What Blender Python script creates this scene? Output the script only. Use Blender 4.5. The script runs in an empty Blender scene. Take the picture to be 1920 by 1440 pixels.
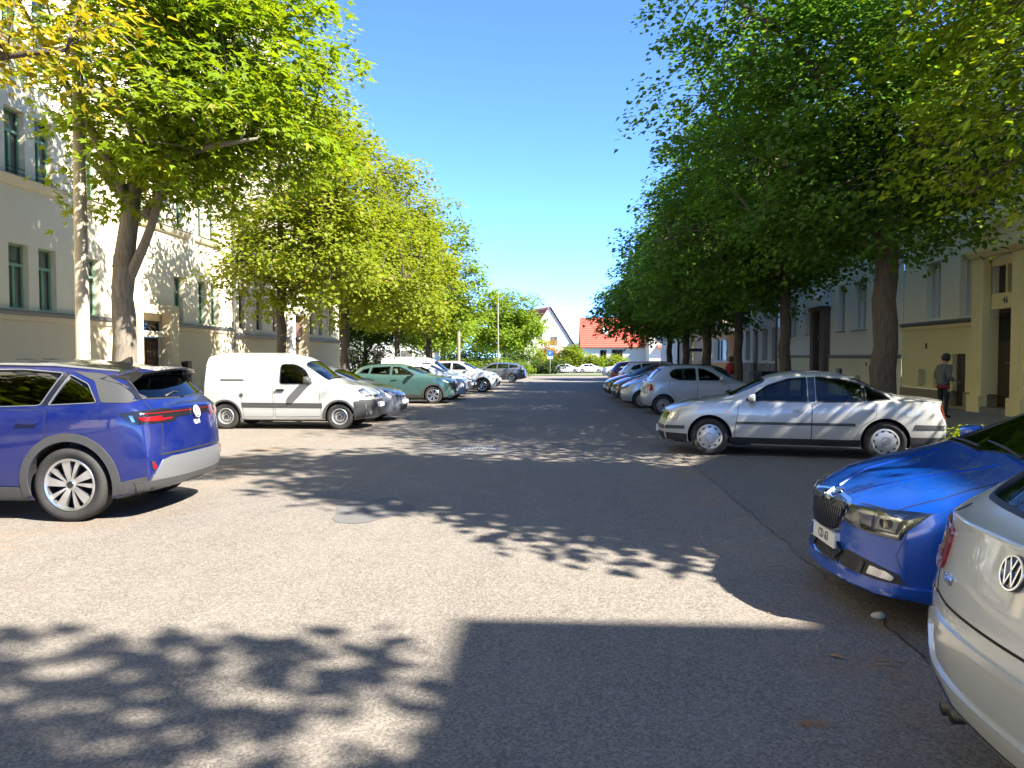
import bpy, bmesh, math, random
import numpy as np
from mathutils import Vector, Matrix
from mathutils.bvhtree import BVHTree
from mathutils.geometry import delaunay_2d_cdt

R = math.radians
scene = bpy.context.scene
col = scene.collection

# ------------------------------------------------------------------ camera
CAM_H, FPX, HOR_X, HOR_Y = 1.66, 1442.0, 1047.0, 667.0
cam_data = bpy.data.cameras.new('camera')
cam = bpy.data.objects.new('camera', cam_data)
col.objects.link(cam)
cam_data.sensor_width = 36.0
cam_data.lens = FPX / 1920.0 * 36.0
cam_data.clip_start = 0.05
cam_data.clip_end = 3000
cam.location = (0, 0, CAM_H)
cam.rotation_euler = (R(90) - math.atan((720 - HOR_Y) / FPX), 0, math.atan((HOR_X - 960) / FPX))
scene.camera = cam

# ------------------------------------------------------------------ light
SUN = Vector((0.95, -0.50, 1.0)).normalized()
world = bpy.data.worlds.new('World'); scene.world = world
world.use_nodes = True
nt = world.node_tree
sky = nt.nodes.new('ShaderNodeTexSky')
sky.sky_type = 'NISHITA'; sky.sun_disc = False
sky.sun_elevation = math.asin(SUN.z)
sky.sun_rotation = math.atan2(SUN.x, SUN.y)
sky.altitude = 3000; sky.air_density = 0.47; sky.dust_density = 0.0; sky.ozone_density = 10.0
bg = nt.nodes['Background']
bg.inputs['Strength'].default_value = 0.108
nt.links.new(sky.outputs[0], bg.inputs[0])
sd = bpy.data.lights.new('sun', 'SUN'); sd.energy = 2.65; sd.angle = R(0.53); sd.color = (1.0, 0.95, 0.86)
so = bpy.data.objects.new('sun', sd); col.objects.link(so)
so.rotation_euler = SUN.to_track_quat('Z', 'Y').to_euler()
scene.view_settings.view_transform = 'Standard'
scene.view_settings.look = 'None'
scene.view_settings.exposure = 3.0
scene.view_settings.gamma = 1.0
scene.view_settings.use_curve_mapping = False
scene.cycles.max_bounces = 8
scene.cycles.transparent_max_bounces = 16
scene.cycles.caustics_reflective = False
scene.cycles.caustics_refractive = False
scene.cycles.sample_clamp_indirect = 6.0

# ------------------------------------------------------------------ the lie of the land
def gz(y):
    """street falls gently away from the camera"""
    return float(np.interp(y, [-80, 10, 40, 80, 135, 400], [0, 0, -0.2, -0.5, -1.25, -3.0]))

YAW_SHEAR = 0.06     # positions were read off along the optical axis; the street runs 3.45 degrees to its right
def true_y(x, depth):
    return depth + YAW_SHEAR * x

def ground_at(px, py):
    """world point on the street seen at photo position px, py"""
    m = cam.rotation_euler.to_matrix()
    d = m @ Vector(((px - 960) / FPX, -(py - 720) / FPX, -1))
    y = 20.0
    for _ in range(60):
        t = (gz(y) - CAM_H) / d.z
        y = 0.5 * y + 0.5 * d.y * t
    return Vector((d.x * t, d.y * t, gz(d.y * t)))

# ------------------------------------------------------------------ helpers
def link(o, parent=None):
    col.objects.link(o)
    if parent is not None:
        o.parent = parent
    return o

def tag(o, label=None, cat=None, group=None, kind=None):
    if label: o['label'] = label
    if cat: o['category'] = cat
    if group: o['group'] = group
    if kind: o['kind'] = kind
    return o

def empty(name, loc=(0, 0, 0), rz=0.0, label=None, cat=None, group=None):
    o = bpy.data.objects.new(name, None)
    o.empty_display_size = 0.2
    o.location = loc; o.rotation_euler = (0, 0, rz)
    link(o)
    return tag(o, label, cat, group)

def mesh_obj(name, verts, faces, mat, parent=None, smooth=False, mats=None, midx=None):
    me = bpy.data.meshes.new(name)
    me.from_pydata([tuple(v) for v in verts], [], [tuple(f) for f in faces])
    for m in (mats or [mat]):
        me.materials.append(m)
    if midx is not None:
        me.polygons.foreach_set('material_index', midx)
    if smooth:
        me.polygons.foreach_set('use_smooth', [True] * len(me.polygons))
    me.update()
    o = bpy.data.objects.new(name, me)
    return link(o, parent)

def bm_obj(name, bm, mat, parent=None, smooth=False, bevel=0.0):
    if bevel > 0:
        bmesh.ops.bevel(bm, geom=list(bm.edges), offset=bevel, segments=2, affect='EDGES', profile=0.5, clamp_overlap=True)
    me = bpy.data.meshes.new(name)
    bm.to_mesh(me); bm.free()
    me.materials.append(mat)
    if smooth:
        me.polygons.foreach_set('use_smooth', [True] * len(me.polygons))
    o = bpy.data.objects.new(name, me)
    return link(o, parent)

def add_box(bm, x0, x1, y0, y1, z0, z1):
    v = [bm.verts.new(p) for p in ((x0, y0, z0), (x1, y0, z0), (x1, y1, z0), (x0, y1, z0), (x0, y0, z1), (x1, y0, z1), (x1, y1, z1), (x0, y1, z1))]
    for f in ((0, 3, 2, 1), (4, 5, 6, 7), (0, 1, 5, 4), (1, 2, 6, 5), (2, 3, 7, 6), (3, 0, 4, 7)):
        bm.faces.new([v[i] for i in f])

def box(name, x0, x1, y0, y1, z0, z1, mat, parent=None, bevel=0.0):
    bm = bmesh.new(); add_box(bm, x0, x1, y0, y1, z0, z1)
    return bm_obj(name, bm, mat, parent, bevel=bevel)

def add_tube(bm, pts, radii, seg=8, cap=True):
    pts = [Vector(p) for p in pts]
    rings = []
    ref = None
    for i, p in enumerate(pts):
        d = (pts[min(i + 1, len(pts) - 1)] - pts[max(i - 1, 0)])
        if d.length < 1e-9: d = Vector((0, 0, 1))
        d.normalize()
        if ref is None:
            ref = Vector((1, 0, 0)) if abs(d.x) < 0.8 else Vector((0, 1, 0))
        a = (ref - d * ref.dot(d)).normalized(); b = d.cross(a)
        ref = a
        r = radii[i] if hasattr(radii, '__len__') else radii
        rings.append([bm.verts.new(p + (a * math.cos(2 * math.pi * k / seg) + b * math.sin(2 * math.pi * k / seg)) * r) for k in range(seg)])
    for i in range(len(rings) - 1):
        for k in range(seg):
            bm.faces.new((rings[i][k], rings[i][(k + 1) % seg], rings[i + 1][(k + 1) % seg], rings[i + 1][k]))
    if cap:
        bm.faces.new(list(reversed(rings[0]))); bm.faces.new(rings[-1])

def tube(name, pts, radii, mat, parent=None, seg=8):
    bm = bmesh.new(); add_tube(bm, pts, radii, seg)
    return bm_obj(name, bm, mat, parent, smooth=True)

def add_prism(bm, poly, origin, u, v, n, d0, d1):
    """polygon in the plane (u, v) extruded along n from d0 to d1"""
    o = Vector(origin); u = Vector(u); v = Vector(v); n = Vector(n)
    a = [bm.verts.new(o + u * p[0] + v * p[1] + n * d0) for p in poly]
    b = [bm.verts.new(o + u * p[0] + v * p[1] + n * d1) for p in poly]
    k = len(poly)
    bm.faces.new(list(reversed(a))); bm.faces.new(b)
    for i in range(k):
        bm.faces.new((a[i], a[(i + 1) % k], b[(i + 1) % k], b[i]))

def text_mesh(name, txt, size, mat, parent, M, depth=0.003, squash=1.0):
    cu = bpy.data.curves.new(name, 'FONT')
    cu.body = txt; cu.size = size; cu.extrude = depth; cu.align_x = 'CENTER'; cu.align_y = 'CENTER'; cu.resolution_u = 2
    t = bpy.data.objects.new(name, cu); col.objects.link(t)
    bpy.context.view_layer.update()
    me = bpy.data.meshes.new_from_object(t.evaluated_get(bpy.context.evaluated_depsgraph_get()))
    bpy.data.objects.remove(t); bpy.data.curves.remove(cu)
    me.transform(Matrix.Diagonal((squash, 1, 1, 1)))
    me.transform(M)
    me.materials.clear(); me.materials.append(mat)
    return link(bpy.data.objects.new(name, me), parent)

# ------------------------------------------------------------------ materials
MATS = {}
def principled(name, c, rough=0.6, metal=0.0, coat=0.0, spec=0.5, var=0.0, vscale=3.0, c2=None, bump=0.0, bscale=40.0, detail=6.0, emit=None, bdist=0.01):
    """plain procedural surface; var mixes c towards c2 with a noise of vscale, bump adds fine relief"""
    if name in MATS: return MATS[name]
    m = bpy.data.materials.new(name); MATS[name] = m
    m.use_nodes = True
    t = m.node_tree; b = t.nodes['Principled BSDF']
    b.inputs['Base Color'].default_value = (*c, 1)
    b.inputs['Roughness'].default_value = rough
    b.inputs['Metallic'].default_value = metal
    b.inputs['Specular IOR Level'].default_value = spec
    if coat:
        b.inputs['Coat Weight'].default_value = coat
        b.inputs['Coat Roughness'].default_value = 0.04
    co = None
    if var or bump:
        co = t.nodes.new('ShaderNodeTexCoord')
    if var:
        n = t.nodes.new('ShaderNodeTexNoise'); n.inputs['Scale'].default_value = vscale; n.inputs['Detail'].default_value = detail
        n.inputs['Roughness'].default_value = 0.6
        t.links.new(co.outputs['Object'], n.inputs['Vector'])
        r = t.nodes.new('ShaderNodeMapRange'); r.inputs['From Min'].default_value = 0.3; r.inputs['From Max'].default_value = 0.7
        r.inputs['To Max'].default_value = var
        t.links.new(n.outputs['Fac'], r.inputs['Value'])
        x = t.nodes.new('ShaderNodeMix'); x.data_type = 'RGBA'
        x.inputs['A'].default_value = (*c, 1); x.inputs['B'].default_value = (*(c2 or tuple(v * 0.5 for v in c)), 1)
        t.links.new(r.outputs[0], x.inputs['Factor']); t.links.new(x.outputs['Result'], b.inputs['Base Color'])
    if bump:
        n2 = t.nodes.new('ShaderNodeTexNoise'); n2.inputs['Scale'].default_value = bscale; n2.inputs['Detail'].default_value = 4
        t.links.new(co.outputs['Object'], n2.inputs['Vector'])
        bp = t.nodes.new('ShaderNodeBump'); bp.inputs['Strength'].default_value = bump; bp.inputs['Distance'].default_value = bdist
        t.links.new(n2.outputs['Fac'], bp.inputs['Height']); t.links.new(bp.outputs[0], b.inputs['Normal'])
    return m

def paint(name, c, metal=0.0, rough=0.32):
    """clear-coated car paint with a film of street dust"""
    if name in MATS: return MATS[name]
    m = principled(name, c, rough, metal, coat=1.0)
    t = m.node_tree; b = t.nodes['Principled BSDF']
    co = t.nodes.new('ShaderNodeTexCoord')
    n = t.nodes.new('ShaderNodeTexNoise'); n.inputs['Scale'].default_value = 5; n.inputs['Detail'].default_value = 8
    t.links.new(co.outputs['Object'], n.inputs['Vector'])
    r = t.nodes.new('ShaderNodeMapRange'); r.inputs['From Min'].default_value = 0.35; r.inputs['From Max'].default_value = 0.75
    r.inputs['To Min'].default_value = 0.02; r.inputs['To Max'].default_value = 0.07
    t.links.new(n.outputs['Fac'], r.inputs['Value']); t.links.new(r.outputs[0], b.inputs['Coat Roughness'])
    x = t.nodes.new('ShaderNodeMix'); x.data_type = 'RGBA'
    x.inputs['A'].default_value = (*c, 1)
    x.inputs['B'].default_value = (*[v * 0.96 + 0.04 * d for v, d in zip(c, (0.30, 0.27, 0.22))], 1)
    r2 = t.nodes.new('ShaderNodeMapRange'); r2.inputs['From Min'].default_value = 0.4; r2.inputs['From Max'].default_value = 0.7
    t.links.new(n.outputs['Fac'], r2.inputs['Value']); t.links.new(r2.outputs[0], x.inputs['Factor'])
    t.links.new(x.outputs['Result'], b.inputs['Base Color'])
    return m

def glass(name, tint, refl=0.0):
    """thin window glass: tinted transparency under a fresnel reflection"""
    if name in MATS: return MATS[name]
    m = bpy.data.materials.new(name); MATS[name] = m
    m.use_nodes = True
    t = m.node_tree; t.nodes.clear()
    out = t.nodes.new('ShaderNodeOutputMaterial')
    tr = t.nodes.new('ShaderNodeBsdfTransparent'); tr.inputs[0].default_value = (*tint, 1)
    gl = t.nodes.new('ShaderNodeBsdfGlossy'); gl.inputs['Roughness'].default_value = 0.02; gl.inputs['Color'].default_value = (0.95, 0.97, 1, 1)
    fr = t.nodes.new('ShaderNodeFresnel'); fr.inputs['IOR'].default_value = 1.5
    ad = t.nodes.new('ShaderNodeMath'); ad.operation = 'ADD'; ad.use_clamp = True; ad.inputs[1].default_value = refl
    t.links.new(fr.outputs[0], ad.inputs[0])
    mx = t.nodes.new('ShaderNodeMixShader')
    t.links.new(ad.outputs[0], mx.inputs[0]); t.links.new(tr.outputs[0], mx.inputs[1]); t.links.new(gl.outputs[0], mx.inputs[2])
    t.links.new(mx.outputs[0], out.inputs['Surface'])
    return m

BLACK = principled('black_plastic', (0.022, 0.022, 0.023), 0.5)
GLOSSBLACK = principled('gloss_black', (0.012, 0.012, 0.014), 0.12, coat=0.6)
GREYPLASTIC = principled('grey_plastic', (0.048, 0.049, 0.050), 0.55, var=0.5, vscale=6, c2=(0.070, 0.067, 0.062))
RUBBER = principled('tyre_rubber', (0.017, 0.0165, 0.016), 0.8, var=0.7, vscale=7, c2=(0.040, 0.037, 0.032))
CHROME = principled('chrome', (0.82, 0.83, 0.85), 0.12, 1.0)
ALLOY = principled('alloy', (0.62, 0.63, 0.65), 0.28, 0.9)
STEELRIM = principled('painted_steel_rim', (0.36, 0.36, 0.35), 0.45, 0.5)
DARKALLOY = principled('dark_alloy', (0.03, 0.03, 0.032), 0.35, 0.4)
WELL = principled('wheel_well', (0.012, 0.012, 0.012), 0.9)
SEAT = principled('seat_fabric', (0.035, 0.036, 0.038), 0.85)
SEATL = principled('light_seat_fabric', (0.22, 0.215, 0.20), 0.85)
CARGLASS = glass('car_glass', (0.46, 0.53, 0.49), 0.0)
DARKGLASS = glass('privacy_glass', (0.10, 0.115, 0.11), 0.01)
REDLENS = principled('red_lens', (0.26, 0.006, 0.010), 0.12, coat=1.0)
ORANGELENS = principled('orange_lens', (0.75, 0.22, 0.02), 0.15, coat=1.0)
LAMPLENS = glass('lamp_lens', (0.90, 0.92, 0.93), 0.06)
REFLECTOR = principled('lamp_reflector', (0.80, 0.81, 0.82), 0.22, 0.8, var=0.5, vscale=14, c2=(0.16, 0.17, 0.18), detail=2)
LAMPDARK = principled('lamp_housing', (0.13, 0.13, 0.135), 0.3, 0.4)
PLATE = principled('number_plate_white', (0.72, 0.73, 0.70), 0.4)
PLATEBLUE = principled('number_plate_blue', (0.01, 0.06, 0.35), 0.4)
WHITEMARK = principled('white_mark', (0.50, 0.51, 0.52), 0.3)
# ================================================================== car builder
def hermite(pts, s):
    xs = [p[0] for p in pts]; ys = [p[1] for p in pts]
    if s <= xs[0]: return ys[0]
    if s >= xs[-1]: return ys[-1]
    n = len(xs)
    d = [(ys[i + 1] - ys[i]) / (xs[i + 1] - xs[i]) for i in range(n - 1)]
    m = [d[0]] + [0 if d[i - 1] * d[i] <= 0 else 2 * d[i - 1] * d[i] / (d[i - 1] + d[i]) for i in range(1, n - 1)] + [d[-1]]
    i = max(k for k in range(n - 1) if xs[k] <= s)
    h = xs[i + 1] - xs[i]; t = (s - xs[i]) / h
    return ((2*t**3 - 3*t**2 + 1) * ys[i] + (t**3 - 2*t**2 + t) * h * m[i] + (-2*t**3 + 3*t**2) * ys[i + 1] + (t**3 - t**2) * h * m[i + 1])

def rounded(poly, r, n=4):
    """polygon with its corners rounded; r is one radius or one per corner"""
    out = []
    k = len(poly)
    for i in range(k):
        p = Vector(poly[i]); a = Vector(poly[i - 1]); b = Vector(poly[(i + 1) % k])
        rr = r[i] if hasattr(r, '__len__') else r
        la, lb = (a - p).length, (b - p).length
        q = min(rr, 0.45 * la, 0.45 * lb)
        if q < 1e-4:
            out.append(tuple(p)); continue
        p0 = p + (a - p).normalized() * q; p1 = p + (b - p).normalized() * q
        for j in range(n + 1):
            t = j / n
            out.append(tuple(p0 * (1 - t) ** 2 + p * 2 * t * (1 - t) + p1 * t ** 2))
    return out

def area2(poly):
    return sum(poly[i][0] * poly[(i + 1) % len(poly)][1] - poly[(i + 1) % len(poly)][0] * poly[i][1] for i in range(len(poly)))

def grow(poly, d):
    """offset a polygon outward by d"""
    sgn = 1 if area2(poly) > 0 else -1
    out = []; k = len(poly)
    for i in range(k):
        p = Vector(poly[i]); a = Vector(poly[i - 1]); b = Vector(poly[(i + 1) % k])
        e1 = (p - a); e2 = (b - p)
        if e1.length < 1e-9: e1 = e2
        if e2.length < 1e-9: e2 = e1
        n1 = Vector((e1.y, -e1.x)).normalized(); n2 = Vector((e2.y, -e2.x)).normalized()
        n = (n1 + n2)
        if n.length < 1e-6: n = n1
        n.normalize()
        out.append(tuple(p + n * (sgn * d / max(0.4, n.dot(n1)))))
    return out

def strip(path, w):
    """polygon round an open path of width w"""
    L_, R_ = [], []
    for i, p in enumerate(path):
        p = Vector(p); d = Vector(path[min(i + 1, len(path) - 1)]) - Vector(path[max(i - 1, 0)])
        d.normalize(); n = Vector((-d.y, d.x)) * (w / 2)
        L_.append(tuple(p + n)); R_.append(tuple(p - n))
    return L_ + R_[::-1]

def arc(cx, cy, r, a0, a1, n=24):
    return [(cx + r * math.cos(R(a0 + (a1 - a0) * i / n)), cy + r * math.sin(R(a0 + (a1 - a0) * i / n))) for i in range(n + 1)]

def resample(poly, step):
    out = []
    for i in range(len(poly)):
        a = Vector(poly[i]); b = Vector(poly[(i + 1) % len(poly)])
        k = max(1, int((b - a).length / step))
        out += [tuple(a.lerp(b, j / k)) for j in range(k)]
    return out

def fill2d(poly, step):
    """dense triangulation of a polygon"""
    pl = resample(poly, step)
    if area2(pl) < 0: pl = pl[::-1]
    n = len(pl)
    xs = [p[0] for p in pl]; ys = [p[1] for p in pl]
    grid = []
    x0, x1, y0, y1 = min(xs), max(xs), min(ys), max(ys)
    nx = int((x1 - x0) / step); ny = int((y1 - y0) / step)
    for i in range(1, nx + 1):
        for j in range(1, ny + 1):
            q = (x0 + (i - 0.5 + 0.25 * (j % 2)) * (x1 - x0) / (nx + 0.25), y0 + (j - 0.5) * (y1 - y0) / ny)
            grid.append(q)
    if grid:                                            # inside and not near the border
        P = np.array(pl); G = np.array(grid)
        A = P; B = np.roll(P, -1, 0)
        inside = np.zeros(len(G), bool)
        dmin = np.full(len(G), 9.0)
        for a, b in zip(A, B):
            c = ((a[1] > G[:, 1]) != (b[1] > G[:, 1]))
            with np.errstate(divide='ignore', invalid='ignore'):
                xx = (b[0] - a[0]) * (G[:, 1] - a[1]) / (b[1] - a[1]) + a[0]
            inside ^= c & (G[:, 0] < xx)
            ab = b - a; t = np.clip(((G - a) @ ab) / max(ab @ ab, 1e-12), 0, 1)
            dmin = np.minimum(dmin, np.linalg.norm(G - (a + t[:, None] * ab), axis=1))
        grid = [tuple(g) for g, k in zip(G, inside & (dmin > step * 0.4)) if k]
    vs = [Vector(p) for p in pl] + [Vector(g) for g in grid]
    v, e, f, ov, oe, of = delaunay_2d_cdt(vs, [], [list(range(n))], 1, 1e-6)
    bd = set()
    for i, o_ in enumerate(ov):
        if any(k < n for k in o_): bd.add(i)
    return [tuple(p) for p in v], [list(t) for t in f]

def bake_mods(me, setup):
    o = bpy.data.objects.new('tmp', me); col.objects.link(o)
    setup(o)
    bpy.context.view_layer.update()
    r = bpy.data.meshes.new_from_object(o.evaluated_get(bpy.context.evaluated_depsgraph_get()))
    bpy.data.objects.remove(o)
    return r

class Car:
    def __init__(self, sp, root):
        self.sp = sp; self.root = root
        self.L = sp['L']; self.step = sp.get('step', 0.06)
        self.build_shell()

    def X(self, s): return self.L / 2 - s

    def half_ring(self, s):
        sp = self.sp
        w = hermite(sp['wid'], s); zb = hermite(sp['bot'], s); zt = hermite(sp['top'], s)
        ze = min(hermite(sp['belt'], s), zt - 0.015)
        g = min(1, max(0, (zt - ze - 0.06) / 0.30)); g = g * g * (3 - 2 * g)
        tum = sp.get('tum', 0.70); bw = sp.get('beltw', 0.945)
        rail = sp.get('rail', 0.085)
        lerp = lambda a, b: a + (b - a) * g
        zm = sp.get('mid', 0.44)
        h = ze - zb
        y6 = lerp(0.80, tum) * w; z6 = lerp(ze + (zt - ze) * 0.60, zt - rail)
        y7 = lerp(0.45, tum * 0.62) * w; z7 = lerp(ze + (zt - ze) * 0.90, zt - rail * 0.22)
        yb = lerp(0.965, bw) * w
        return [(0, zb), (w * 0.42, zb), (w * 0.78, zb), (w * 0.93, zb + 0.01), (w * sp.get('loww', 0.975), zb + 0.16 * h + 0.02), (w, zb + zm * h),
                (w * sp.get('shw', 0.99), ze - sp.get('shdrop', 0.10)), (yb, ze), (y6, z6), (y7, z7), (0, zt)]

    def build_shell(self):
        sp = self.sp; L = self.L
        st = sp.get('st')
        if st is None:
            keys = [0, 0.10, 0.26] + [k for k, _ in sp['top']] + [L - 0.24, L - 0.09, L]
            keys = sorted(set(round(k, 3) for k in keys if 0 <= k <= L))
            out = [keys[0]]
            for k in keys[1:]:
                if k - out[-1] < 0.05 and k < L: continue
                n = max(1, int(round((k - out[-1]) / 0.24)))
                a = out[-1]
                out += [a + (k - a) * (i + 1) / n for i in range(n)]
            st = out
        rings = []
        wmax = max(v for _, v in sp['wid'])
        def warp(s, y, z, s0):
            yy = min(1.0, abs(y) / wmax)
            fo = hermite(sp['nose'], z) + sp.get('bowf', 0.2) * yy ** 2.6
            ro = hermite(sp['tail'], z) + sp.get('bowr', 0.16) * yy ** 2.8
            kf = max(0, 1 - s0 / 0.75) ** 2; kr = max(0, 1 - (L - s0) / 0.7) ** 2
            return s + fo * kf - ro * kr
        for s in st:
            rings.append([(warp(s, y, z, s), y, z) for y, z in self.half_ring(s)])
        V = []; F = []
        idx = []
        for r in rings:
            idx.append([len(V) + i for i in range(11)])
            V += [(self.X(s), y, z) for s, y, z in r]
        for a, b in zip(idx[:-1], idx[1:]):
            for j in range(10):
                F.append((a[j], a[j + 1], b[j + 1], b[j]))
        for end in (0, -1):
            r = rings[end]; ii = idx[end]; s0 = st[end]
            zb = r[3][2]; ze = r[7][2]
            cols = []
            for cb, ct in ((0, 10), (1, 9), (2, 8)):
                c = [ii[cb]]
                y0, z0 = r[cb][1], r[cb][2]; y1, z1 = r[ct][1], r[ct][2]
                for k in (4, 5, 6):
                    f = (r[k][2] - zb) / (ze - zb)
                    y = y0 + (y1 - y0) * f; z = z0 + (z1 - z0) * f
                    V.append((self.X(warp(s0, y, z, s0)), y, z)); c.append(len(V) - 1)
                c.append(ii[ct]); cols.append(c)
            cols.append([ii[3], ii[4], ii[5], ii[6], ii[7]])
            for a, b in zip(cols[:-1], cols[1:]):
                for k in range(4):
                    f = (a[k], a[k + 1], b[k + 1], b[k])
                    F.append(f if end == -1 else f[::-1])
        me = bpy.data.meshes.new('cage')
        me.from_pydata(V, [], F)
        bm = bmesh.new(); bm.from_mesh(me)
        bm.verts.ensure_lookup_table()
        cl = bm.edges.layers.float.new('crease_edge')
        ring_of = {v: (i, j) for i, r in enumerate(idx) for j, v in enumerate(r)}
        for e in bm.edges:
            a = ring_of.get(e.verts[0].index); b = ring_of.get(e.verts[1].index)
            if a and b and a[1] == b[1] and a[0] != b[0]:
                e[cl] = {3: 0.5, 6: sp.get('shcrease', 0.35), 7: sp.get('beltcrease', 0.35), 8: 0.15}.get(a[1], 0)
            if a and b and a[0] == b[0] and a[0] in (0, len(idx) - 1):
                e[cl] = 0.25
        bm.to_mesh(me); bm.free()
        lv = sp.get('lv', 2)
        def setup(o):
            m = o.modifiers.new('m', 'MIRROR'); m.use_axis = (False, True, False); m.use_clip = True; m.merge_threshold = 0.001
            q = o.modifiers.new('s', 'SUBSURF'); q.levels = lv; q.render_levels = lv
        base = bake_mods(me, setup)
        bm = bmesh.new(); bm.from_mesh(base)
        bmesh.ops.recalc_face_normals(bm, faces=bm.faces)
        bmesh.ops.triangulate(bm, faces=bm.faces)
        bm.to_mesh(base); 
        bm.normal_update()
        self.bvh = BVHTree.FromBMesh(bm)
        bm.verts.ensure_lookup_table(); bm.faces.ensure_lookup_table()
        self.vn = [v.normal.copy() for v in bm.verts]
        self.vc = [v.co.copy() for v in bm.verts]
        self.tri = [[v.index for v in f.verts] for f in bm.faces]
        bm.free()
        self.base = base

    def nrm(self, loc, fi):
        a, b, c = self.tri[fi]
        A, B, C = self.vc[a], self.vc[b], self.vc[c]
        v0, v1, v2 = B - A, C - A, loc - A
        d00, d01, d11, d20, d21 = v0.dot(v0), v0.dot(v1), v1.dot(v1), v2.dot(v0), v2.dot(v1)
        den = d00 * d11 - d01 * d01
        if abs(den) < 1e-14: return self.vn[a]
        v = (d11 * d20 - d01 * d21) / den; w = (d00 * d21 - d01 * d20) / den
        return (self.vn[a] * (1 - v - w) + self.vn[b] * v + self.vn[c] * w).normalized()

    def cast(self, kind, a, b, sgn=1):
        """kind side: a = s, b = z; front/rear: a = y, b = z; top: a = s, b = y  -> (point, normal)"""
        if kind == 'side': o, d = Vector((self.X(a), sgn * 3.0, b)), Vector((0, -sgn, 0))
        elif kind == 'front': o, d = Vector((5.0, a, b)), Vector((-1, 0, 0))
        elif kind == 'rear': o, d = Vector((-5.0, a, b)), Vector((1, 0, 0))
        else: o, d = Vector((self.X(a), b, 4.0)), Vector((0, 0, -1))
        loc, n, fi, _ = self.bvh.ray_cast(o, d)
        if loc is None:
            if kind == 'side': q = Vector((self.X(a), sgn * 0.8, b))
            elif kind in ('front', 'rear'): q = Vector(((1 if kind == 'front' else -1) * self.L * 0.47, a, b))
            else: q = Vector((self.X(a), b, 1.3))
            loc, n, fi, _ = self.bvh.find_nearest(q)
        return loc, self.nrm(loc, fi)

    def panel(self, name, kind, poly, mat, off=0.004, thick=0.012, parent=None, sgn=1, step=None, dz=None):
        """a sheet with turned-in edges that follows the body under the polygon"""
        step = step or self.step
        p2, tris = fill2d(poly, step)
        P, N = [], []
        for a, b in p2:
            l, n = self.cast(kind, a, b, sgn)
            P.append(l); N.append(n)
        view = {'side': Vector((0, sgn, 0)), 'front': Vector((1, 0, 0)), 'rear': Vector((-1, 0, 0)), 'top': Vector((0, 0, 1))}[kind]
        out = []
        for t in tris:
            n = (P[t[1]] - P[t[0]]).cross(P[t[2]] - P[t[0]])
            out.append(t if n.dot(view) > 0 else t[::-1])
        nv = len(P)
        cnt = {}
        for t in out:
            for i in range(3):
                cnt[(t[i], t[(i + 1) % 3])] = 1
        bd = [e for e in cnt if (e[1], e[0]) not in cnt]
        verts = [p + n * off for p, n in zip(P, N)]
        faces = [tuple(t) for t in out]
        low = {}
        for a, b in bd:
            for k in (a, b):
                if k not in low:
                    low[k] = len(verts); verts.append(P[k] + N[k] * (off - thick))
            faces.append((b, a, low[a], low[b]))
        me = bpy.data.meshes.new(name)
        me.from_pydata([tuple(v) for v in verts], [], faces)
        me.materials.append(mat)
        nt_ = len(out)
        me.polygons.foreach_set('use_smooth', [i < nt_ for i in range(len(me.polygons))])
        cn = []
        for i, pl in enumerate(me.polygons):
            for v in pl.vertices:
                cn.append(tuple(N[v]) if i < nt_ else (0, 0, 0))
        me.normals_split_custom_set(cn)
        return link(bpy.data.objects.new(name, me), parent or self.root)

    def sides(self, name, poly, mat, **k):
        return [self.panel(name, 'side', poly, mat, sgn=s, **k) for s in (1, -1)]

    def ends(self, name, kind, half, mat, **k):
        """the same polygon at +y and -y"""
        return [self.panel(name, kind, half, mat, **k), self.panel(name, kind, [(-a, b) for a, b in half], mat, **k)]

    def sym(self, name, kind, half, mat, **k):
        """half outline from the centre line out and back to it"""
        if kind == 'top':
            return self.panel(name, kind, half + [(a, -b) for a, b in half[::-1] if abs(b) > 1e-6], mat, **k)
        return self.panel(name, kind, half + [(-a, b) for a, b in half[::-1] if abs(a) > 1e-6], mat, **k)

    def ring(self, name, kind, poly, w, mat, off=0.006, sgn=1, parent=None, inset=0.0):
        inner = resample(grow(poly, -inset) if inset else poly, 0.05)
        outer = grow(inner, w)
        V, F = [], []
        k = len(inner)
        for lp, o_ in ((outer, -0.006), (outer, off), (inner, off), (inner, -0.02)):
            for a, b in lp:
                l, n = self.cast(kind, a, b, sgn); V.append(l + n * o_)
        for r in range(3):
            for i in range(k):
                j = (i + 1) % k
                F.append((r * k + i, r * k + j, (r + 1) * k + j, (r + 1) * k + i))
        o = mesh_obj(name, V, F, mat, parent or self.root)
        bm = bmesh.new(); bm.from_mesh(o.data); bmesh.ops.recalc_face_normals(bm, faces=bm.faces); bm.to_mesh(o.data); bm.free()
        return o

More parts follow.
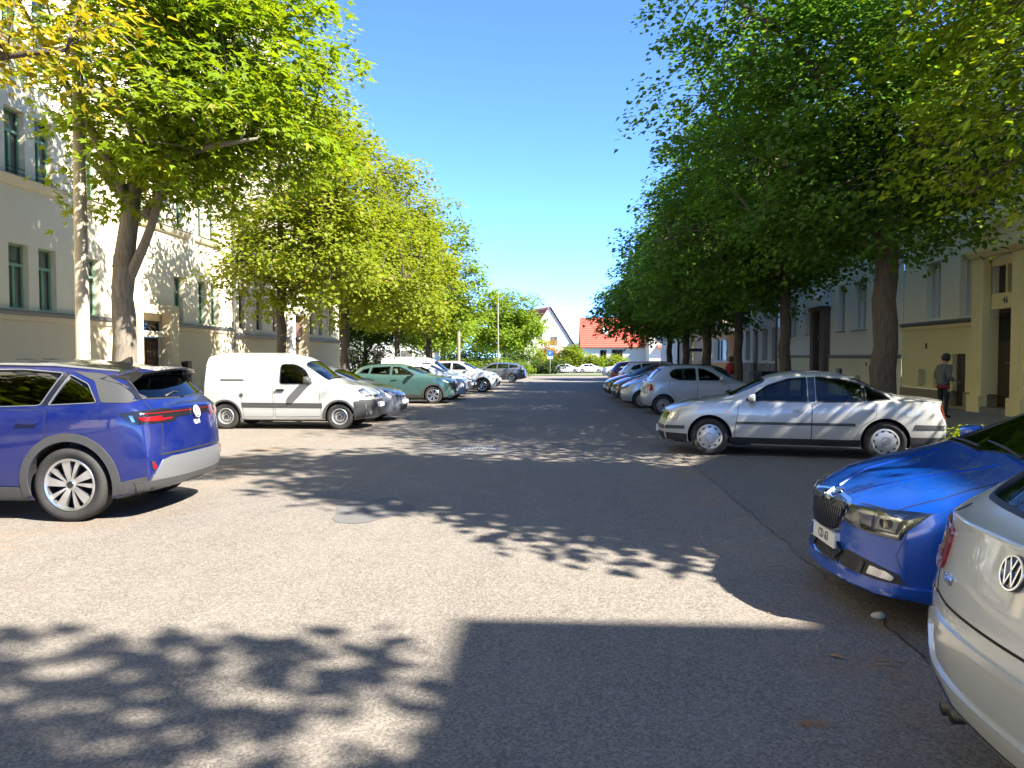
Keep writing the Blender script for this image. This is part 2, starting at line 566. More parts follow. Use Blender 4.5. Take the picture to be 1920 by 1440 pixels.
    def carve(self, mat, holes):
        """hollow the body and cut the openings; holes: list of lists of (kind, poly, d0, d1)"""
        sp = self.sp
        me = self.base.copy()
        def solid(o):
            m = o.modifiers.new('t', 'SOLIDIFY'); m.thickness = 0.035; m.offset = -1; m.use_even_offset = False
        for gi, grp in enumerate(holes):
            if gi == 1: me = bake_mods(me, solid)        # arches are cut from the solid, then the shell is hollowed
            bm = bmesh.new()
            for kind, poly, d0, d1 in grp:
                if kind == 'side':
                    for sg in (1, -1):
                        add_prism(bm, [(self.X(a), b) for a, b in poly], (0, 0, 0), (1, 0, 0), (0, 0, 1), (0, sg, 0), d0, d1)
                elif kind == 'x':
                    add_prism(bm, poly, (0, 0, 0), (0, 1, 0), (0, 0, 1), (1, 0, 0), d0, d1)
                elif kind == 'z':
                    add_prism(bm, [(self.X(a), b) for a, b in poly], (0, 0, 0), (1, 0, 0), (0, 1, 0), (0, 0, 1), d0, d1)
            bmesh.ops.recalc_face_normals(bm, faces=bm.faces)
            cm = bpy.data.meshes.new('cut'); bm.to_mesh(cm); bm.free()
            co = bpy.data.objects.new('cut', cm); col.objects.link(co)
            def bl(o):
                m = o.modifiers.new('b', 'BOOLEAN'); m.object = co; m.operation = 'DIFFERENCE'; m.solver = 'EXACT'
            me = bake_mods(me, bl)
            bpy.data.objects.remove(co)
        # smooth normals of the uncut surface
        me.polygons.foreach_set('use_smooth', [True] * len(me.polygons))
        cache = {}
        for v in me.vertices:
            l, n, fi, d = self.bvh.find_nearest(v.co)
            cache[v.index] = (self.nrm(l, fi), d)
        cn = []
        me.materials.clear(); me.materials.append(mat); me.materials.append(WELL)
        for pl in me.polygons:
            pn = pl.normal
            ok = all(cache[v][1] < 0.004 and cache[v][0].dot(pn) > 0.55 for v in pl.vertices)
            pl.material_index = 0 if ok else 1
            for v in pl.vertices:
                cn.append(tuple(cache[v][0]) if ok else tuple(pn))
        me.normals_split_custom_set(cn)
        me.name = 'body'
        return link(bpy.data.objects.new('body', me), self.root)

# ------------------------------------------------------------------ wheels
def lathe(bm, prof, seg, ax=1):
    """profile (r, y) turned about the y axis"""
    rings = []
    for r, y in prof:
        rings.append([bm.verts.new((r * math.cos(2 * math.pi * k / seg), y, r * math.sin(2 * math.pi * k / seg))) for k in range(seg)])
    for a, b in zip(rings[:-1], rings[1:]):
        for k in range(seg):
            bm.faces.new((a[k], a[(k + 1) % seg], b[(k + 1) % seg], b[k]))
    return rings

WHEELS = {}
def wheel_meshes(kind, r, w, rr):
    """tyre, rim, rim back and cap meshes with the outer face at y = +w/2; r tyre radius, rr rim radius"""
    key = (kind, r, w, rr)
    if key in WHEELS: return WHEELS[key]
    out = {}
    def fin(bm, mat, name, smooth=True):
        bmesh.ops.recalc_face_normals(bm, faces=bm.faces)
        me = bpy.data.meshes.new(name); bm.to_mesh(me); bm.free()
        me.materials.append(mat)
        me.polygons.foreach_set('use_smooth', [smooth] * len(me.polygons))
        me.set_sharp_from_angle(angle=R(35))
        return me
    h = w / 2
    bm = bmesh.new()
    prof = [(rr - 0.012, -h * 0.72), (rr + 0.012, -h * 0.86), (rr + (r - rr) * 0.5, -h), (r - 0.022, -h * 0.93), (r - 0.006, -h * 0.80)]
    for g in (-0.5, -0.05, 0.4):
        prof += [(r, (g - 0.09) * w * 0.8), (r - 0.008, (g - 0.085) * w * 0.8), (r - 0.008, (g - 0.04) * w * 0.8), (r, (g - 0.035) * w * 0.8)]
    prof += [(r - 0.006, h * 0.80), (r - 0.022, h * 0.93), (rr + (r - rr) * 0.62, h), (rr + (r - rr) * 0.45, h * 0.985), (rr + 0.012, h * 0.88), (rr - 0.012, h * 0.74)]
    prof = [prof[0]] + sorted(prof[1:-1], key=lambda p: 0) + [prof[-1]]
    lathe(bm, prof, 56)
    out['tyre'] = fin(bm, RUBBER, 'tyre')
    bm = bmesh.new()                                    # dark bowl behind the spokes
    lathe(bm, [(rr + 0.004, h * 0.70), (rr - 0.02, h * 0.2), (rr - 0.03, -h * 0.3), (0.02, -h * 0.3), (0.001, -h * 0.3)], 40)
    out['rim_bowl'] = fin(bm, WELL if kind not in ('steel',) else STEELRIM, 'rim_bowl')
    bm = bmesh.new()
    face = h * 0.72
    ringp = [(rr - 0.028, face - 0.035), (rr - 0.022, face + 0.012), (rr - 0.004, face + 0.020), (rr + 0.008, face + 0.010), (rr + 0.008, face - 0.03)]
    if kind == 'steel':
        lathe(bm, ringp, 48)
        lathe(bm, [(rr - 0.025, face - 0.03), (rr * 0.80, face - 0.055), (rr * 0.74, face - 0.03), (rr * 0.52, face - 0.015), (rr * 0.46, face - 0.05), (rr * 0.32, face - 0.06), (rr * 0.30, face - 0.03), (0.001, face - 0.022)], 48)
        out['rim'] = fin(bm, STEELRIM, 'rim')
        bm = bmesh.new()
        for k in range(12):
            a = 2 * math.pi * k / 12
            c = Vector((math.cos(a), 0, math.sin(a))); t = Vector((-math.sin(a), 0, math.cos(a)))
            add_prism(bm, [(rr * 0.022 * 1.6 * math.cos(2 * math.pi * q / 10), rr * 0.022 * 2.4 * math.sin(2 * math.pi * q / 10)) for q in range(10)], c * rr * 0.66 + Vector((0, face - 0.024, 0)), c, t, (0, 1, 0), -0.004, 0.003)
        lathe(bm, [(rr * 0.24, face - 0.03), (rr * 0.22, face - 0.012), (0.001, face - 0.010)], 24)
        out['cap'] = fin(bm, BLACK, 'hub_cap', False)
    elif kind == 'hubcap':
        lathe(bm, [(rr + 0.010, face - 0.02), (rr + 0.008, face + 0.012), (rr * 0.90, face + 0.022), (rr * 0.86, face + 0.016), (rr * 0.55, face + 0.030), (rr * 0.36, face + 0.034), (rr * 0.34, face + 0.026), (rr * 0.30, face + 0.026), (rr * 0.28, face + 0.034), (0.001, face + 0.036)], 48)
        out['rim'] = fin(bm, principled('hubcap_silver', (0.50, 0.50, 0.50), 0.35, 0.5), 'wheel_cover')
        bm = bmesh.new()
        for k in range(10):
            a = 2 * math.pi * (k + 0.5) / 10
            c = Vector((math.cos(a), 0, math.sin(a))); t = Vector((-math.sin(a), 0, math.cos(a)))
            q = rounded([(-rr * 0.075, -rr * 0.10), (rr * 0.075, -rr * 0.13), (rr * 0.075, rr * 0.13), (-rr * 0.075, rr * 0.10)], rr * 0.05, 3)
            add_prism(bm, q, c * rr * 0.80 + Vector((0, face + 0.017, 0)), c, t, Vector((0, 1, 0)) , -0.01, 0.004)
        out['cap'] = fin(bm, BLACK, 'wheel_slot', False)
    else:
        lathe(bm, ringp, 56)
        n, tw, wi, wo, split = {'turbine': (5, 0.16, 0.16, 0.44, 0), 'five': (5, 0.0, 0.22, 0.17, 0), 'ten': (10, 0.0, 0.11, 0.075, 0), 'double': (5, 0.0, 0.10, 0.10, 0.20), 'cross': (6, 0.10, 0.12, 0.20, 0.14)}[kind]
        def spoke(a, tw_, wi_, wo_):
            c = Vector((math.cos(a), 0, math.sin(a))); t = Vector((-math.sin(a), 0, math.cos(a)))
            r0, r1 = rr * 0.12, rr - 0.015
            pr = []
            for f in (0.0, 0.35, 0.7, 1.0):
                rad = r0 + (r1 - r0) * f
                wd = (wi_ + (wo_ - wi_) * f) * rr * 0.5
                cen = c * rad + t * (tw_ * rr * f)
                yy = face - 0.012 + 0.014 * math.sin(f * 2.6)
                pr.append([cen - t * wd + Vector((0, yy - 0.045, 0)), cen - t * wd * 0.92 + Vector((0, yy, 0)), cen + t * wd * 0.92 + Vector((0, yy, 0)), cen + t * wd + Vector((0, yy - 0.045, 0))])
            vs = [[bm.verts.new(p) for p in q] for q in pr]
            for a_, b_ in zip(vs[:-1], vs[1:]):
                for i in range(3):
                    bm.faces.new((a_[i], a_[i + 1], b_[i + 1], b_[i]))
        for k in range(n):
            a = 2 * math.pi * (k + 0.25) / n
            if split:
                spoke(a - split * 0.5, -split * 0.7, wi, wo); spoke(a + split * 0.5, split * 0.7, wi, wo)
            elif kind == 'turbine':
                spoke(a, tw, wi, 0.40)
                spoke(a + 0.50, 0.20, 0.05, 0.22)
            else:
                spoke(a, tw, wi, wo)
        lathe(bm, [(rr * 0.21, face - 0.04), (rr * 0.20, face - 0.005), (rr * 0.15, face + 0.002), (0.001, face + 0.002)], 24)
        out['rim'] = fin(bm, ALLOY, 'rim')
        bm = bmesh.new()
        lathe(bm, [(rr * 0.135, face - 0.004), (rr * 0.13, face + 0.006), (0.001, face + 0.008)], 20)
        out['cap'] = fin(bm, GLOSSBLACK, 'hub_cap')
    WHEELS[key] = out
    return out

def add_wheels(car, kind, sf, sr, r, w, rr, track):
    ms = wheel_meshes(kind, r, w, rr)
    for s in (sf, sr):
        for sg in (1, -1):
            t = bpy.data.objects.new('wheel', ms['tyre']); link(t, car.root)
            t.location = (car.X(s), sg * (track - w / 2), r)
            t.rotation_euler = (0, random.uniform(0, 6.28) if kind != 'turbine' else 0.35, 0 if sg > 0 else math.pi)
            for nm, k in (('rim', 'rim'), ('rim_bowl', 'rim_bowl'), ('hub_cap', 'cap')):
                o = link(bpy.data.objects.new(nm, ms[k]), t)
                if nm == 'hub_cap' and kind in ('hubcap', 'steel'): o['kind'] = 'stuff'

def add_cabin(car, zf, s_dash, s_seats, belt, hw, mat=SEAT, lhd=1, seatz=.28):
    """dashboard, steering wheel, two front seats and a rear bench"""
    X = car.X
    bm = bmesh.new()
    add_box(bm, X(s_seats[-1] + 0.55), X(s_dash), -hw, hw, zf - 0.04, zf)
    bm_obj('cabin_floor', bm, WELL, car.root)
    bm = bmesh.new()
    add_prism(bm, [(X(s_dash - 0.15), belt - 0.03), (X(s_dash + 0.28), belt - 0.02), (X(s_dash + 0.42), belt - 0.12), (X(s_dash + 0.40), zf + 0.25), (X(s_dash), zf + 0.2)], (0, 0, 0), (1, 0, 0), (0, 0, 1), (0, 1, 0), -hw * 0.95, hw * 0.95)
    bm_obj('dashboard', bm, BLACK, car.root)
    bm = bmesh.new()
    c = Vector((X(s_dash + 0.55), lhd * hw * 0.46, belt - 0.04))
    ax = Vector((-0.86, 0, 0.5)); u = Vector((0, 1, 0)); v = ax.cross(u)
    add_tube(bm, [c + (u * math.cos(2 * math.pi * k / 20) + v * math.sin(2 * math.pi * k / 20)) * 0.18 for k in range(21)], 0.015, 6)
    add_tube(bm, [c - u * 0.17, c + u * 0.17], 0.02, 6); add_tube(bm, [c, c - ax * 0.3], 0.03, 6)
    bm_obj('steering_wheel', bm, BLACK, car.root)
    for row, s in enumerate(s_seats):
        ys = [(-hw * 0.46, 0.25), (hw * 0.46, 0.25)] if row == 0 else [(0, hw * 0.90)]
        for y, hy in ys:
            bm = bmesh.new()
            tilt = 0.16
            z0 = zf + seatz
            add_box(bm, X(s), X(s - 0.48), y - hy, y + hy, zf + 0.06, z0)
            bh = 0.60 if row == 0 else 0.42
            q = [(X(s) + 0.02, z0 - 0.04), (X(s) - 0.12, z0 - 0.04), (X(s) - 0.12 - tilt, z0 + bh), (X(s) - tilt, z0 + bh)]
            add_prism(bm, q, (0, 0, 0), (1, 0, 0), (0, 0, 1), (0, 1, 0), y - hy, y + hy)
            for yy in ([y] if row == 0 else [-hw * 0.5, hw * 0.5]):
                q = [(X(s) - tilt - 0.02, z0 + bh + .03), (X(s) - tilt - 0.11, z0 + bh + .03), (X(s) - tilt - 0.14, z0 + bh + (.19 if row == 0 else .13)), (X(s) - tilt - 0.06, z0 + bh + (.19 if row == 0 else .13))]
                add_prism(bm, q, (0, 0, 0), (1, 0, 0), (0, 0, 1), (0, 1, 0), yy - 0.13, yy + 0.13)
            bm_obj('seat', bm, mat, car.root, bevel=0.03)

def roundel(car, kind, z, r, parent, mat=CHROME, back=GLOSSBLACK, off=0.006, y=0.0, motif='vw', vertical=False):
    """round badge with its strokes, standing on the body"""
    l, n = car.cast(kind, y, z)
    if vertical: n = Vector((n.x, n.y, 0)).normalized()
    u = Vector((0, 0, 1)).cross(n).normalized(); v = n.cross(u)
    bm = bmesh.new()
    add_prism(bm, [(r * math.cos(2 * math.pi * k / 32), r * math.sin(2 * math.pi * k / 32)) for k in range(32)], l, u, v, n, -0.02, off)
    b = bm_obj('badge', bm, back, parent)
    bm = bmesh.new()
    def rg(r0, r1):
        k = 36
        for q in range(k):
            a0, a1 = 2 * math.pi * q / k, 2 * math.pi * (q + 1) / k
            add_prism(bm, [(r0 * math.cos(a0), r0 * math.sin(a0)), (r1 * math.cos(a0), r1 * math.sin(a0)), (r1 * math.cos(a1), r1 * math.sin(a1)), (r0 * math.cos(a1), r0 * math.sin(a1))], l, u, v, n, off, off + 0.006)
    def st(p, q, w):
        add_prism(bm, strip([p, q], w), l, u, v, n, off, off + 0.006)
    if motif == 'vw':
        rg(r * 0.87, r * 0.97)
        k = r * 0.11
        st((-r * 0.30, r * 0.80), (0, r * 0.10), k); st((r * 0.30, r * 0.80), (0, r * 0.10), k)
        st((-r * 0.66, r * 0.56), (-r * 0.33, -r * 0.72), k); st((-r * 0.33, -r * 0.72), (0, r * 0.06), k)
        st((r * 0.66, r * 0.56), (r * 0.33, -r * 0.72), k); st((r * 0.33, -r * 0.72), (0, r * 0.06), k)
    elif motif == 'arrow':
        rg(r * 0.80, r * 0.97)
        st((-r * 0.55, -r * 0.25), (r * 0.55, -r * 0.25), r * 0.14)
        for q in range(3): st((-r * 0.10 + q * r * 0.22, -r * 0.20), (-r * 0.30 + q * r * 0.26, r * (0.30 + 0.1 * q)), r * 0.12)
        st((r * 0.55, -r * 0.25), (r * 0.30, -r * 0.02), r * 0.12); st((r * 0.55, -r * 0.25), (r * 0.30, -r * 0.48), r * 0.12)
    elif motif == 'chevrons':
        for dz in (0.18, -0.35):
            st((-r * 0.75, r * (dz - 0.3)), (0, r * (dz + 0.35)), r * 0.3); st((r * 0.75, r * (dz - 0.3)), (0, r * (dz + 0.35)), r * 0.3)
    elif motif == 'oval':
        rg(r * 0.80, r * 0.97)
    bm_obj('emblem', bm, mat, b)
    return b

def number_plate(car, kind, z, txt=None, w=0.52, h=0.112, y=0.0, off=0.02):
    l, n = car.cast(kind, y, z)
    l = l.copy()
    # stand clear of the widest point behind the plate
    for dy in (-w / 2, 0, w / 2):
        for dz in (-h / 2, h / 2):
            q, _ = car.cast(kind, y + dy, z + dz)
            l.x = max(l.x, q.x) if kind == 'front' else min(l.x, q.x)
    n = Vector((1 if kind == 'front' else -1, 0, 0.04)).normalized()
    u = Vector((0, 0, 1)).cross(n).normalized(); v = n.cross(u)
    l = Vector((l.x, y, z))
    bm = bmesh.new()
    add_prism(bm, rounded([(-w / 2, -h / 2), (w / 2, -h / 2), (w / 2, h / 2), (-w / 2, h / 2)], 0.012, 3), l, u, v, n, -0.05, off)
    p = bm_obj('number_plate', bm, PLATE, car.root)
    bm = bmesh.new()
    add_prism(bm, [(-w / 2 + 0.006, -h / 2 + 0.006), (-w / 2 + 0.046, -h / 2 + 0.006), (-w / 2 + 0.046, h / 2 - 0.006), (-w / 2 + 0.006, h / 2 - 0.006)], l, u, v, n, off, off + 0.002)
    bm_obj('country_band', bm, PLATEBLUE, p)
    if txt:
        M = Matrix.Translation(l + n * (off + 0.002)) @ Matrix((u, v, n)).transposed().to_4x4()
        text_mesh('plate_lettering', txt, h * 0.86, BLACK, p, M @ Matrix.Translation((0.02, 0, 0)), 0.001, 0.8)
    return p

def mirror_pair(car, s, z, y, mat, lens=True, size=1.0):
    for sg in (1, -1):
        bm = bmesh.new()
        x = car.X(s)
        k = size
        add_box(bm, x - 0.05 * k, x + 0.07 * k, sg * y + (0.05 if sg > 0 else -0.05 - 0.19 * k), sg * y + (0.05 + 0.19 * k if sg > 0 else -0.05), z, z + 0.15 * k)
        for v in bm.verts:
            if v.co.x > x: v.co.z = z + 0.075 * k + (v.co.z - z - 0.075 * k) * 0.6
        o = bm_obj('door_mirror', bm, mat, car.root, smooth=True, bevel=0.032 * k)
        bm = bmesh.new()
        add_tube(bm, [(x + 0.02, sg * (y - 0.06), z + 0.0), (x + 0.01, sg * (y + 0.08), z + 0.03)], [0.03, 0.024], 8)
        bm_obj('mirror_arm', bm, BLACK, o)

def door_handle(car, s, z, door, mat, sgn, w=0.20):
    l, n = car.cast('side', s, z, sgn)
    bm = bmesh.new()
    add_prism(bm, rounded([(-w / 2, -0.018), (w / 2, -0.018), (w / 2, 0.018), (-w / 2, 0.018)], 0.016, 3), l, (1, 0, 0), (0, 0, 1), (0, sgn, 0), 0.0, 0.035)
    bmesh.ops.recalc_face_normals(bm, faces=bm.faces)
    h = bm_obj('handle', bm, mat, door)
    bm = bmesh.new()
    add_prism(bm, rounded([(-w * 0.42, -0.032), (w * 0.42, -0.032), (w * 0.42, 0.030), (-w * 0.42, 0.030)], 0.03, 3), l, (1, 0, 0), (0, 0, 1), (0, sgn, 0), -0.02, 0.009)
    bmesh.ops.recalc_face_normals(bm, faces=bm.faces)
    bm_obj('handle_cup', bm, mat, door)
    return h
# ================================================================== car models
def make_car(name, sp, body, label, cat='car', group=None, trim=BLACK, detail=None):
    root = empty(name, label=label, cat=cat, group=group)
    c = Car(sp, root)
    sf, sr, r = sp['wheels']
    hw = max(v for _, v in sp['wid'])
    sidew = [(n, rounded(p, rr)) for n, p, rr in sp['windows']]
    h1 = [('side', p, 0.30, 2.0) for _, p in sidew]
    h0 = []
    for s in (sf, sr):
        h0.append(('side', [(s + sp['arch'] * math.cos(2 * math.pi * k / 40), r + 0.01 + sp['arch'] * math.sin(2 * math.pi * k / 40)) for k in range(40)], hw - 0.30, 2.0))
    h2 = []
    ws = sp.get('ws')
    if ws:
        wpoly = rounded(ws + [(a, -b) for a, b in ws[::-1]], 0.06)
        h2.append(('z', wpoly, sp['wsz'], 3.0))
    rg = sp.get('rg')
    if rg:
        rpoly = rounded(rg + [(-a, b) for a, b in rg[::-1]], 0.07)
        h2.append(('x', rpoly, -c.L / 2 - 0.5, -c.L / 2 + sp.get('rgd', 0.75)))
    c.carve(body, [h0, h1] + ([h2] if h2 else []))
    tr = sp.get('wtrim', BLACK)
    for n, p in sidew:
        for sg in (1, -1):
            g = c.panel('side_window', 'side', grow(p, 0.012), sp.get('glass_' + n, CARGLASS), off=-0.012, thick=0.004, sgn=sg)
            c.ring('window_trim', 'side', p, sp.get('wtw', 0.016), tr, off=0.004, sgn=sg, parent=g, inset=0.010)
    if ws:
        g = c.panel('windscreen', 'top', grow(wpoly, 0.015), CARGLASS, off=-0.010, thick=0.004)
        c.ring('windscreen_seal', 'top', wpoly, 0.014, BLACK, off=0.003, parent=g, inset=0.012)
        for y0, y1 in ((0.55, -0.02), (0.02, -0.52)):
            s0 = ws[0][0] + 0.02 if abs(ws[0][1]) > 0.3 else ws[0][0]
            a, n1 = c.cast('top', min(q[0] for q in ws) + 0.02, y0 * 0.9); b, n2 = c.cast('top', min(q[0] for q in ws) + 0.10, y1)
            tube('wiper', [a + n1 * 0.025, (a + b) / 2 + n1 * 0.035, b + n2 * 0.022], [0.012, 0.010, 0.006], BLACK, g, 6)
    if rg:
        g = c.panel('rear_window', 'rear', grow(rpoly, 0.015), sp.get('glass_rear', CARGLASS), off=-0.010, thick=0.004)
        c.ring('rear_window_seal', 'rear', rpoly, 0.016, BLACK, off=0.003, parent=g, inset=0.012)
    for i, p in enumerate(sp.get('doors', [])):
        q = rounded(p, 0.05)
        for sg in (1, -1):
            d = c.panel('door', 'side', q, body, off=0.0045, thick=0.010, sgn=sg)
            c.panel('door_gap', 'side', grow(q, 0.007), WELL, off=0.0015, thick=0.006, sgn=sg, parent=d)
            if i < len(sp.get('handles', [])):
                hs, hz = sp['handles'][i]
                door_handle(c, hs, hz, d, sp.get('handle_mat', body), sg)
    for p in sp.get('pillars', []):
        c.sides('pillar_trim', p, sp.get('pillar_mat', GLOSSBLACK), off=.003, thick=.006)
    add_wheels(c, sp['rim'], sf, sr, r, sp.get('tw', 0.205), sp.get('rr', 0.21), hw - sp.get('tin', 0.02))
    add_cabin(c, 0.36, sp.get('dash', 1.25), sp.get('seats', (2.35, 3.25)), sp.get('dashz', 0.95), hw * 0.80, sp.get('seatmat', SEAT), seatz=sp.get('seatz', .28))
    if 'mirror' in sp:
        ms, mz = sp['mirror']
        l, _ = c.cast('side', ms, mz - 0.02)
        mirror_pair(c, ms, mz, abs(l.y) + 0.0, sp.get('mirror_mat', body), size=sp.get('mirsize', 1.0))
    # ---- lamps, grilles, bumpers
    for nm, poly in sp.get('head', []):
        poly = rounded(poly, 0.02)
        for h in c.ends('headlight', 'front', poly, LAMPDARK, off=0.002, thick=0.01, step=0.035):
            pass
        kids = [o for o in root.children if o.name.startswith('headlight')][-2:]
        for sg, par in ((1, kids[0]), (-1, kids[1])):
            q = [(sg * a, b) for a, b in grow(poly, -0.012)]
            cx = sum(a for a, _ in q) / len(q); cy = sum(b for _, b in q) / len(q)
            c.panel('reflector', 'front', [(cx + (a - cx) * 0.86, cy + (b - cy) * 0.80) for a, b in q], REFLECTOR, off=0.005, thick=0.004, parent=par, step=0.03)
            c.panel('lens', 'front', [(sg * a, b) for a, b in poly], LAMPLENS, off=0.012, thick=0.012, parent=par, step=0.035)
    for nm, poly, m in sp.get('frontp', []):
        (c.sym if abs(poly[0][0]) < 1e-6 else c.ends)(nm, 'front', poly, m, off=0.006, thick=0.014, step=0.035)
    for nm, poly, m in sp.get('rearp', []):
        (c.sym if abs(poly[0][0]) < 1e-6 else c.ends)(nm, 'rear', poly, m, off=0.007, thick=0.014, step=0.035)
    for nm, poly, m in sp.get('sidep', []):
        c.sides(nm, poly, m, off=0.009, thick=0.016)
    if sp.get('archtrim'):
        aw, am = sp['archtrim']
        for s in (sf, sr):
            zb = hermite(sp['bot'], s) + 0.03
            a0 = math.degrees(math.asin((zb - r) / (sp['arch'] + aw)))
            a0 = max(a0, -40)
            pts = arc(s, r + 0.01, sp['arch'] + aw, a0, 180 - a0, 30) + arc(s, r + 0.01, sp['arch'] + 0.004, 180 - a0, a0, 30)
            c.sides('arch_trim', pts, am, off=0.012, thick=0.03, step=0.05)
    for kind, z, tx in sp.get('plates', []):
        number_plate(c, kind, z, tx)
    if sp.get('aerial'):
        s, ln = sp['aerial']
        l, n = c.cast('top', s, 0)
        tube('aerial', [l, l + Vector((-ln * 0.75, 0, ln * 0.65))], [0.009, 0.004], BLACK, root, 6)
    if detail: detail(c, body)
    return root

def copy_tree(o, parent=None):
    c = o.copy(); col.objects.link(c); c.parent = parent
    for ch in o.children: copy_tree(ch, c)
    return c

def copy_car(src, label, body_from=None, body_to=None, group=None):
    c = copy_tree(src)
    c['label'] = label
    if group: c['group'] = group
    if body_to is not None:
        def rec(o):
            if o.type == 'MESH' and o.data.materials and o.data.materials[0] == body_from:
                o.material_slots[0].link = 'OBJECT'; o.material_slots[0].material = body_to
            for k in o.children: rec(k)
        rec(c)
    return c

def park(root, x, y, heading, dz=0.0):
    y = true_y(x, y)
    root.location = (x, y, gz(y) + dz)
    root.rotation_euler = (0, 0, R(heading))
    return root

GRP_L = 'cars parked on the sunny side of the street'
GRP_R = 'cars parked on the shaded side of the street'
GRP_F = 'cars parked beyond the far junction'

# ---- electric crossover, violet blue
SUV_BLUE = paint('violet_blue_paint', (0.004, 0.012, 0.115), 0.25, 0.28)
SILVERTRIM = principled('satin_silver_trim', (0.27, 0.275, 0.28), 0.35, 0.6)
PILLAR = principled('grey_pillar_foil', (0.062, 0.062, 0.060), 0.4, 0.2)
ev = dict(L=4.584, lv=3, step=0.05,
    top=[(0, .80), (.12, .90), (.5, 1.02), (1.10, 1.10), (1.6, 1.38), (2.10, 1.58), (2.6, 1.635), (3.2, 1.63), (3.8, 1.575), (4.12, 1.53), (4.30, 1.36), (4.47, 1.20), (4.584, 1.13)],
    belt=[(0, .78), (.5, .96), (1.1, 1.03), (2.4, 1.08), (3.4, 1.12), (4.0, 1.17), (4.35, 1.17), (4.584, 1.08)],
    wid=[(0, .80), (.3, .88), (.8, .92), (2.3, .915), (3.6, .926), (4.2, .90), (4.584, .83)],
    bot=[(0, .24), (.5, .19), (2, .19), (3.9, .20), (4.584, .30)],
    nose=[(.2, .12), (.4, .0), (.7, .02), (.95, .15)], tail=[(.2, .20), (.34, .06), (.50, .0), (.66, .015), (.72, .05), (.92, .055), (1.0, .05), (1.1, .08), (1.2, .15)],
    bowf=.26, bowr=.22, tum=.69, wheels=(.88, 3.65, .372), arch=.425, tw=.24, rr=.262, rim='turbine', tin=.005, shdrop=.13, shw=1.0,
    windows=[('a', [(1.50, 1.10), (2.42, 1.125), (2.42, 1.51), (2.15, 1.50), (1.75, 1.32)], .04), ('b', [(2.50, 1.128), (3.33, 1.155), (3.45, 1.49), (3.0, 1.525), (2.50, 1.52)], .04),
             ('c', [(3.40, 1.158), (3.92, 1.185), (3.75, 1.38), (3.515, 1.475)], .03)],
    glass_b=DARKGLASS, glass_c=DARKGLASS, glass_rear=DARKGLASS, wtrim=SILVERTRIM, wtw=.007,
    pillars=[[(2.43, 1.12), (2.49, 1.125), (2.49, 1.525), (2.43, 1.52)], [(3.345, 1.155), (3.39, 1.158), (3.51, 1.478), (3.462, 1.492)]],
    ws=[(1.18, .0), (1.24, .62), (2.02, .58), (1.98, .0)], wsz=1.02,
    rg=[(0, 1.20), (.66, 1.215), (.58, 1.455), (0, 1.475)], rgd=.9,
    doors=[[(1.35, .36), (2.44, .34), (2.46, 1.09), (1.40, 1.05)], [(2.46, .34), (3.20, .36), (3.24, .62), (3.42, .80), (3.40, 1.12), (2.47, 1.10)]],
    handles=[(2.28, .96), (3.25, 1.0)], dash=1.3, seats=(2.5, 3.45), dashz=1.05, mirror=(1.62, 1.08),
    archtrim=(.085, GREYPLASTIC),
    head=[('h', [(.45, .78), (.80, .80), (.78, .90), (.50, .86)])],
    sidep=[('sill_cladding', [(1.32, .20), (3.20, .21), (3.20, .34), (1.32, .33)], GREYPLASTIC)])
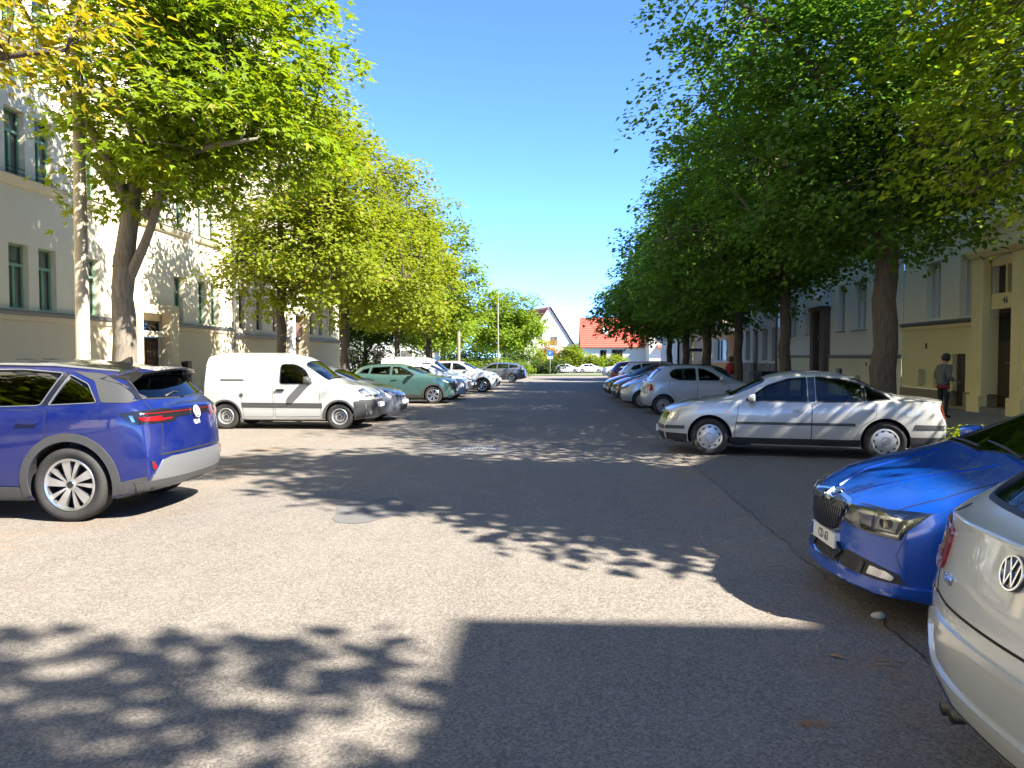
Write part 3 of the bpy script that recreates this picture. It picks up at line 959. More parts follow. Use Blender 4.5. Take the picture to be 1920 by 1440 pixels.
def ev_detail(c, body):
    root = c.root
    # black roof with rails
    c.sym('roof_panel', 'top', [(2.12, 0), (2.16, .55), (3.0, .575), (4.02, .53), (4.06, 0)], GLOSSBLACK, off=.004, thick=.01)
    for sg in (1, -1):
        c.panel('roof_rail', 'side', [(2.05, 1.53), (2.6, 1.575), (3.3, 1.565), (3.95, 1.50), (3.95, 1.49), (3.3, 1.545), (2.6, 1.558), (2.05, 1.51)], SILVERTRIM, off=.012, thick=.02, sgn=sg)
        c.panel('rear_pillar', 'side', rounded([(3.53, 1.50), (3.80, 1.40), (3.955, 1.19), (4.22, 1.185), (4.30, 1.22), (4.10, 1.36), (3.85, 1.47)], .03), PILLAR, off=.006, thick=.012, sgn=sg)
        c.panel('bumper_side', 'side', [(4.07, .21), (4.50, .31), (4.56, .47), (4.35, .44), (4.10, .385)], GREYPLASTIC, off=.010, thick=.02, sgn=sg)
    # spoiler over the rear glass
    V = []; F = []
    ys = [-.60, -.45, -.2, 0, .2, .45, .60]
    for y in ys:
        l, n = c.cast('top', 3.98, y)
        k = 1 - .25 * (abs(y) / .6) ** 3
        xe = c.X(4.36 - .10 * (abs(y) / .6) ** 2); ze = 1.525 - .04 * (abs(y) / .6) ** 2
        b, _ = c.cast('top', 4.14, y * .98)
        V += [(l.x, y, l.z + .006), (c.X(4.18), y * .99, ze + .022), (xe, y * .97, ze), (xe + .01, y * .97, ze - .022), (b.x, y * .98, min(b.z + .0, ze - .03))]
    m = 5
    for i in range(len(ys) - 1):
        for j in range(m - 1):
            F.append((i * m + j, (i + 1) * m + j, (i + 1) * m + j + 1, i * m + j + 1))
    F += [tuple(range(m)), tuple(reversed(range((len(ys) - 1) * m, len(ys) * m)))]
    mesh_obj('rear_spoiler', V, F, body, root, mats=[body, GLOSSBLACK], midx=[1 if (i % 4) >= 2 else 0 for i in range(24)] + [1, 1])
    for sg in (1, -1):
        V = [(c.X(4.06), sg * .64, 1.40), (c.X(4.30), sg * .60, 1.47), (c.X(4.40), sg * .645, 1.22), (c.X(4.33), sg * .70, 1.20)]
        a = [c.bvh.find_nearest(Vector(v)) for v in V]
        c.panel('window_fin', 'rear', [(sg * .585, 1.46), (sg * .66, 1.21), (sg * .71, 1.21), (sg * .66, 1.42)], GLOSSBLACK, off=.01, thick=.03)
    # lamp band
    c.sym('lamp_band', 'rear', [(0, 1.095), (.45, 1.095), (.83, 1.10), (.84, 1.02), (.74, .975), (.50, .975), (.36, 1.02), (0, 1.025)], GLOSSBLACK, off=.006, thick=.014, step=.03)
    for sg in (1, -1):
        t = c.panel('tail_light', 'side', rounded([(4.16, 1.09), (4.46, 1.12), (4.50, .975), (4.28, .975)], .03), GLOSSBLACK, off=.007, thick=.014, sgn=sg, step=.03)
        c.panel('red_lamp', 'rear', [(sg * .46, 1.022), (sg * .80, 1.016), (sg * .78, 1.0), (sg * .62, .996), (sg * .44, 1.012)], REDLENS, off=.012, thick=.006, parent=t, step=.03)
        c.panel('red_lamp', 'side', [(4.33, 1.04), (4.44, 1.045), (4.45, 1.01), (4.36, 1.005)], REDLENS, off=.013, thick=.006, sgn=sg, parent=t, step=.03)
        c.panel('lamp_chrome', 'side', [(4.25, 1.06), (4.28, 1.06), (4.31, 1.0), (4.285, 1.0)], CHROME, off=.013, thick=.006, sgn=sg, parent=t, step=.03)
    c.sym('light_strip', 'rear', [(0, 1.078), (.80, 1.080), (.80, 1.073), (0, 1.071)], REDLENS, off=.010, thick=.006, step=.04)
    c.sym('bumper_shield', 'rear', [(0, .63), (.52, .625), (.64, .60), (.76, .44), (.77, .40), (0, .40)], SILVERTRIM, off=.010, thick=.02, step=.02)
    c.sym('bumper_lip', 'rear', [(0, .405), (.84, .405), (.80, .30), (0, .34)], GREYPLASTIC, off=.014, thick=.03, step=.035)
    c.sym('diffuser', 'rear', [(0, .335), (.66, .31), (.60, .25), (0, .27)], BLACK, off=.012, thick=.03, step=.035)
    c.sym('tailgate_shadow_gap', 'rear', [(0, .672), (.60, .668), (.70, .66), (.66, .648), (0, .655)], BLACK, off=.004, thick=.01, step=.035)
    for sg in (1, -1):
        q = c.panel('rear_reflector', 'rear', rounded([(sg * .725, .54), (sg * .755, .585), (sg * .775, .59), (sg * .765, .54), (sg * .745, .505)], .008), REDLENS, off=.012, thick=.01, step=.02)
        c.panel('reflector_bezel', 'rear', [(sg * .72, .545), (sg * .75, .60), (sg * .785, .605), (sg * .775, .53), (sg * .745, .49)], BLACK, off=.008, thick=.01, parent=q, step=.03)
        c.panel('tailgate_gap', 'rear', strip([(sg * .645, 1.20), (sg * .69, 1.11), (sg * .60, .97), (sg * .62, .80), (sg * .66, .66)], .009), WELL, off=.002, thick=.008)
    b = roundel(c, 'rear', 1.045, .072, root, WHITEMARK, GLOSSBLACK, off=.022)
    l, n = c.cast('rear', 0, .935)
    n = Vector((n.x, 0, n.z)).normalized(); u = Vector((0, 0, 1)).cross(n).normalized(); v = n.cross(u)
    M = Matrix.Translation(l + n * .004) @ Matrix((u, v, n)).transposed().to_4x4()
    text_mesh('model_lettering', 'ID.4', .075, WHITEMARK, root, M, .004)
    l, n = c.cast('top', 3.75, 0)
    bm = bmesh.new()
    x = l.x
    add_prism(bm, [(x + .13, l.z - .01), (x - .06, l.z - .02), (x - .05, l.z + .075), (x - .02, l.z + .07)], (0, 0, 0), (1, 0, 0), (0, 0, 1), (0, 1, 0), -.016, .016)
    bm_obj('aerial_fin', bm, GLOSSBLACK, root)
    q, n = c.cast('rear', .30, 1.25)
    tube('rear_wiper', [q + Vector((-.02, 0, -.02)), q + Vector((.0, -.22, .02)), q + Vector((.02, -.36, .01))], [.016, .010, .006], BLACK, root, 6)


# ---- silver saloon (side on, shaded)
SILVER_BEIGE = paint('silver_beige_paint', (0.53, 0.52, 0.475), 0.25, 0.32)
saloon = dict(L=4.67, lv=3,
    top=[(0, .76), (.14, .815), (.5, .90), (1.12, .99), (1.5, 1.18), (1.92, 1.375), (2.4, 1.445), (2.9, 1.425), (3.25, 1.35), (3.62, 1.16), (3.95, 1.03), (4.4, 1.0), (4.67, .97)],
    belt=[(0, .74), (.5, .85), (1.1, .905), (2.4, .905), (3.6, .94), (4.3, .96), (4.67, .93)],
    wid=[(0, .78), (.3, .84), (1.0, .87), (2.4, .87), (3.7, .865), (4.3, .83), (4.67, .76)],
    bot=[(0, .23), (.5, .20), (2, .19), (4, .20), (4.67, .30)],
    nose=[(.2, .10), (.35, .02), (.5, .0), (.60, .03), (.64, .10), (.8, .16)], tail=[(.25, .12), (.4, .02), (.6, .0), (.68, .08), (1.0, .10)],
    bowf=.26, bowr=.20, tum=.665, rail=.10, wheels=(.96, 3.665, .317), arch=.365, tw=.195, rr=.205, rim='hubcap', tin=.03, mid=.5,
    windows=[('a', [(1.52, .935), (2.50, .935), (2.49, 1.325), (2.2, 1.30), (1.88, 1.19)], .03), ('b', [(2.64, .935), (3.33, .95), (3.33, 1.225), (3.0, 1.305), (2.63, 1.335)], .03),
             ('c', [(3.38, .955), (3.76, .985), (3.64, 1.075), (3.38, 1.205)], .03)],
    pillars=[[(2.515, .935), (2.625, .935), (2.615, 1.335), (2.505, 1.325)], [(3.338, .95), (3.372, .955), (3.372, 1.205), (3.338, 1.222)]], seatmat=SEATL,
    ws=[(1.19, 0), (1.27, .60), (1.84, .52), (1.78, 0)], wsz=.93,
    rg=[(0, 1.055), (.50, 1.075), (.46, 1.30), (0, 1.33)], rgd=1.75,
    doors=[[(1.36, .33), (2.555, .32), (2.565, .918), (1.44, .91)], [(2.57, .32), (3.20, .33), (3.30, .55), (3.52, .70), (3.52, .935), (2.58, .92)]],
    handles=[(2.36, .79), (3.40, .81)], dash=1.32, seats=(2.42, 3.12), dashz=.90, seatz=.20, mirror=(1.64, .92), mirsize=.95,
    head=[('h', [(.36, .605), (.71, .605), (.745, .715), (.40, .725)])],
    frontp=[('grille', rounded([(.0, .62), (.30, .62), (.335, .72), (0, .73)], 0), BLACK), ('bumper_strip', [(0, .50), (.80, .50), (.80, .435), (0, .435)], GREYPLASTIC), ('bumper_intake', [(.0, .38), (.70, .38), (.66, .30), (0, .30)], BLACK)],
    rearp=[('tail_light', rounded([(.48, .70), (.735, .69), (.735, .90), (.52, .90)], .02), REDLENS), ('bumper_strip', [(0, .59), (.74, .59), (.74, .52), (0, .52)], GREYPLASTIC)],
    sidep=[('rub_strip', [(1.38, .545), (3.22, .555), (3.22, .60), (1.38, .59)], GREYPLASTIC), ('sill_cladding', [(1.30, .19), (3.31, .195), (3.29, .335), (1.28, .325)], BLACK),
           ('bumper_cladding', [(.08, .235), (.59, .215), (.585, .36), (.10, .38)], BLACK), ('bumper_cladding', [(4.03, .215), (4.56, .31), (4.58, .40), (4.02, .40)], GREYPLASTIC),
           ('bumper_strip', [(.10, .435), (.545, .445), (.545, .50), (.12, .50)], GREYPLASTIC), ('bumper_strip', [(4.07, .53), (4.58, .525), (4.58, .59), (4.09, .60)], GREYPLASTIC),
           ('turn_signal', rounded([(1.20, .735), (1.30, .735), (1.30, .765), (1.20, .765)], .014), ORANGELENS),
           ('tail_light', rounded([(4.50, .70), (4.60, .70), (4.60, .90), (4.50, .90)], .015), REDLENS),
           ('headlight_lens', rounded([(.16, .62), (.40, .62), (.46, .71), (.20, .715)], .015), REFLECTOR)],
    plates=[('front', .40, None)])
def saloon_detail(c, body):
    for k in range(4):
        c.sym('grille_bar', 'front', [(0, .637 + k * .024), (.30 + k * .006, .634 + k * .024), (.30 + k * .006, .642 + k * .024), (0, .645 + k * .024)], CHROME if k == 3 else GREYPLASTIC, off=.014, thick=.008, step=.05)
    roundel(c, 'front', .675, .055, c.root, CHROME, BLACK, off=.02)
    c.sides('fuel_flap', rounded([(3.95, .72), (4.13, .72), (4.13, .88), (3.95, .88)], .03), body, off=.003, thick=.006)

# ---- small silver hatchback with its tail to the street
GREY_SILVER = paint('blue_silver_paint', (0.42, 0.43, 0.44), 0.25, 0.34)
mini = dict(L=3.64, lv=2,
    top=[(0, .72), (.12, .82), (.45, .93), (.85, 1.05), (1.25, 1.28), (1.62, 1.455), (2.1, 1.50), (2.7, 1.48), (3.12, 1.42), (3.32, 1.24), (3.47, 1.04), (3.64, .98)],
    belt=[(0, .70), (.5, .90), (1.0, .96), (2.4, 1.0), (3.2, 1.02), (3.64, .95)],
    wid=[(0, .72), (.3, .79), (.8, .82), (2.4, .83), (3.2, .81), (3.64, .73)],
    bot=[(0, .24), (.5, .20), (2, .19), (3.2, .21), (3.64, .28)],
    nose=[(.2, .08), (.4, .0), (.6, .02), (.9, .16)], tail=[(.25, .08), (.4, .0), (.6, .0), (.68, .05), (1.0, .09)],
    bowf=.24, bowr=.17, tum=.70, wheels=(.68, 3.05, .29), arch=.335, tw=.18, rr=.19, rim='steel', tin=.03,
    windows=[('a', [(1.32, 1.03), (2.02, 1.03), (2.02, 1.375), (1.85, 1.36), (1.60, 1.24)], .03), ('b', [(2.10, 1.03), (2.62, 1.04), (2.84, 1.12), (2.86, 1.26), (2.70, 1.36), (2.10, 1.38)], [.03, .06, .1, .1, .06, .03])],
    ws=[(.92, 0), (1.0, .56), (1.53, .52), (1.48, 0)], wsz=.95,
    rg=[(0, 1.06), (.52, 1.07), (.49, 1.36), (0, 1.38)], rgd=.8, 
    doors=[[(1.15, .34), (2.05, .32), (2.065, 1.01), (1.18, .98)], [(2.08, .32), (2.62, .33), (2.72, .56), (2.90, .78), (2.88, 1.02), (2.08, 1.01)]],
    handles=[(1.92, .86), (2.72, .88)], dash=1.05, seats=(2.0, 2.75), dashz=.98, mirror=(1.40, 1.02),
    head=[('h', [(.36, .66), (.66, .66), (.64, .80), (.42, .76)])],
    frontp=[('grille', [(0, .62), (.30, .62), (.33, .68), (0, .68)], BLACK)],
    rearp=[('bumper_gap', [(0, .665), (.68, .67), (.68, .655), (0, .65)], BLACK)],
    sidep=[('tail_light', rounded([(3.33, .73), (3.53, .73), (3.50, .92), (3.38, .92)], .04), REDLENS)],
    plates=[('rear', .77, None)], aerial=(1.75, .30))

# ---- white panel van
VAN_WHITE = paint('van_white_paint', (0.41, 0.415, 0.40), 0.0, 0.4)
van = dict(L=4.11, lv=2, step=.06,
    top=[(0, .84), (.10, .92), (.35, 1.02), (.80, 1.09), (1.05, 1.16), (1.35, 1.42), (1.66, 1.66), (2.0, 1.76), (2.6, 1.80), (3.5, 1.80), (3.95, 1.77), (4.11, 1.73)],
    belt=[(0, .82), (.4, .98), (.9, 1.03), (1.6, 1.05), (4.11, 1.05)],
    wid=[(0, .74), (.3, .83), (.8, .86), (3.6, .86), (4.11, .83)],
    bot=[(0, .26), (.5, .22), (2, .21), (3.6, .22), (4.11, .30)],
    nose=[(.2, .10), (.4, .0), (.6, .0), (.8, .08), (1.0, .20)], tail=[(.25, .05), (.4, .0), (.7, .03), (1.2, .05), (1.8, .10)],
    bowf=.28, bowr=.08, tum=.83, beltw=.985, rail=.12, wheels=(.80, 3.49, .305), arch=.345, tw=.185, rr=.185, rim='steel', tin=.03, shw=1.0, mid=.5,
    windows=[('a', [(1.42, 1.06), (2.20, 1.06), (2.20, 1.52), (1.86, 1.52), (1.62, 1.40)], [.07, .07, .09, .09, .1])],
    ws=[(1.02, 0), (1.08, .66), (1.64, .66), (1.60, 0)], wsz=1.04,
    rg=None,
    doors=[[(1.22, .32), (2.30, .30), (2.32, 1.04), (1.28, 1.03)], [(2.36, .30), (3.06, .30), (3.10, .98), (2.36, .98)]],
    handles=[(2.18, .92)], handle_mat=BLACK, dash=1.2, seats=(2.1,), dashz=1.02, mirror=(1.50, 1.06), mirror_mat=GREYPLASTIC, mirsize=1.25,
    archtrim=(.04, GREYPLASTIC),
    head=[('h', [(.42, .76), (.74, .76), (.76, .92), (.50, .95)])],
    frontp=[('bumper', [(0, .68), (.80, .70), (.82, .30), (0, .27)], GREYPLASTIC), ('grille', [(0, .735), (.34, .74), (.36, .79), (0, .80)], BLACK), ('lower_intake', [(0, .45), (.42, .45), (.40, .34), (0, .34)], BLACK)],
    sidep=[('rub_strip', [(1.20, .505), (3.08, .515), (3.10, .63), (1.20, .62)], GREYPLASTIC), ('bumper_side', [(.06, .30), (.44, .25), (.46, .66), (.10, .70)], GREYPLASTIC),
           ('door_rail', [(3.05, 1.135), (3.60, 1.135), (3.60, 1.165), (3.05, 1.165)], GREYPLASTIC), ('fuel_cap', [(3.10 + .045 * math.cos(k * .4), .80 + .045 * math.sin(k * .4)) for k in range(16)], GREYPLASTIC)],
    plates=[('front', .56, None)])
def van_detail(c, body):
    # raised panel fields of the load bay
    for sg in (1, -1):
        for p in ([(2.38, 1.12), (3.04, 1.12), (3.04, 1.57), (2.38, 1.57)], [(3.09, 1.19), (3.75, 1.19), (3.72, 1.55), (3.09, 1.56)]):
            c.ring('panel_rib', 'side', rounded(p, .06), .018, body, off=.007, sgn=sg)
        c.ring('panel_rib', 'side', rounded([(2.0, .27), (3.02, .27), (3.02, .48), (2.0, .48)], .04), .014, body, off=.006, sgn=sg)
    roundel(c, 'front', .77, .10, c.root, CHROME, body, off=.004, motif='chevrons')
    c.ends('fog_lamp', 'front', [(.60 + .05 * math.cos(k * .4), .40 + .05 * math.sin(k * .4)) for k in range(16)], REFLECTOR, off=.02, thick=.03, step=.03)
    c.ends('rear_door_window', 'rear', rounded([(.08, 1.15), (.60, 1.15), (.56, 1.55), (.08, 1.58)], .05), DARKGLASS, off=.004, thick=.01)
    c.ends('tail_light', 'rear', rounded([(.64, .80), (.78, .80), (.78, 1.05), (.66, 1.05)], .03), REDLENS, off=.01, thick=.02)

# ---- generic family hatchback (grey, nose to the street)
GREY_BLUE = paint('grey_blue_paint', (0.15, 0.165, 0.20), 0.35, 0.34)
hatch = dict(L=4.28, lv=2,
    top=[(0, .70), (.12, .80), (.5, .92), (1.02, 1.03), (1.45, 1.25), (1.92, 1.42), (2.4, 1.47), (3.0, 1.45), (3.6, 1.37), (3.90, 1.20), (4.10, 1.03), (4.28, .98)],
    belt=[(0, .68), (.5, .87), (1.1, .96), (2.4, 1.0), (3.5, 1.05), (4.0, 1.03), (4.28, .95)],
    wid=[(0, .78), (.3, .86), (.9, .90), (2.4, .90), (3.5, .90), (4.28, .78)],
    bot=[(0, .22), (.5, .18), (2, .18), (3.6, .20), (4.28, .30)],
    nose=[(.2, .10), (.38, .0), (.55, .02), (.75, .10), (.9, .2)], tail=[(.25, .10), (.4, .0), (.65, .02), (1.0, .10)],
    bowf=.30, bowr=.20, tum=.67, wheels=(.90, 3.54, .317), arch=.36, tw=.20, rr=.215, rim='ten', tin=.02,
    windows=[('a', [(1.50, 1.03), (2.40, 1.035), (2.40, 1.345), (2.15, 1.33), (1.85, 1.22)], .03), ('b', [(2.48, 1.04), (3.42, 1.08), (3.30, 1.28), (2.95, 1.345), (2.48, 1.355)], .04)],
    ws=[(1.10, 0), (1.20, .62), (1.84, .55), (1.78, 0)], wsz=.93,
    rg=[(0, 1.06), (.56, 1.08), (.50, 1.32), (0, 1.34)], rgd=.9,
    doors=[[(1.34, .32), (2.43, .30), (2.445, 1.01), (1.40, .98)], [(2.46, .30), (3.10, .31), (3.20, .56), (3.42, .76), (3.45, 1.05), (2.46, 1.015)]],
    handles=[(2.28, .85), (3.28, .88)], dash=1.25, seats=(2.4, 3.25), dashz=.96, mirror=(1.60, 1.0),
    head=[('h', [(.44, .66), (.76, .68), (.80, .80), (.70, .82), (.50, .75)])],
    frontp=[('grille', [(0, .62), (.40, .63), (.42, .665), (0, .66)], BLACK), ('bumper_intake', [(0, .46), (.52, .46), (.46, .30), (0, .30)], BLACK), ('fog_lamp', [(.66 + .055 * math.cos(k * .4), .42 + .055 * math.sin(k * .4)) for k in range(16)], REFLECTOR)],
    rearp=[('tail_light', rounded([(.45, .80), (.76, .80), (.76, .95), (.48, .95)], .03), REDLENS)],
    plates=[('front', .50, None), ('rear', .60, None)])

# ---- teal crossover, black cladding
TEAL = paint('teal_green_paint', (0.055, 0.125, 0.110), 0.3, 0.34)
cross = dict(hatch, L=4.18,
    top=[(0, .84), (.12, .90), (.5, 1.0), (1.0, 1.07), (1.45, 1.29), (1.92, 1.44), (2.4, 1.495), (3.0, 1.48), (3.6, 1.42), (3.90, 1.20), (4.05, 1.05), (4.18, 1.02)],
    belt=[(0, .82), (.5, .95), (1.1, 1.01), (2.4, 1.03), (3.5, 1.10), (4.18, 1.0)],
    wid=[(0, .78), (.3, .85), (.9, .885), (3.5, .885), (4.18, .78)],
    bot=[(0, .26), (.5, .20), (2, .20), (3.6, .21), (4.18, .30)],
    nose=[(.2, .12), (.42, .0), (.6, .02), (.8, .05), (.95, .2)],
    wheels=(.82, 3.40, .322), arch=.365, rim='cross', archtrim=(.06, GREYPLASTIC), rr=.225, mirror_mat=BLACK,
    windows=[('a', [(1.50, 1.07), (2.38, 1.08), (2.38, 1.38), (2.1, 1.365), (1.85, 1.265)], .03), ('b', [(2.46, 1.085), (3.20, 1.11), (3.15, 1.35), (2.46, 1.385)], .03), ('c', [(3.26, 1.115), (3.62, 1.14), (3.50, 1.26), (3.25, 1.335)], .03)],
    ws=[(1.10, 0), (1.20, .62), (1.86, .56), (1.80, 0)], wsz=.99, rg=[(0, 1.09), (.54, 1.11), (.48, 1.34), (0, 1.36)],
    seatmat=SEATL,
    doors=[[(1.34, .35), (2.41, .33), (2.425, 1.055), (1.40, 1.03)], [(2.44, .33), (3.00, .34), (3.08, .58), (3.28, .78), (3.30, 1.09), (2.44, 1.06)]], handles=[(2.26, .90), (3.12, .93)],
    mirror=(1.60, 1.05),
    head=[('h', [(.50, .56), (.74, .58), (.78, .72), (.60, .72)])],
    frontp=[('grille', [(0, .74), (.62, .74), (.56, .60), (.40, .44), (0, .44)], BLACK), ('running_light', [(.40, .83), (.78, .80), (.78, .775), (.40, .80)], REFLECTOR), ('skid_plate', [(0, .40), (.50, .40), (.60, .50), (.70, .50), (.56, .30), (0, .30)], SILVERTRIM)],
    sidep=[('sill_cladding', [(1.20, .205), (3.02, .205), (3.02, .33), (1.20, .33)], GREYPLASTIC)],
    plates=[('front', .52, None)])

# ---- white sport utility
WHITE = paint('white_paint', (0.58, 0.59, 0.59), 0.0, 0.34)
suv = dict(hatch, L=4.38,
    top=[(0, .84), (.12, .94), (.5, 1.05), (1.05, 1.14), (1.5, 1.38), (1.95, 1.55), (2.4, 1.60), (3.2, 1.58), (3.85, 1.50), (4.10, 1.28), (4.25, 1.12), (4.38, 1.08)],
    belt=[(0, .82), (.5, 1.0), (1.1, 1.07), (2.4, 1.10), (3.5, 1.14), (4.38, 1.05)],
    wid=[(0, .80), (.3, .88), (.9, .92), (3.5, .92), (4.38, .80)],
    bot=[(0, .28), (.5, .22), (2, .22), (3.7, .23), (4.38, .34)],
    nose=[(.25, .14), (.45, .02), (.65, .0), (.8, .05), (1.0, .2)],
    wheels=(.88, 3.51, .345), arch=.39, rim='double', rr=.235, tw=.22, archtrim=(.05, GREYPLASTIC), rail=.09,
    windows=[('a', [(1.55, 1.14), (2.42, 1.145), (2.42, 1.485), (2.15, 1.47), (1.88, 1.35)], .03), ('b', [(2.50, 1.148), (3.26, 1.165), (3.28, 1.46), (2.50, 1.495)], .03), ('c', [(3.33, 1.168), (3.80, 1.20), (3.68, 1.36), (3.34, 1.45)], .03)],
    ws=[(1.16, 0), (1.25, .64), (1.88, .58), (1.82, 0)], wsz=1.04, rg=[(0, 1.15), (.58, 1.17), (.53, 1.43), (0, 1.45)],
    doors=[[(1.36, .38), (2.45, .36), (2.465, 1.12), (1.42, 1.09)], [(2.48, .36), (3.06, .37), (3.14, .62), (3.36, .84), (3.38, 1.14), (2.48, 1.125)]], handles=[(2.30, .96), (3.20, .99)],
    mirror=(1.65, 1.11), dashz=1.07,
    head=[('h', [(.44, .82), (.80, .86), (.80, .95), (.50, .93)])],
    frontp=[('grille', [(0, .93), (.36, .90), (.40, .78), (0, .74)], BLACK), ('bumper_intake', [(0, .58), (.46, .58), (.52, .40), (0, .38)], BLACK), ('side_intake', rounded([(.60, .70), (.78, .72), (.76, .56), (.66, .54)], .02), BLACK), ('skid_plate', [(0, .37), (.60, .37), (.52, .30), (0, .30)], SILVERTRIM)],
    sidep=[('sill_cladding', [(1.30, .225), (3.08, .225), (3.08, .36), (1.30, .36)], GREYPLASTIC), ('roof_rail', [(2.2, 1.535), (3.7, 1.50), (3.7, 1.48), (2.2, 1.515)], ALLOY)],
    rearp=[('tail_light', rounded([(.42, .92), (.80, .90), (.80, 1.05), (.46, 1.05)], .03), REDLENS), ('bumper_cladding', [(0, .48), (.78, .48), (.74, .34), (0, .34)], GREYPLASTIC)],
    plates=[('front', .64, None), ('rear', .80, None)])

# ---- grey estate
GREY = paint('dark_silver_paint', (0.145, 0.15, 0.15), 0.55, 0.34)
estate = dict(hatch, L=4.70,
    top=[(0, .72), (.12, .82), (.5, .93), (1.06, 1.03), (1.5, 1.25), (1.98, 1.43), (2.5, 1.49), (3.3, 1.48), (4.1, 1.41), (4.36, 1.24), (4.54, 1.03), (4.70, .98)],
    belt=[(0, .70), (.5, .88), (1.1, .97), (2.4, 1.0), (3.6, 1.06), (4.3, 1.06), (4.70, .95)],
    wid=[(0, .78), (.3, .86), (.9, .90), (2.4, .905), (3.9, .90), (4.70, .78)],
    bot=[(0, .22), (.5, .18), (2, .18), (4.0, .20), (4.70, .30)],
    wheels=(.95, 3.61, .325), rim='double', rr=.225,
    windows=[('a', [(1.55, 1.035), (2.45, 1.04), (2.45, 1.37), (2.18, 1.35), (1.88, 1.23)], .03), ('b', [(2.53, 1.045), (3.30, 1.07), (3.32, 1.36), (2.53, 1.38)], .03), ('c', [(3.38, 1.075), (4.10, 1.12), (3.98, 1.27), (3.40, 1.35)], .03)],
    ws=[(1.14, 0), (1.24, .62), (1.90, .56), (1.84, 0)],
    doors=[[(1.36, .32), (2.48, .30), (2.495, 1.01), (1.42, .98)], [(2.51, .30), (3.14, .31), (3.24, .58), (3.42, .78), (3.45, 1.06), (2.51, 1.02)]], handles=[(2.34, .86), (3.30, .89)],
    rearp=[('tail_light', rounded([(.40, .84), (.77, .84), (.78, .96), (.44, .96)], .03), REDLENS), ('bumper_lip', [(0, .36), (.66, .36), (.62, .30), (0, .30)], BLACK)],
    sidep=[('tail_light', rounded([(4.34, .86), (4.58, .85), (4.58, .95), (4.36, .95)], .02), REDLENS), ('roof_rail', [(2.2, 1.43), (4.0, 1.38), (4.0, 1.36), (2.2, 1.41)], CHROME)])

# ---- tiny rounded city car
bubble = dict(mini, L=3.57,
    top=[(0, .74), (.10, .86), (.4, 1.0), (.82, 1.09), (1.2, 1.31), (1.6, 1.46), (2.1, 1.49), (2.7, 1.44), (3.05, 1.34), (3.3, 1.15), (3.45, 1.02), (3.57, .97)],
    belt=[(0, .72), (.5, .96), (1.0, 1.0), (2.4, 1.02), (3.57, .93)], wid=[(0, .66), (.3, .76), (.8, .81), (2.7, .81), (3.57, .70)],
    bot=[(0, .24), (.5, .20), (2, .19), (3.2, .21), (3.57, .28)],
    nose=[(.2, .06), (.45, .0), (.7, .03), (.9, .16)], wheels=(.66, 2.96, .29), rim='five',
    windows=[('a', [(1.30, 1.05), (2.15, 1.06), (2.20, 1.36), (1.85, 1.36), (1.58, 1.25)], .04), ('b', [(2.28, 1.06), (2.80, 1.10), (2.62, 1.30), (2.32, 1.36)], .05)],
    doors=[[(1.10, .34), (2.20, .32), (2.22, 1.03), (1.14, 1.0)]], handles=[(2.05, .88)],
    ws=[(.90, 0), (.98, .54), (1.52, .50), (1.47, 0)], wsz=.98, rg=[(0, 1.08), (.46, 1.09), (.42, 1.30), (0, 1.32)],
    head=[('h', [(.50 + .085 * math.cos(k * .4), .79 + .085 * math.sin(k * .4)) for k in range(16)])],
    frontp=[('lower_lamp', [(.50 + .06 * math.cos(k * .4), .55 + .06 * math.sin(k * .4)) for k in range(16)], REFLECTOR), ('chrome_bar', [(0, .70), (.22, .71), (.22, .73), (0, .74)], CHROME), ('bumper_intake', [(0, .42), (.40, .42), (.36, .33), (0, .33)], BLACK)],
    rearp=[('tail_light', rounded([(.52, .78), (.66, .78), (.66, .96), (.54, .96)], .03), REDLENS)], sidep=[], plates=[('front', .50, None)], aerial=None)
# ---- small blue hatchback, nose to the street (close by)
RACE_BLUE = paint('race_blue_paint', (0.002, 0.070, 0.42), 0.15, 0.25)
fab = dict(hatch, L=4.0, lv=3, step=.045,
    top=[(0, .70), (.10, .775), (.35, .86), (.95, .985), (1.35, 1.20), (1.85, 1.40), (2.3, 1.467), (3.0, 1.45), (3.45, 1.38), (3.7, 1.18), (3.85, 1.02), (4.0, .97)],
    belt=[(0, .685), (.15, .735), (.5, .83), (1.0, .935), (2.4, .98), (3.4, 1.02), (4.0, .95)],
    wid=[(0, .76), (.25, .83), (.8, .866), (3.4, .86), (4.0, .76)],
    bot=[(0, .21), (.15, .20), (.5, .17), (2, .17), (3.4, .19), (4.0, .28)],
    nose=[(.15, .08), (.24, .0), (.32, .03), (.46, .02), (.60, .03), (.72, .06), (.80, .14)], tail=[(.25, .10), (.4, .0), (.65, .02), (1.0, .10)],
    bowf=.30, bowr=.18, tum=.66, wheels=(.82, 3.29, .305), arch=.345, rim='double', tw=.19, rr=.205, shcrease=.5, beltcrease=.6, shdrop=.09,
    windows=[('a', [(1.42, 1.00), (2.28, 1.01), (2.28, 1.34), (2.0, 1.32), (1.70, 1.18)], .03), ('b', [(2.36, 1.015), (3.10, 1.05), (3.05, 1.29), (2.7, 1.345), (2.36, 1.35)], .03)],
    ws=[(1.02, 0), (1.11, .60), (1.78, .54), (1.72, 0)], wsz=.90, rg=[(0, 1.05), (.54, 1.06), (.50, 1.30), (0, 1.32)],
    doors=[[(1.22, .30), (2.31, .28), (2.325, .99), (1.30, .955)], [(2.34, .28), (2.88, .29), (2.98, .52), (3.16, .72), (3.18, 1.03), (2.34, .995)]], handles=[(2.16, .84), (3.04, .86)],
    dash=1.15, dashz=.93, seats=(2.25, 3.05), mirror=(1.50, .97), head=[], frontp=[], rearp=[('tail_light', rounded([(.45, .78), (.74, .78), (.74, .93), (.48, .93)], .03), REDLENS)], plates=[])
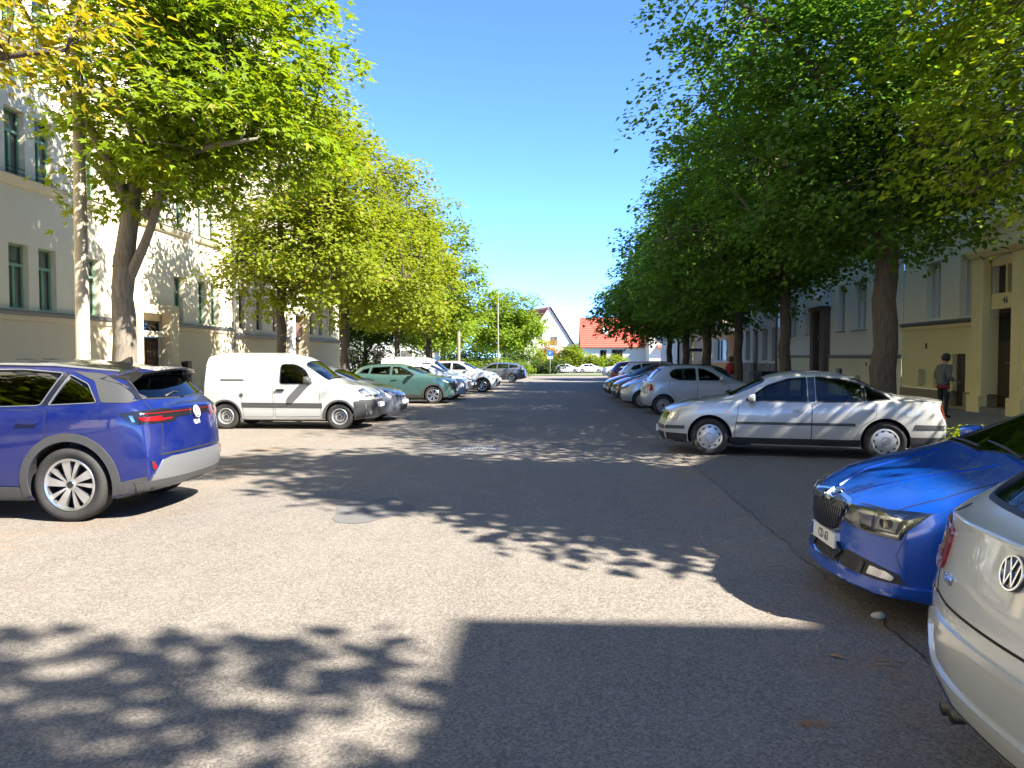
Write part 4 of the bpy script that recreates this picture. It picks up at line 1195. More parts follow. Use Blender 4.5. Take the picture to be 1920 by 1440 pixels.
def fab_detail(c, body):
    root = c.root
    # grille: frame, dark field, upright slats
    half = [(0, .700), (.06, .700), (.10, .735), (.25, .722), (.325, .705), (.235, .520), (.17, .495), (.13, .485), (0, .480)]
    g = c.sym('grille', 'front', half, CHROME, off=.014, thick=.03, step=.02)
    inner = [(0, .684), (.062, .684), (.103, .720), (.25, .707), (.302, .695), (.222, .532), (.165, .509), (.125, .498), (0, .493)]
    c.sym('grille_field', 'front', inner, GLOSSBLACK, off=.018, thick=.01, parent=g, step=.02)
    def bounds(y):
        up = np.interp(y, [0, .062, .103, .25, .302], [.684, .684, .720, .707, .695]); lo = np.interp(y, [0, .125, .165, .222, .302], [.493, .498, .509, .532, .69])
        return lo + .006, up - .008
    for k in range(-10, 11):
        y = k * .0285 + .001
        lo, hi = bounds(abs(y))
        if hi - lo < .02: continue
        c.panel('grille_slat', 'front', [(y - .006, lo), (y + .006, lo), (y + .006, hi), (y - .006, hi)], principled('slat_black', (.03, .03, .032), .22, coat=.5), off=.032, thick=.02, parent=g, step=.04)
    # headlamps wrap round the corner: bounded by the wing in side view
    for sg in (1, -1):
        out = [(sg * .345, .700), (sg * .55, .712), (sg * .78, .735), (sg * .765, .68), (sg * .72, .575), (sg * .55, .570), (sg * .30, .590), (sg * .285, .598)]
        h = c.panel('headlight', 'front', grow(out, .006), BLACK, off=.003, thick=.01, step=.025)
        c.panel('housing', 'front', out, LAMPDARK, off=.006, thick=.006, parent=h, step=.025)
        c.panel('reflector', 'front', [(sg * .36, .686), (sg * .53, .698), (sg * .53, .605), (sg * .33, .612)], REFLECTOR, off=.009, thick=.004, parent=h, step=.02)
        c.panel('reflector', 'front', [(sg * .55, .698), (sg * .72, .715), (sg * .69, .605), (sg * .55, .602)], REFLECTOR, off=.009, thick=.004, parent=h, step=.02)
        c.panel('running_light', 'front', strip([(sg * .33, .602), (sg * .55, .588), (sg * .71, .592), (sg * .752, .69)], .010), CHROME, off=.011, thick=.004, parent=h, step=.02)
        pr = [(sg * (.63 + .042 * math.cos(k * .4)), .652 + .036 * math.sin(k * .4)) for k in range(16)]
        c.panel('projector', 'front', pr, GLOSSBLACK, off=.014, thick=.006, parent=h, step=.015)
        c.panel('lens', 'front', out, LAMPLENS, off=.018, thick=.016, parent=h, step=.025)
        # lower bumper: dark side intake with fog lamp
        si = c.panel('side_intake', 'front', [(sg * .24, .40), (sg * .34, .415), (sg * .56, .392), (sg * .72, .365), (sg * .755, .31), (sg * .60, .295), (sg * .30, .295), (sg * .20, .33)], BLACK, off=.004, thick=.01, step=.025)
        c.panel('fog_lamp', 'front', rounded([(sg * .545, .375), (sg * .66, .365), (sg * .705, .345), (sg * .69, .318), (sg * .52, .318)], .01), REFLECTOR, off=.016, thick=.014, parent=si, step=.02)
        c.panel('intake_fin', 'front', [(sg * .47, .385), (sg * .50, .382), (sg * .47, .305), (sg * .43, .305)], GREYPLASTIC, off=.014, thick=.014, parent=si, step=.02)
        c.panel('bumper_crease', 'front', strip([(sg * .735, .565), (sg * .70, .47), (sg * .74, .39)], .006), principled('crease_shade_blue', (.004, .04, .27), .3, coat=1), off=.003, thick=.005, step=.03)  # darker blue strip painted as the shade along the crease
        c.panel('bonnet_gap', 'top', strip([(.13, sg * .36), (.22, sg * .62), (.45, sg * .72), (.98, sg * .72)], .008), WELL, off=.0015, thick=.006)
        c.panel('bonnet_crease', 'top', strip([(.16, sg * .13), (.40, sg * .28), (.95, sg * .40)], .028), body, off=.006, thick=.01, step=.03)
    ce = c.sym('centre_intake', 'front', [(0, .40), (.21, .40), (.25, .355), (.21, .30), (0, .29)], BLACK, off=.006, thick=.01, step=.03)
    for k in range(4):
        c.sym('intake_bar', 'front', [(0, .31 + k * .022), (.20, .315 + k * .022), (.20, .320 + k * .022), (0, .315 + k * .022)], GREYPLASTIC, off=.013, thick=.01, parent=ce, step=.05)
    c.sym('radar_cover', 'front', [(.0, .412), (.10, .40), (.0, .33)], GLOSSBLACK, off=.02, thick=.02, step=.03) if False else None
    for sg in (-1,):
        pass
    b = c.panel('sensor_cover', 'front', [(-.20, .47), (-.115, .39), (-.20, .325), (-.285, .39)], GLOSSBLACK, off=.024, thick=.03, step=.03)
    c.panel('sensor_cover', 'front', [(.20, .47), (.285, .39), (.20, .325), (.115, .39)], GLOSSBLACK, off=.024, thick=.03, step=.03)
    c.sym('front_lip', 'front', [(0, .285), (.30, .285), (.60, .278), (.80, .30), (.80, .255), (.50, .225), (0, .22)], body, off=.022, thick=.04, step=.03)
    number_plate(c, 'front', .44, 'CD 63', w=.46, h=.10)
    roundel(c, 'front', .728, .042, root, CHROME, GLOSSBLACK, off=.010, motif='arrow')

# ---- silver hatchback, tail to the street (closest)
SILVER_WARM = paint('warm_silver_paint', (0.57, 0.57, 0.545), 0.25, 0.3)
golf = dict(hatch, L=4.20, lv=3, step=.045,
    top=[(0, .70), (.12, .80), (.5, .92), (1.02, 1.03), (1.45, 1.25), (1.92, 1.42), (2.4, 1.48), (3.1, 1.465), (3.62, 1.40), (3.85, 1.25), (4.02, 1.12), (4.11, 1.06), (4.20, 1.035)],
    belt=[(0, .68), (.5, .87), (1.1, .96), (2.4, 1.0), (3.5, 1.04), (4.0, 1.045), (4.20, 1.01)],
    wid=[(0, .78), (.3, .86), (.9, .89), (3.6, .89), (4.0, .86), (4.20, .80)],
    bot=[(0, .22), (.5, .18), (2, .18), (3.6, .20), (4.05, .28), (4.20, .33)],
    tail=[(.25, .10), (.36, .03), (.48, .0), (.62, -.005), (.68, .005), (.71, .055), (.80, .075), (.90, .065), (1.0, .085), (1.1, .12)],
    bowr=.26, tum=.685, wheels=(.88, 3.46, .317), arch=.355, mid=.5,
    rg=[(0, 1.085), (.60, 1.10), (.53, 1.36), (0, 1.385)], rgd=.85,
    rearp=[], plates=[])
def golf_detail(c, body):
    root = c.root
    for sg in (1, -1):
        t = c.panel('tail_light', 'rear', rounded([(sg * .52, .945), (sg * .70, .975), (sg * .80, .97), (sg * .82, .90), (sg * .80, .80), (sg * .62, .79), (sg * .545, .815)], .03), REDLENS, off=.012, thick=.03, step=.025)
        c.panel('clear_lamp', 'rear', rounded([(sg * .58, .845), (sg * .79, .85), (sg * .785, .81), (sg * .63, .805)], .01), principled('pale_lens', (.55, .45, .45), .15, coat=1), off=.017, thick=.01, parent=t, step=.025)
        s = c.panel('tail_light', 'side', rounded([(3.88, .985), (4.05, .98), (4.07, .80), (3.96, .82)], .03), REDLENS, off=.010, thick=.02, sgn=sg, step=.025)
        c.panel('bumper_gap', 'side', strip([(3.80, .705), (4.18, .715)], .008), WELL, off=.002, thick=.008, sgn=sg)
        c.panel('tailgate_gap', 'rear', strip([(sg * .62, 1.06), (sg * .655, 1.0), (sg * .61, .93), (sg * .63, .80), (sg * .57, .722), (sg * .40, .712)], .009), WELL, off=.002, thick=.008, step=.03)
    c.sym('bumper_gap', 'rear', [(0, .715), (.42, .717), (.42, .707), (0, .705)], WELL, off=.002, thick=.008, step=.03)
    # plate recess in the bumper: raised lip round a flat field
    rec = rounded([(-.62, .615), (.62, .615), (.585, .44), (-.585, .44)], .05)
    c.ring('plate_recess_lip', 'rear', rec, .030, body, off=.014)
    c.panel('plate_recess', 'rear', rec, body, off=.002, thick=.006, step=.04)
    c.sym('bumper_underside', 'rear', [(0, .345), (.62, .345), (.60, .26), (0, .26)], BLACK, off=.008, thick=.03, step=.04)
    for sg in (1,):
        tube('exhaust', [(c.X(3.9), sg * .50, .27), (c.X(4.10), sg * .50, .265)], .028, principled('sooty_steel', (.08, .075, .07), .4, .8), root, 14)
        tube('exhaust', [(c.X(3.9), sg * .43, .27), (c.X(4.10), sg * .43, .265)], .028, MATS['sooty_steel'], root, 14)
    roundel(c, 'rear', .945, .062, root, CHROME, principled('badge_dark', (.02, .02, .022), .2, coat=.6), off=.012)
    l, n = c.cast('rear', .44, .80)
    n = Vector((n.x, n.y, 0)).normalized(); u = Vector((0, 0, 1)).cross(n).normalized(); v = n.cross(u)
    M = Matrix.Translation(l + n * .006) @ Matrix((u, v, n)).transposed().to_4x4()
    text_mesh('model_lettering', 'Golf', .055, CHROME, root, M, .004)
# ================================================================== ground and street
def asphalt(name, base, dark, stain=True, seed=0.0):
    if name in MATS: return MATS[name]
    m = bpy.data.materials.new(name); MATS[name] = m
    m.use_nodes = True
    t = m.node_tree; b = t.nodes['Principled BSDF']; N = t.nodes.new; Lk = t.links.new
    b.inputs['Roughness'].default_value = 0.86; b.inputs['Specular IOR Level'].default_value = 0.35
    co = N('ShaderNodeTexCoord')
    mp = N('ShaderNodeMapping'); mp.inputs['Location'].default_value = (seed, seed * 2, 0); Lk(co.outputs['Object'], mp.inputs['Vector'])
    def noise(sc, det, ro=0.6):
        n = N('ShaderNodeTexNoise'); n.inputs['Scale'].default_value = sc; n.inputs['Detail'].default_value = det; n.inputs['Roughness'].default_value = ro
        Lk(mp.outputs[0], n.inputs['Vector']); return n
    def rng(sock, a, b_, c=0.0, d=1.0):
        r = N('ShaderNodeMapRange'); r.inputs['From Min'].default_value = a; r.inputs['From Max'].default_value = b_
        r.inputs['To Min'].default_value = c; r.inputs['To Max'].default_value = d; Lk(sock, r.inputs['Value']); return r.outputs[0]
    def mix(f, A, B, mode='MIX'):
        x = N('ShaderNodeMix'); x.data_type = 'RGBA'; x.blend_type = mode
        if hasattr(f, 'default_value') or not isinstance(f, float): Lk(f, x.inputs['Factor'])
        else: x.inputs['Factor'].default_value = f
        for s, k in ((A, 'A'), (B, 'B')):
            if isinstance(s, tuple): x.inputs[k].default_value = (*s, 1)
            else: Lk(s, x.inputs[k])
        return x.outputs['Result']
    big = noise(0.35, 5); mid = noise(2.2, 6, 0.7); fine = noise(55, 6, 0.75)
    vo = N('ShaderNodeTexVoronoi'); vo.inputs['Scale'].default_value = 85; vo.inputs['Randomness'].default_value = 1; Lk(mp.outputs[0], vo.inputs['Vector'])
    vb = N('ShaderNodeRGBToBW'); Lk(vo.outputs['Color'], vb.inputs[0])
    c = mix(rng(big.outputs['Fac'], 0.35, 0.68), base, tuple(v * 0.80 for v in base))
    c = mix(rng(mid.outputs['Fac'], 0.42, 0.68, 0, 0.65), c, tuple(v * 0.62 for v in base))
    lm = N('ShaderNodeMapping'); lm.inputs['Scale'].default_value = (1.1, .06, 1); Lk(co.outputs['Object'], lm.inputs['Vector'])
    ln = N('ShaderNodeTexNoise'); ln.inputs['Scale'].default_value = 1.4; ln.inputs['Detail'].default_value = 5; Lk(lm.outputs[0], ln.inputs['Vector'])
    c = mix(rng(ln.outputs['Fac'], 0.48, 0.66, 0, 0.45), c, tuple(v * 0.62 for v in base))
    c = mix(rng(vb.outputs[0], 0.25, 0.80, 0, 0.75), c, tuple(min(0.6, v * 1.75) for v in base))
    c = mix(rng(fine.outputs['Fac'], 0.44, 0.30, 0, 0.8), c, dark)
    if stain:                                   # blossom litter and rusty dust along the parking lines
        sep = N('ShaderNodeSeparateXYZ'); Lk(co.outputs['Object'], sep.inputs[0])
        f = None
        for x0, wdt in ((1.65, 0.9), (-5.2, 1.6)):
            s_ = N('ShaderNodeMath'); s_.operation = 'SUBTRACT'; Lk(sep.outputs['X'], s_.inputs[0]); s_.inputs[1].default_value = x0
            a_ = N('ShaderNodeMath'); a_.operation = 'ABSOLUTE'; Lk(s_.outputs[0], a_.inputs[0])
            o_ = rng(a_.outputs[0], wdt, 0.0)
            if f is None: f = o_
            else:
                mx = N('ShaderNodeMath'); mx.operation = 'MAXIMUM'; Lk(f, mx.inputs[0]); Lk(o_, mx.inputs[1]); f = mx.outputs[0]
        st = noise(1.3, 8, 0.75)
        mu = N('ShaderNodeMath'); mu.operation = 'MULTIPLY'; Lk(rng(st.outputs['Fac'], 0.50, 0.72, 0, 0.8), mu.inputs[0]); Lk(f, mu.inputs[1])
        c = mix(mu.outputs[0], c, (0.24, 0.13, 0.06))
    Lk(c, b.inputs['Base Color'])
    bp = N('ShaderNodeBump'); bp.inputs['Strength'].default_value = 0.55; bp.inputs['Distance'].default_value = 0.012
    hs = N('ShaderNodeMath'); hs.operation = 'ADD'
    Lk(vb.outputs[0], hs.inputs[0]); Lk(fine.outputs['Fac'], hs.inputs[1]); Lk(hs.outputs[0], bp.inputs['Height'])
    bp2 = N('ShaderNodeBump'); bp2.inputs['Strength'].default_value = 0.5; bp2.inputs['Distance'].default_value = 0.06
    Lk(mid.outputs['Fac'], bp2.inputs['Height']); Lk(bp.outputs[0], bp2.inputs['Normal']); Lk(bp2.outputs[0], b.inputs['Normal'])
    return m

ASPHALT = asphalt('asphalt', (0.162, 0.141, 0.116), (0.033, 0.030, 0.027))
PARKING = asphalt('parking_asphalt', (0.138, 0.121, 0.101), (0.030, 0.028, 0.025), seed=7)
PATCH = principled('patch_asphalt', (0.120, 0.114, 0.106), 0.9, var=.6, vscale=3, c2=(.095, .09, .084), bump=.25, bscale=90)
def cobbles(name, c, scale, joint):
    m = principled(name, c, 0.85)
    t = m.node_tree; b = t.nodes['Principled BSDF']; N = t.nodes.new; Lk = t.links.new
    co = N('ShaderNodeTexCoord')
    v = N('ShaderNodeTexVoronoi'); v.inputs['Scale'].default_value = scale; Lk(co.outputs['Object'], v.inputs['Vector'])
    v2 = N('ShaderNodeTexVoronoi'); v2.feature = 'DISTANCE_TO_EDGE'; v2.inputs['Scale'].default_value = scale; Lk(co.outputs['Object'], v2.inputs['Vector'])
    bw = N('ShaderNodeRGBToBW'); Lk(v.outputs['Color'], bw.inputs[0])
    x = N('ShaderNodeMix'); x.data_type = 'RGBA'; x.inputs['A'].default_value = (*[k * 0.7 for k in c], 1); x.inputs['B'].default_value = (*[k * 1.25 for k in c], 1)
    Lk(bw.outputs[0], x.inputs['Factor'])
    r = N('ShaderNodeMapRange'); r.inputs['From Max'].default_value = 0.08; Lk(v2.outputs['Distance'], r.inputs['Value'])
    y = N('ShaderNodeMix'); y.data_type = 'RGBA'; y.inputs['A'].default_value = (*joint, 1); Lk(x.outputs['Result'], y.inputs['B']); Lk(r.outputs[0], y.inputs['Factor'])
    Lk(y.outputs['Result'], b.inputs['Base Color'])
    bp = N('ShaderNodeBump'); bp.inputs['Strength'].default_value = 0.6; bp.inputs['Distance'].default_value = 0.02; Lk(r.outputs[0], bp.inputs['Height']); Lk(bp.outputs[0], b.inputs['Normal'])
    return m
PAVING = cobbles('mosaic_paving', (0.27, 0.255, 0.235), 14, (0.05, 0.045, 0.04))
EARTH = principled('ground_earth', (0.11, 0.09, 0.065), 0.95, var=0.8, vscale=0.6, c2=(0.06, 0.085, 0.03), bump=0.4, bscale=20)
LAWN = principled('lawn', (0.09, 0.16, 0.03), 0.95, var=0.8, vscale=2.5, c2=(0.16, 0.19, 0.05), bump=0.8, bscale=60, bdist=0.05)
KERB = principled('kerb_granite', (0.22, 0.21, 0.20), 0.8, var=0.7, vscale=9, c2=(0.14, 0.135, 0.13), bump=0.3, bscale=60)

YS = [-80, 10, 40, 80, 135, 400]
def sheet(name, xs, y0, y1, dz, mat, kind='structure', parent=None):
    ys = sorted(set([y0, y1] + [y for y in YS if y0 < y < y1]))
    V = [(x, y, gz(y) + dz) for y in ys for x in xs]
    n = len(xs)
    F = [(i * n + j, i * n + j + 1, (i + 1) * n + j + 1, (i + 1) * n + j) for i in range(len(ys) - 1) for j in range(n - 1)]
    o = mesh_obj(name, V, F, mat, parent)
    return tag(o, kind=kind) if parent is None else o

sheet('ground', [-900, 900], -80, 1600, -0.06, EARTH)
sheet('street', [-9.2, 6.5], -40, 84, 0.0, ASPHALT)
sheet('parking_strip', [2.02, 6.5], -40, 62, 0.004, PARKING)
sheet('cross_road', [-120, 120], 84, 88, -0.004, ASPHALT)
sheet('lawn_strip', [-120, 26], 88.2, 100, 0.05, LAWN)
sheet('far_road', [-120, 120], 100.2, 133, -0.02, ASPHALT)
sheet('garden_ground', [-120, 120], 133, 260, -0.02, LAWN)
sheet('pavement_left', [-15.6, -9.35], -40, 84, 0.12, PAVING)
sheet('pavement_right', [6.62, 14.0], -40, 84, 0.11, PAVING)
bm = bmesh.new(); add_box(bm, -0.06, 0.06, -0.485, 0.485, -0.2, 0.125)
ks = bm_obj('kerb_stone', bm, KERB, bevel=0.012).data
bpy.data.objects.remove(bpy.data.objects['kerb_stone'])
for nm, x, ya, yb in (('kerb_right', 6.56, 6, 62), ('kerb_left', -9.27, 9, 60)):
    k = empty(nm); k['kind'] = 'structure'
    for i in range(ya, yb):
        s = bpy.data.objects.new('kerb_stone', ks); link(s, k)
        s.location = (x + random.uniform(-.006, .006), i + 0.5, gz(i + 0.5) + random.uniform(-.006, .004)); s.rotation_euler = (0, 0, random.uniform(-.006, .006))

rnd = random.Random(4)
def blob(cx, cy, rx, ry, n=40, j=0.08, rd=rnd):
    ph = [rd.uniform(0, 6.28) for _ in range(4)]
    return [(cx + rx * (1 + j * sum(math.sin((k + 2) * a + ph[k]) for k in range(4)) * 0.6) * math.cos(a), cy + ry * (1 + j * sum(math.sin((k + 2) * a + ph[k]) for k in range(4)) * 0.6) * math.sin(a)) for a in [2 * math.pi * i / n for i in range(n)]]
def ground_patch(name, poly, mat, dz=0.004, h=0.0):
    V = [(x, y, gz(y) + dz) for x, y in poly]
    return tag(mesh_obj(name, V, [tuple(range(len(V)))], mat), kind='structure')
g = ground_at(697, 955); ground_patch('road_patch', blob(g.x, g.y, .38, .72, j=.12), PATCH)
g = ground_at(888, 818); ground_patch('road_patch', blob(g.x, g.y, .38, .75, j=.06), PATCH)
g = ground_at(1030, 838); ground_patch('road_patch', blob(g.x, g.y, .50, .75, j=.06), PATCH)
g = ground_at(900, 843); ground_patch('road_patch', rounded([(g.x - 1.15, g.y - .75), (g.x + 1.1, g.y - .8), (g.x + 1.15, g.y + .95), (g.x - 1.1, g.y + .85)], .3), PATCH, .0045)
g = ground_at(955, 800); ground_patch('road_patch', rounded([(g.x - .9, g.y - .9), (g.x + .3, g.y - .9), (g.x + .4, g.y + 1.0), (g.x - .7, g.y + 1.1)], .2), PATCH, .003)
TAR = principled('tar_seam', (0.03, 0.029, 0.028), 0.6, var=.6, vscale=8, c2=(.06, .056, .05))
def crack(pts, w, seed):
    rd = random.Random(seed); L_, R_ = [], []
    path = []
    for a, b in zip(pts[:-1], pts[1:]):
        n = max(2, int(math.hypot(b[0] - a[0], b[1] - a[1]) / .12))
        path += [(a[0] + (b[0] - a[0]) * i / n + rd.gauss(0, .022), a[1] + (b[1] - a[1]) * i / n + rd.gauss(0, .022)) for i in range(n)]
    V, F = [], []
    for i, p in enumerate(path):
        q = path[min(i + 1, len(path) - 1)]; o_ = path[max(i - 1, 0)]
        d = Vector((q[0] - o_[0], q[1] - o_[1])).normalized(); ww = w * rd.uniform(.3, 1.2)
        V += [(p[0] - d.y * ww, p[1] + d.x * ww, gz(p[1]) + .0062), (p[0] + d.y * ww, p[1] - d.x * ww, gz(p[1]) + .0062)]
        if i: F.append((2 * i - 2, 2 * i - 1, 2 * i + 1, 2 * i))
    tag(mesh_obj('road_crack', V, F, TAR), kind='structure')
crack([(2.02, 2.5), (2.0, 6), (2.05, 10), (2.0, 16)], .006, 1)
crack([(-3.2, 8.6), (-1.4, 9.1), (.2, 8.9), (1.6, 9.5)], .005, 2)
crack([(.4, 12.4), (.5, 16), (.3, 22), (.5, 30)], .008, 4)
crack([(-4.6, 13.0), (-2.5, 13.4), (-.8, 13.1)], .006, 5)
# manhole in the bigger patch
IRON = principled('cast_iron', (0.16, 0.155, 0.15), 0.45, 0.6, var=0.6, vscale=12, c2=(0.09, 0.08, 0.07))
g = ground_at(896, 843)
mh = empty('manhole_cover', (g.x, g.y, gz(g.y)), label='round iron manhole cover set in a smooth asphalt patch in the middle of the street', cat='manhole cover')
bm = bmesh.new()
for r0, r1, z in ((.335, .385, .012), (0.0, .325, .010)):
    k = 40
    a = [bm.verts.new((r1 * math.cos(2 * math.pi * i / k), r1 * math.sin(2 * math.pi * i / k), z)) for i in range(k)]
    if r0 > 0:
        b_ = [bm.verts.new((r0 * math.cos(2 * math.pi * i / k), r0 * math.sin(2 * math.pi * i / k), z)) for i in range(k)]
        for i in range(k): bm.faces.new((a[i], a[(i + 1) % k], b_[(i + 1) % k], b_[i]))
        rim_bm = bm; bm_obj('rim', bm, IRON, mh); bm = bmesh.new()
    else: bm.faces.new(a)
bm_obj('lid', bm, principled('concrete_lid', (0.27, 0.26, 0.24), 0.7, var=0.6, vscale=20), mh)
bm = bmesh.new()
for i in range(-4, 5):
    for j in range(-4, 5):
        if i * i + j * j < 17: add_box(bm, i * .065 - .02, i * .065 + .02, j * .065 - .008, j * .065 + .008, .010, .0125)
tag(bm_obj('tread_ribs', bm, IRON, mh), kind='stuff')
# small litter on the asphalt
PEB = principled('pale_stone', (0.5, 0.49, 0.46), 0.8)
g = ground_at(1646, 1160)
bm = bmesh.new(); bmesh.ops.create_icosphere(bm, subdivisions=2, radius=.035)
for v in bm.verts: v.co = Vector((v.co.x * 1.3, v.co.y * .8, v.co.z * .7 + .02)) * (1 + .12 * math.sin(v.co.x * 90) * math.cos(v.co.y * 70))
o = bm_obj('pebble', bm, PEB, smooth=True); o.location = (g.x, g.y, gz(g.y)); tag(o, 'single pale pebble lying in front of the bright blue car', 'pebble')
LITTER = principled('dry_leaf', (0.30, 0.16, 0.06), 0.8)
g = ground_at(1568, 1233)
o = mesh_obj('dry_leaf', [(-.05, 0, .004), (0, -.02, .012), (.06, 0, .006), (0, .022, .02)], [(0, 1, 3), (1, 2, 3)], LITTER); o.location = (g.x, g.y, gz(g.y)); o.rotation_euler = (0, 0, -.7)
tag(o, 'curled dry brown leaf on the shaded asphalt', 'leaf')
for i, (px, py, ln) in enumerate(((1668, 1242, .16), (1660, 1250, .13))):
    g = ground_at(px, py)
    o = tube('twig', [(-ln / 2, 0, .004), (0, .012, .01), (ln / 2, -.006, .004)], [.0035, .003, .002], LITTER, seg=5); o.location = (g.x, g.y, gz(g.y)); o.rotation_euler = (0, 0, -.12 - .1 * i)
    tag(o, ('longer' if i == 0 else 'shorter') + ' of two thin dry twigs lying on the asphalt', 'twig', 'twigs on the asphalt')
g = ground_at(1510, 1358)
V, F = [], []
for i in range(260):
    a, q = rnd.uniform(0, 6.28), rnd.random() ** .7
    x, y = g.x + .05 * q * math.cos(a) * 1.8 + q * .05, g.y + .035 * q * math.sin(a)
    k = len(V); s = rnd.uniform(.002, .005); t_ = rnd.uniform(0, 3.1)
    V += [(x - s * math.cos(t_), y - s * math.sin(t_), .004), (x + s * math.sin(t_), y - s * math.cos(t_), .006), (x + s * math.cos(t_), y + s * math.sin(t_), .004)]; F.append((k, k + 1, k + 2))
tag(mesh_obj('blossom_litter', V, F, principled('rusty_litter', (.33, .14, .04), .9)), 'small patch of rusty brown blossom crumbs', 'litter', kind='stuff')

V, F = [], []
for i in range(9000):                                # crumbs of blossom and leaf along the parking lines
    if rnd.random() < .7: x, y = rnd.gauss(1.75, .32), 3.5 + 16 * rnd.random() ** 1.2
    else: x, y = rnd.gauss(-5.0, .9), 9.5 + 9 * rnd.random()
    if math.sin(x * 2.3 + 1) * math.sin(y * 1.1) + .6 * math.sin(x * 5.1) * math.sin(y * 2.7 + 2) < rnd.uniform(-.1, .9): continue
    k = len(V); s = rnd.uniform(.003, .009); t_ = rnd.uniform(0, 3.1); z = gz(y) + .006
    V += [(x - s * math.cos(t_), y - s * math.sin(t_), z), (x + s * math.sin(t_), y - s * math.cos(t_), z + .003), (x + s * math.cos(t_), y + s * math.sin(t_), z)]; F.append((k, k + 1, k + 2))
tag(mesh_obj('blossom_litter', V, F, principled('brown_litter', (.26, .13, .05), .9)), 'brown blossom crumbs scattered along the parking line', 'litter', kind='stuff')

# ================================================================== buildings
PLASTER_L = principled('cream_plaster', (0.82, 0.73, 0.53), 0.9, var=0.35, vscale=0.8, c2=(0.76, 0.67, 0.48), bump=0.15, bscale=60)
PLASTER_L2 = principled('beige_plaster', (0.70, 0.62, 0.48), 0.9, var=0.35, vscale=0.8, c2=(0.62, 0.54, 0.41), bump=0.15, bscale=60)
OCHRE = principled('ochre_base', (0.66, 0.56, 0.38), 0.9, var=0.3, vscale=0.9, bump=0.15, bscale=60, c2=(0.59, 0.50, 0.34))
YELLOW = principled('yellow_plaster', (0.82, 0.70, 0.38), 0.9, var=0.35, vscale=0.8, c2=(0.77, 0.65, 0.35), bump=0.12, bscale=60)
PALEYEL = principled('pale_yellow_plaster', (0.84, 0.79, 0.63), 0.9, var=0.35, vscale=0.8, c2=(0.79, 0.74, 0.58), bump=0.12, bscale=60)
WHITEP = principled('white_plaster', (0.85, 0.82, 0.74), 0.9, var=0.35, vscale=0.8, c2=(0.79, 0.76, 0.68), bump=0.12, bscale=60)
GREYP = principled('grey_plaster', (0.66, 0.63, 0.56), 0.9, var=0.35, vscale=0.8, c2=(0.59, 0.56, 0.49), bump=0.12, bscale=60)
SOCKEL = principled('brown_socle', (0.33, 0.28, 0.19), 0.9, var=0.4, vscale=2, bump=0.2, bscale=50)
PEACH = principled('peach_plaster', (0.62, 0.40, 0.24), 0.9, var=0.3, vscale=0.8, c2=(0.57, 0.36, 0.21), bump=0.1)
HOUSEW = principled('house_white', (0.70, 0.68, 0.60), 0.9, var=0.2, vscale=0.6, c2=(0.64, 0.62, 0.54))
GREENW = principled('green_window_paint', (0.25, 0.42, 0.28), 0.5, var=0.4, vscale=5, c2=(0.20, 0.36, 0.23))
BROWNW = principled('brown_window_paint', (0.16, 0.13, 0.10), 0.5)
CREAMW = principled('cream_window_paint', (0.62, 0.60, 0.52), 0.5)
WHITEW = principled('white_window_paint', (0.70, 0.70, 0.69), 0.45)
DOORW = principled('dark_door_wood', (0.055, 0.032, 0.02), 0.5, var=0.6, vscale=6, c2=(0.03, 0.018, 0.012))
PORTAL = principled('porphyry', (0.17, 0.105, 0.085), 0.7, var=0.5, vscale=7, bump=0.2)
ZINC = principled('zinc_sheet', (0.20, 0.20, 0.20), 0.5, 0.5)
TILE_RED = principled('red_roof_tile', (0.50, 0.085, 0.05), 0.75, var=0.4, vscale=3, c2=(0.40, 0.06, 0.04))
ROOFDARK = principled('dark_roof_tile', (0.13, 0.06, 0.045), 0.8, var=0.5, vscale=3)
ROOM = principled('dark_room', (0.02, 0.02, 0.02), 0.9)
CURTAIN = principled('net_curtain', (0.74, 0.76, 0.70), 0.9)
WGLASS = glass('window_glass', (0.88, 0.92, 0.88), 0.03)

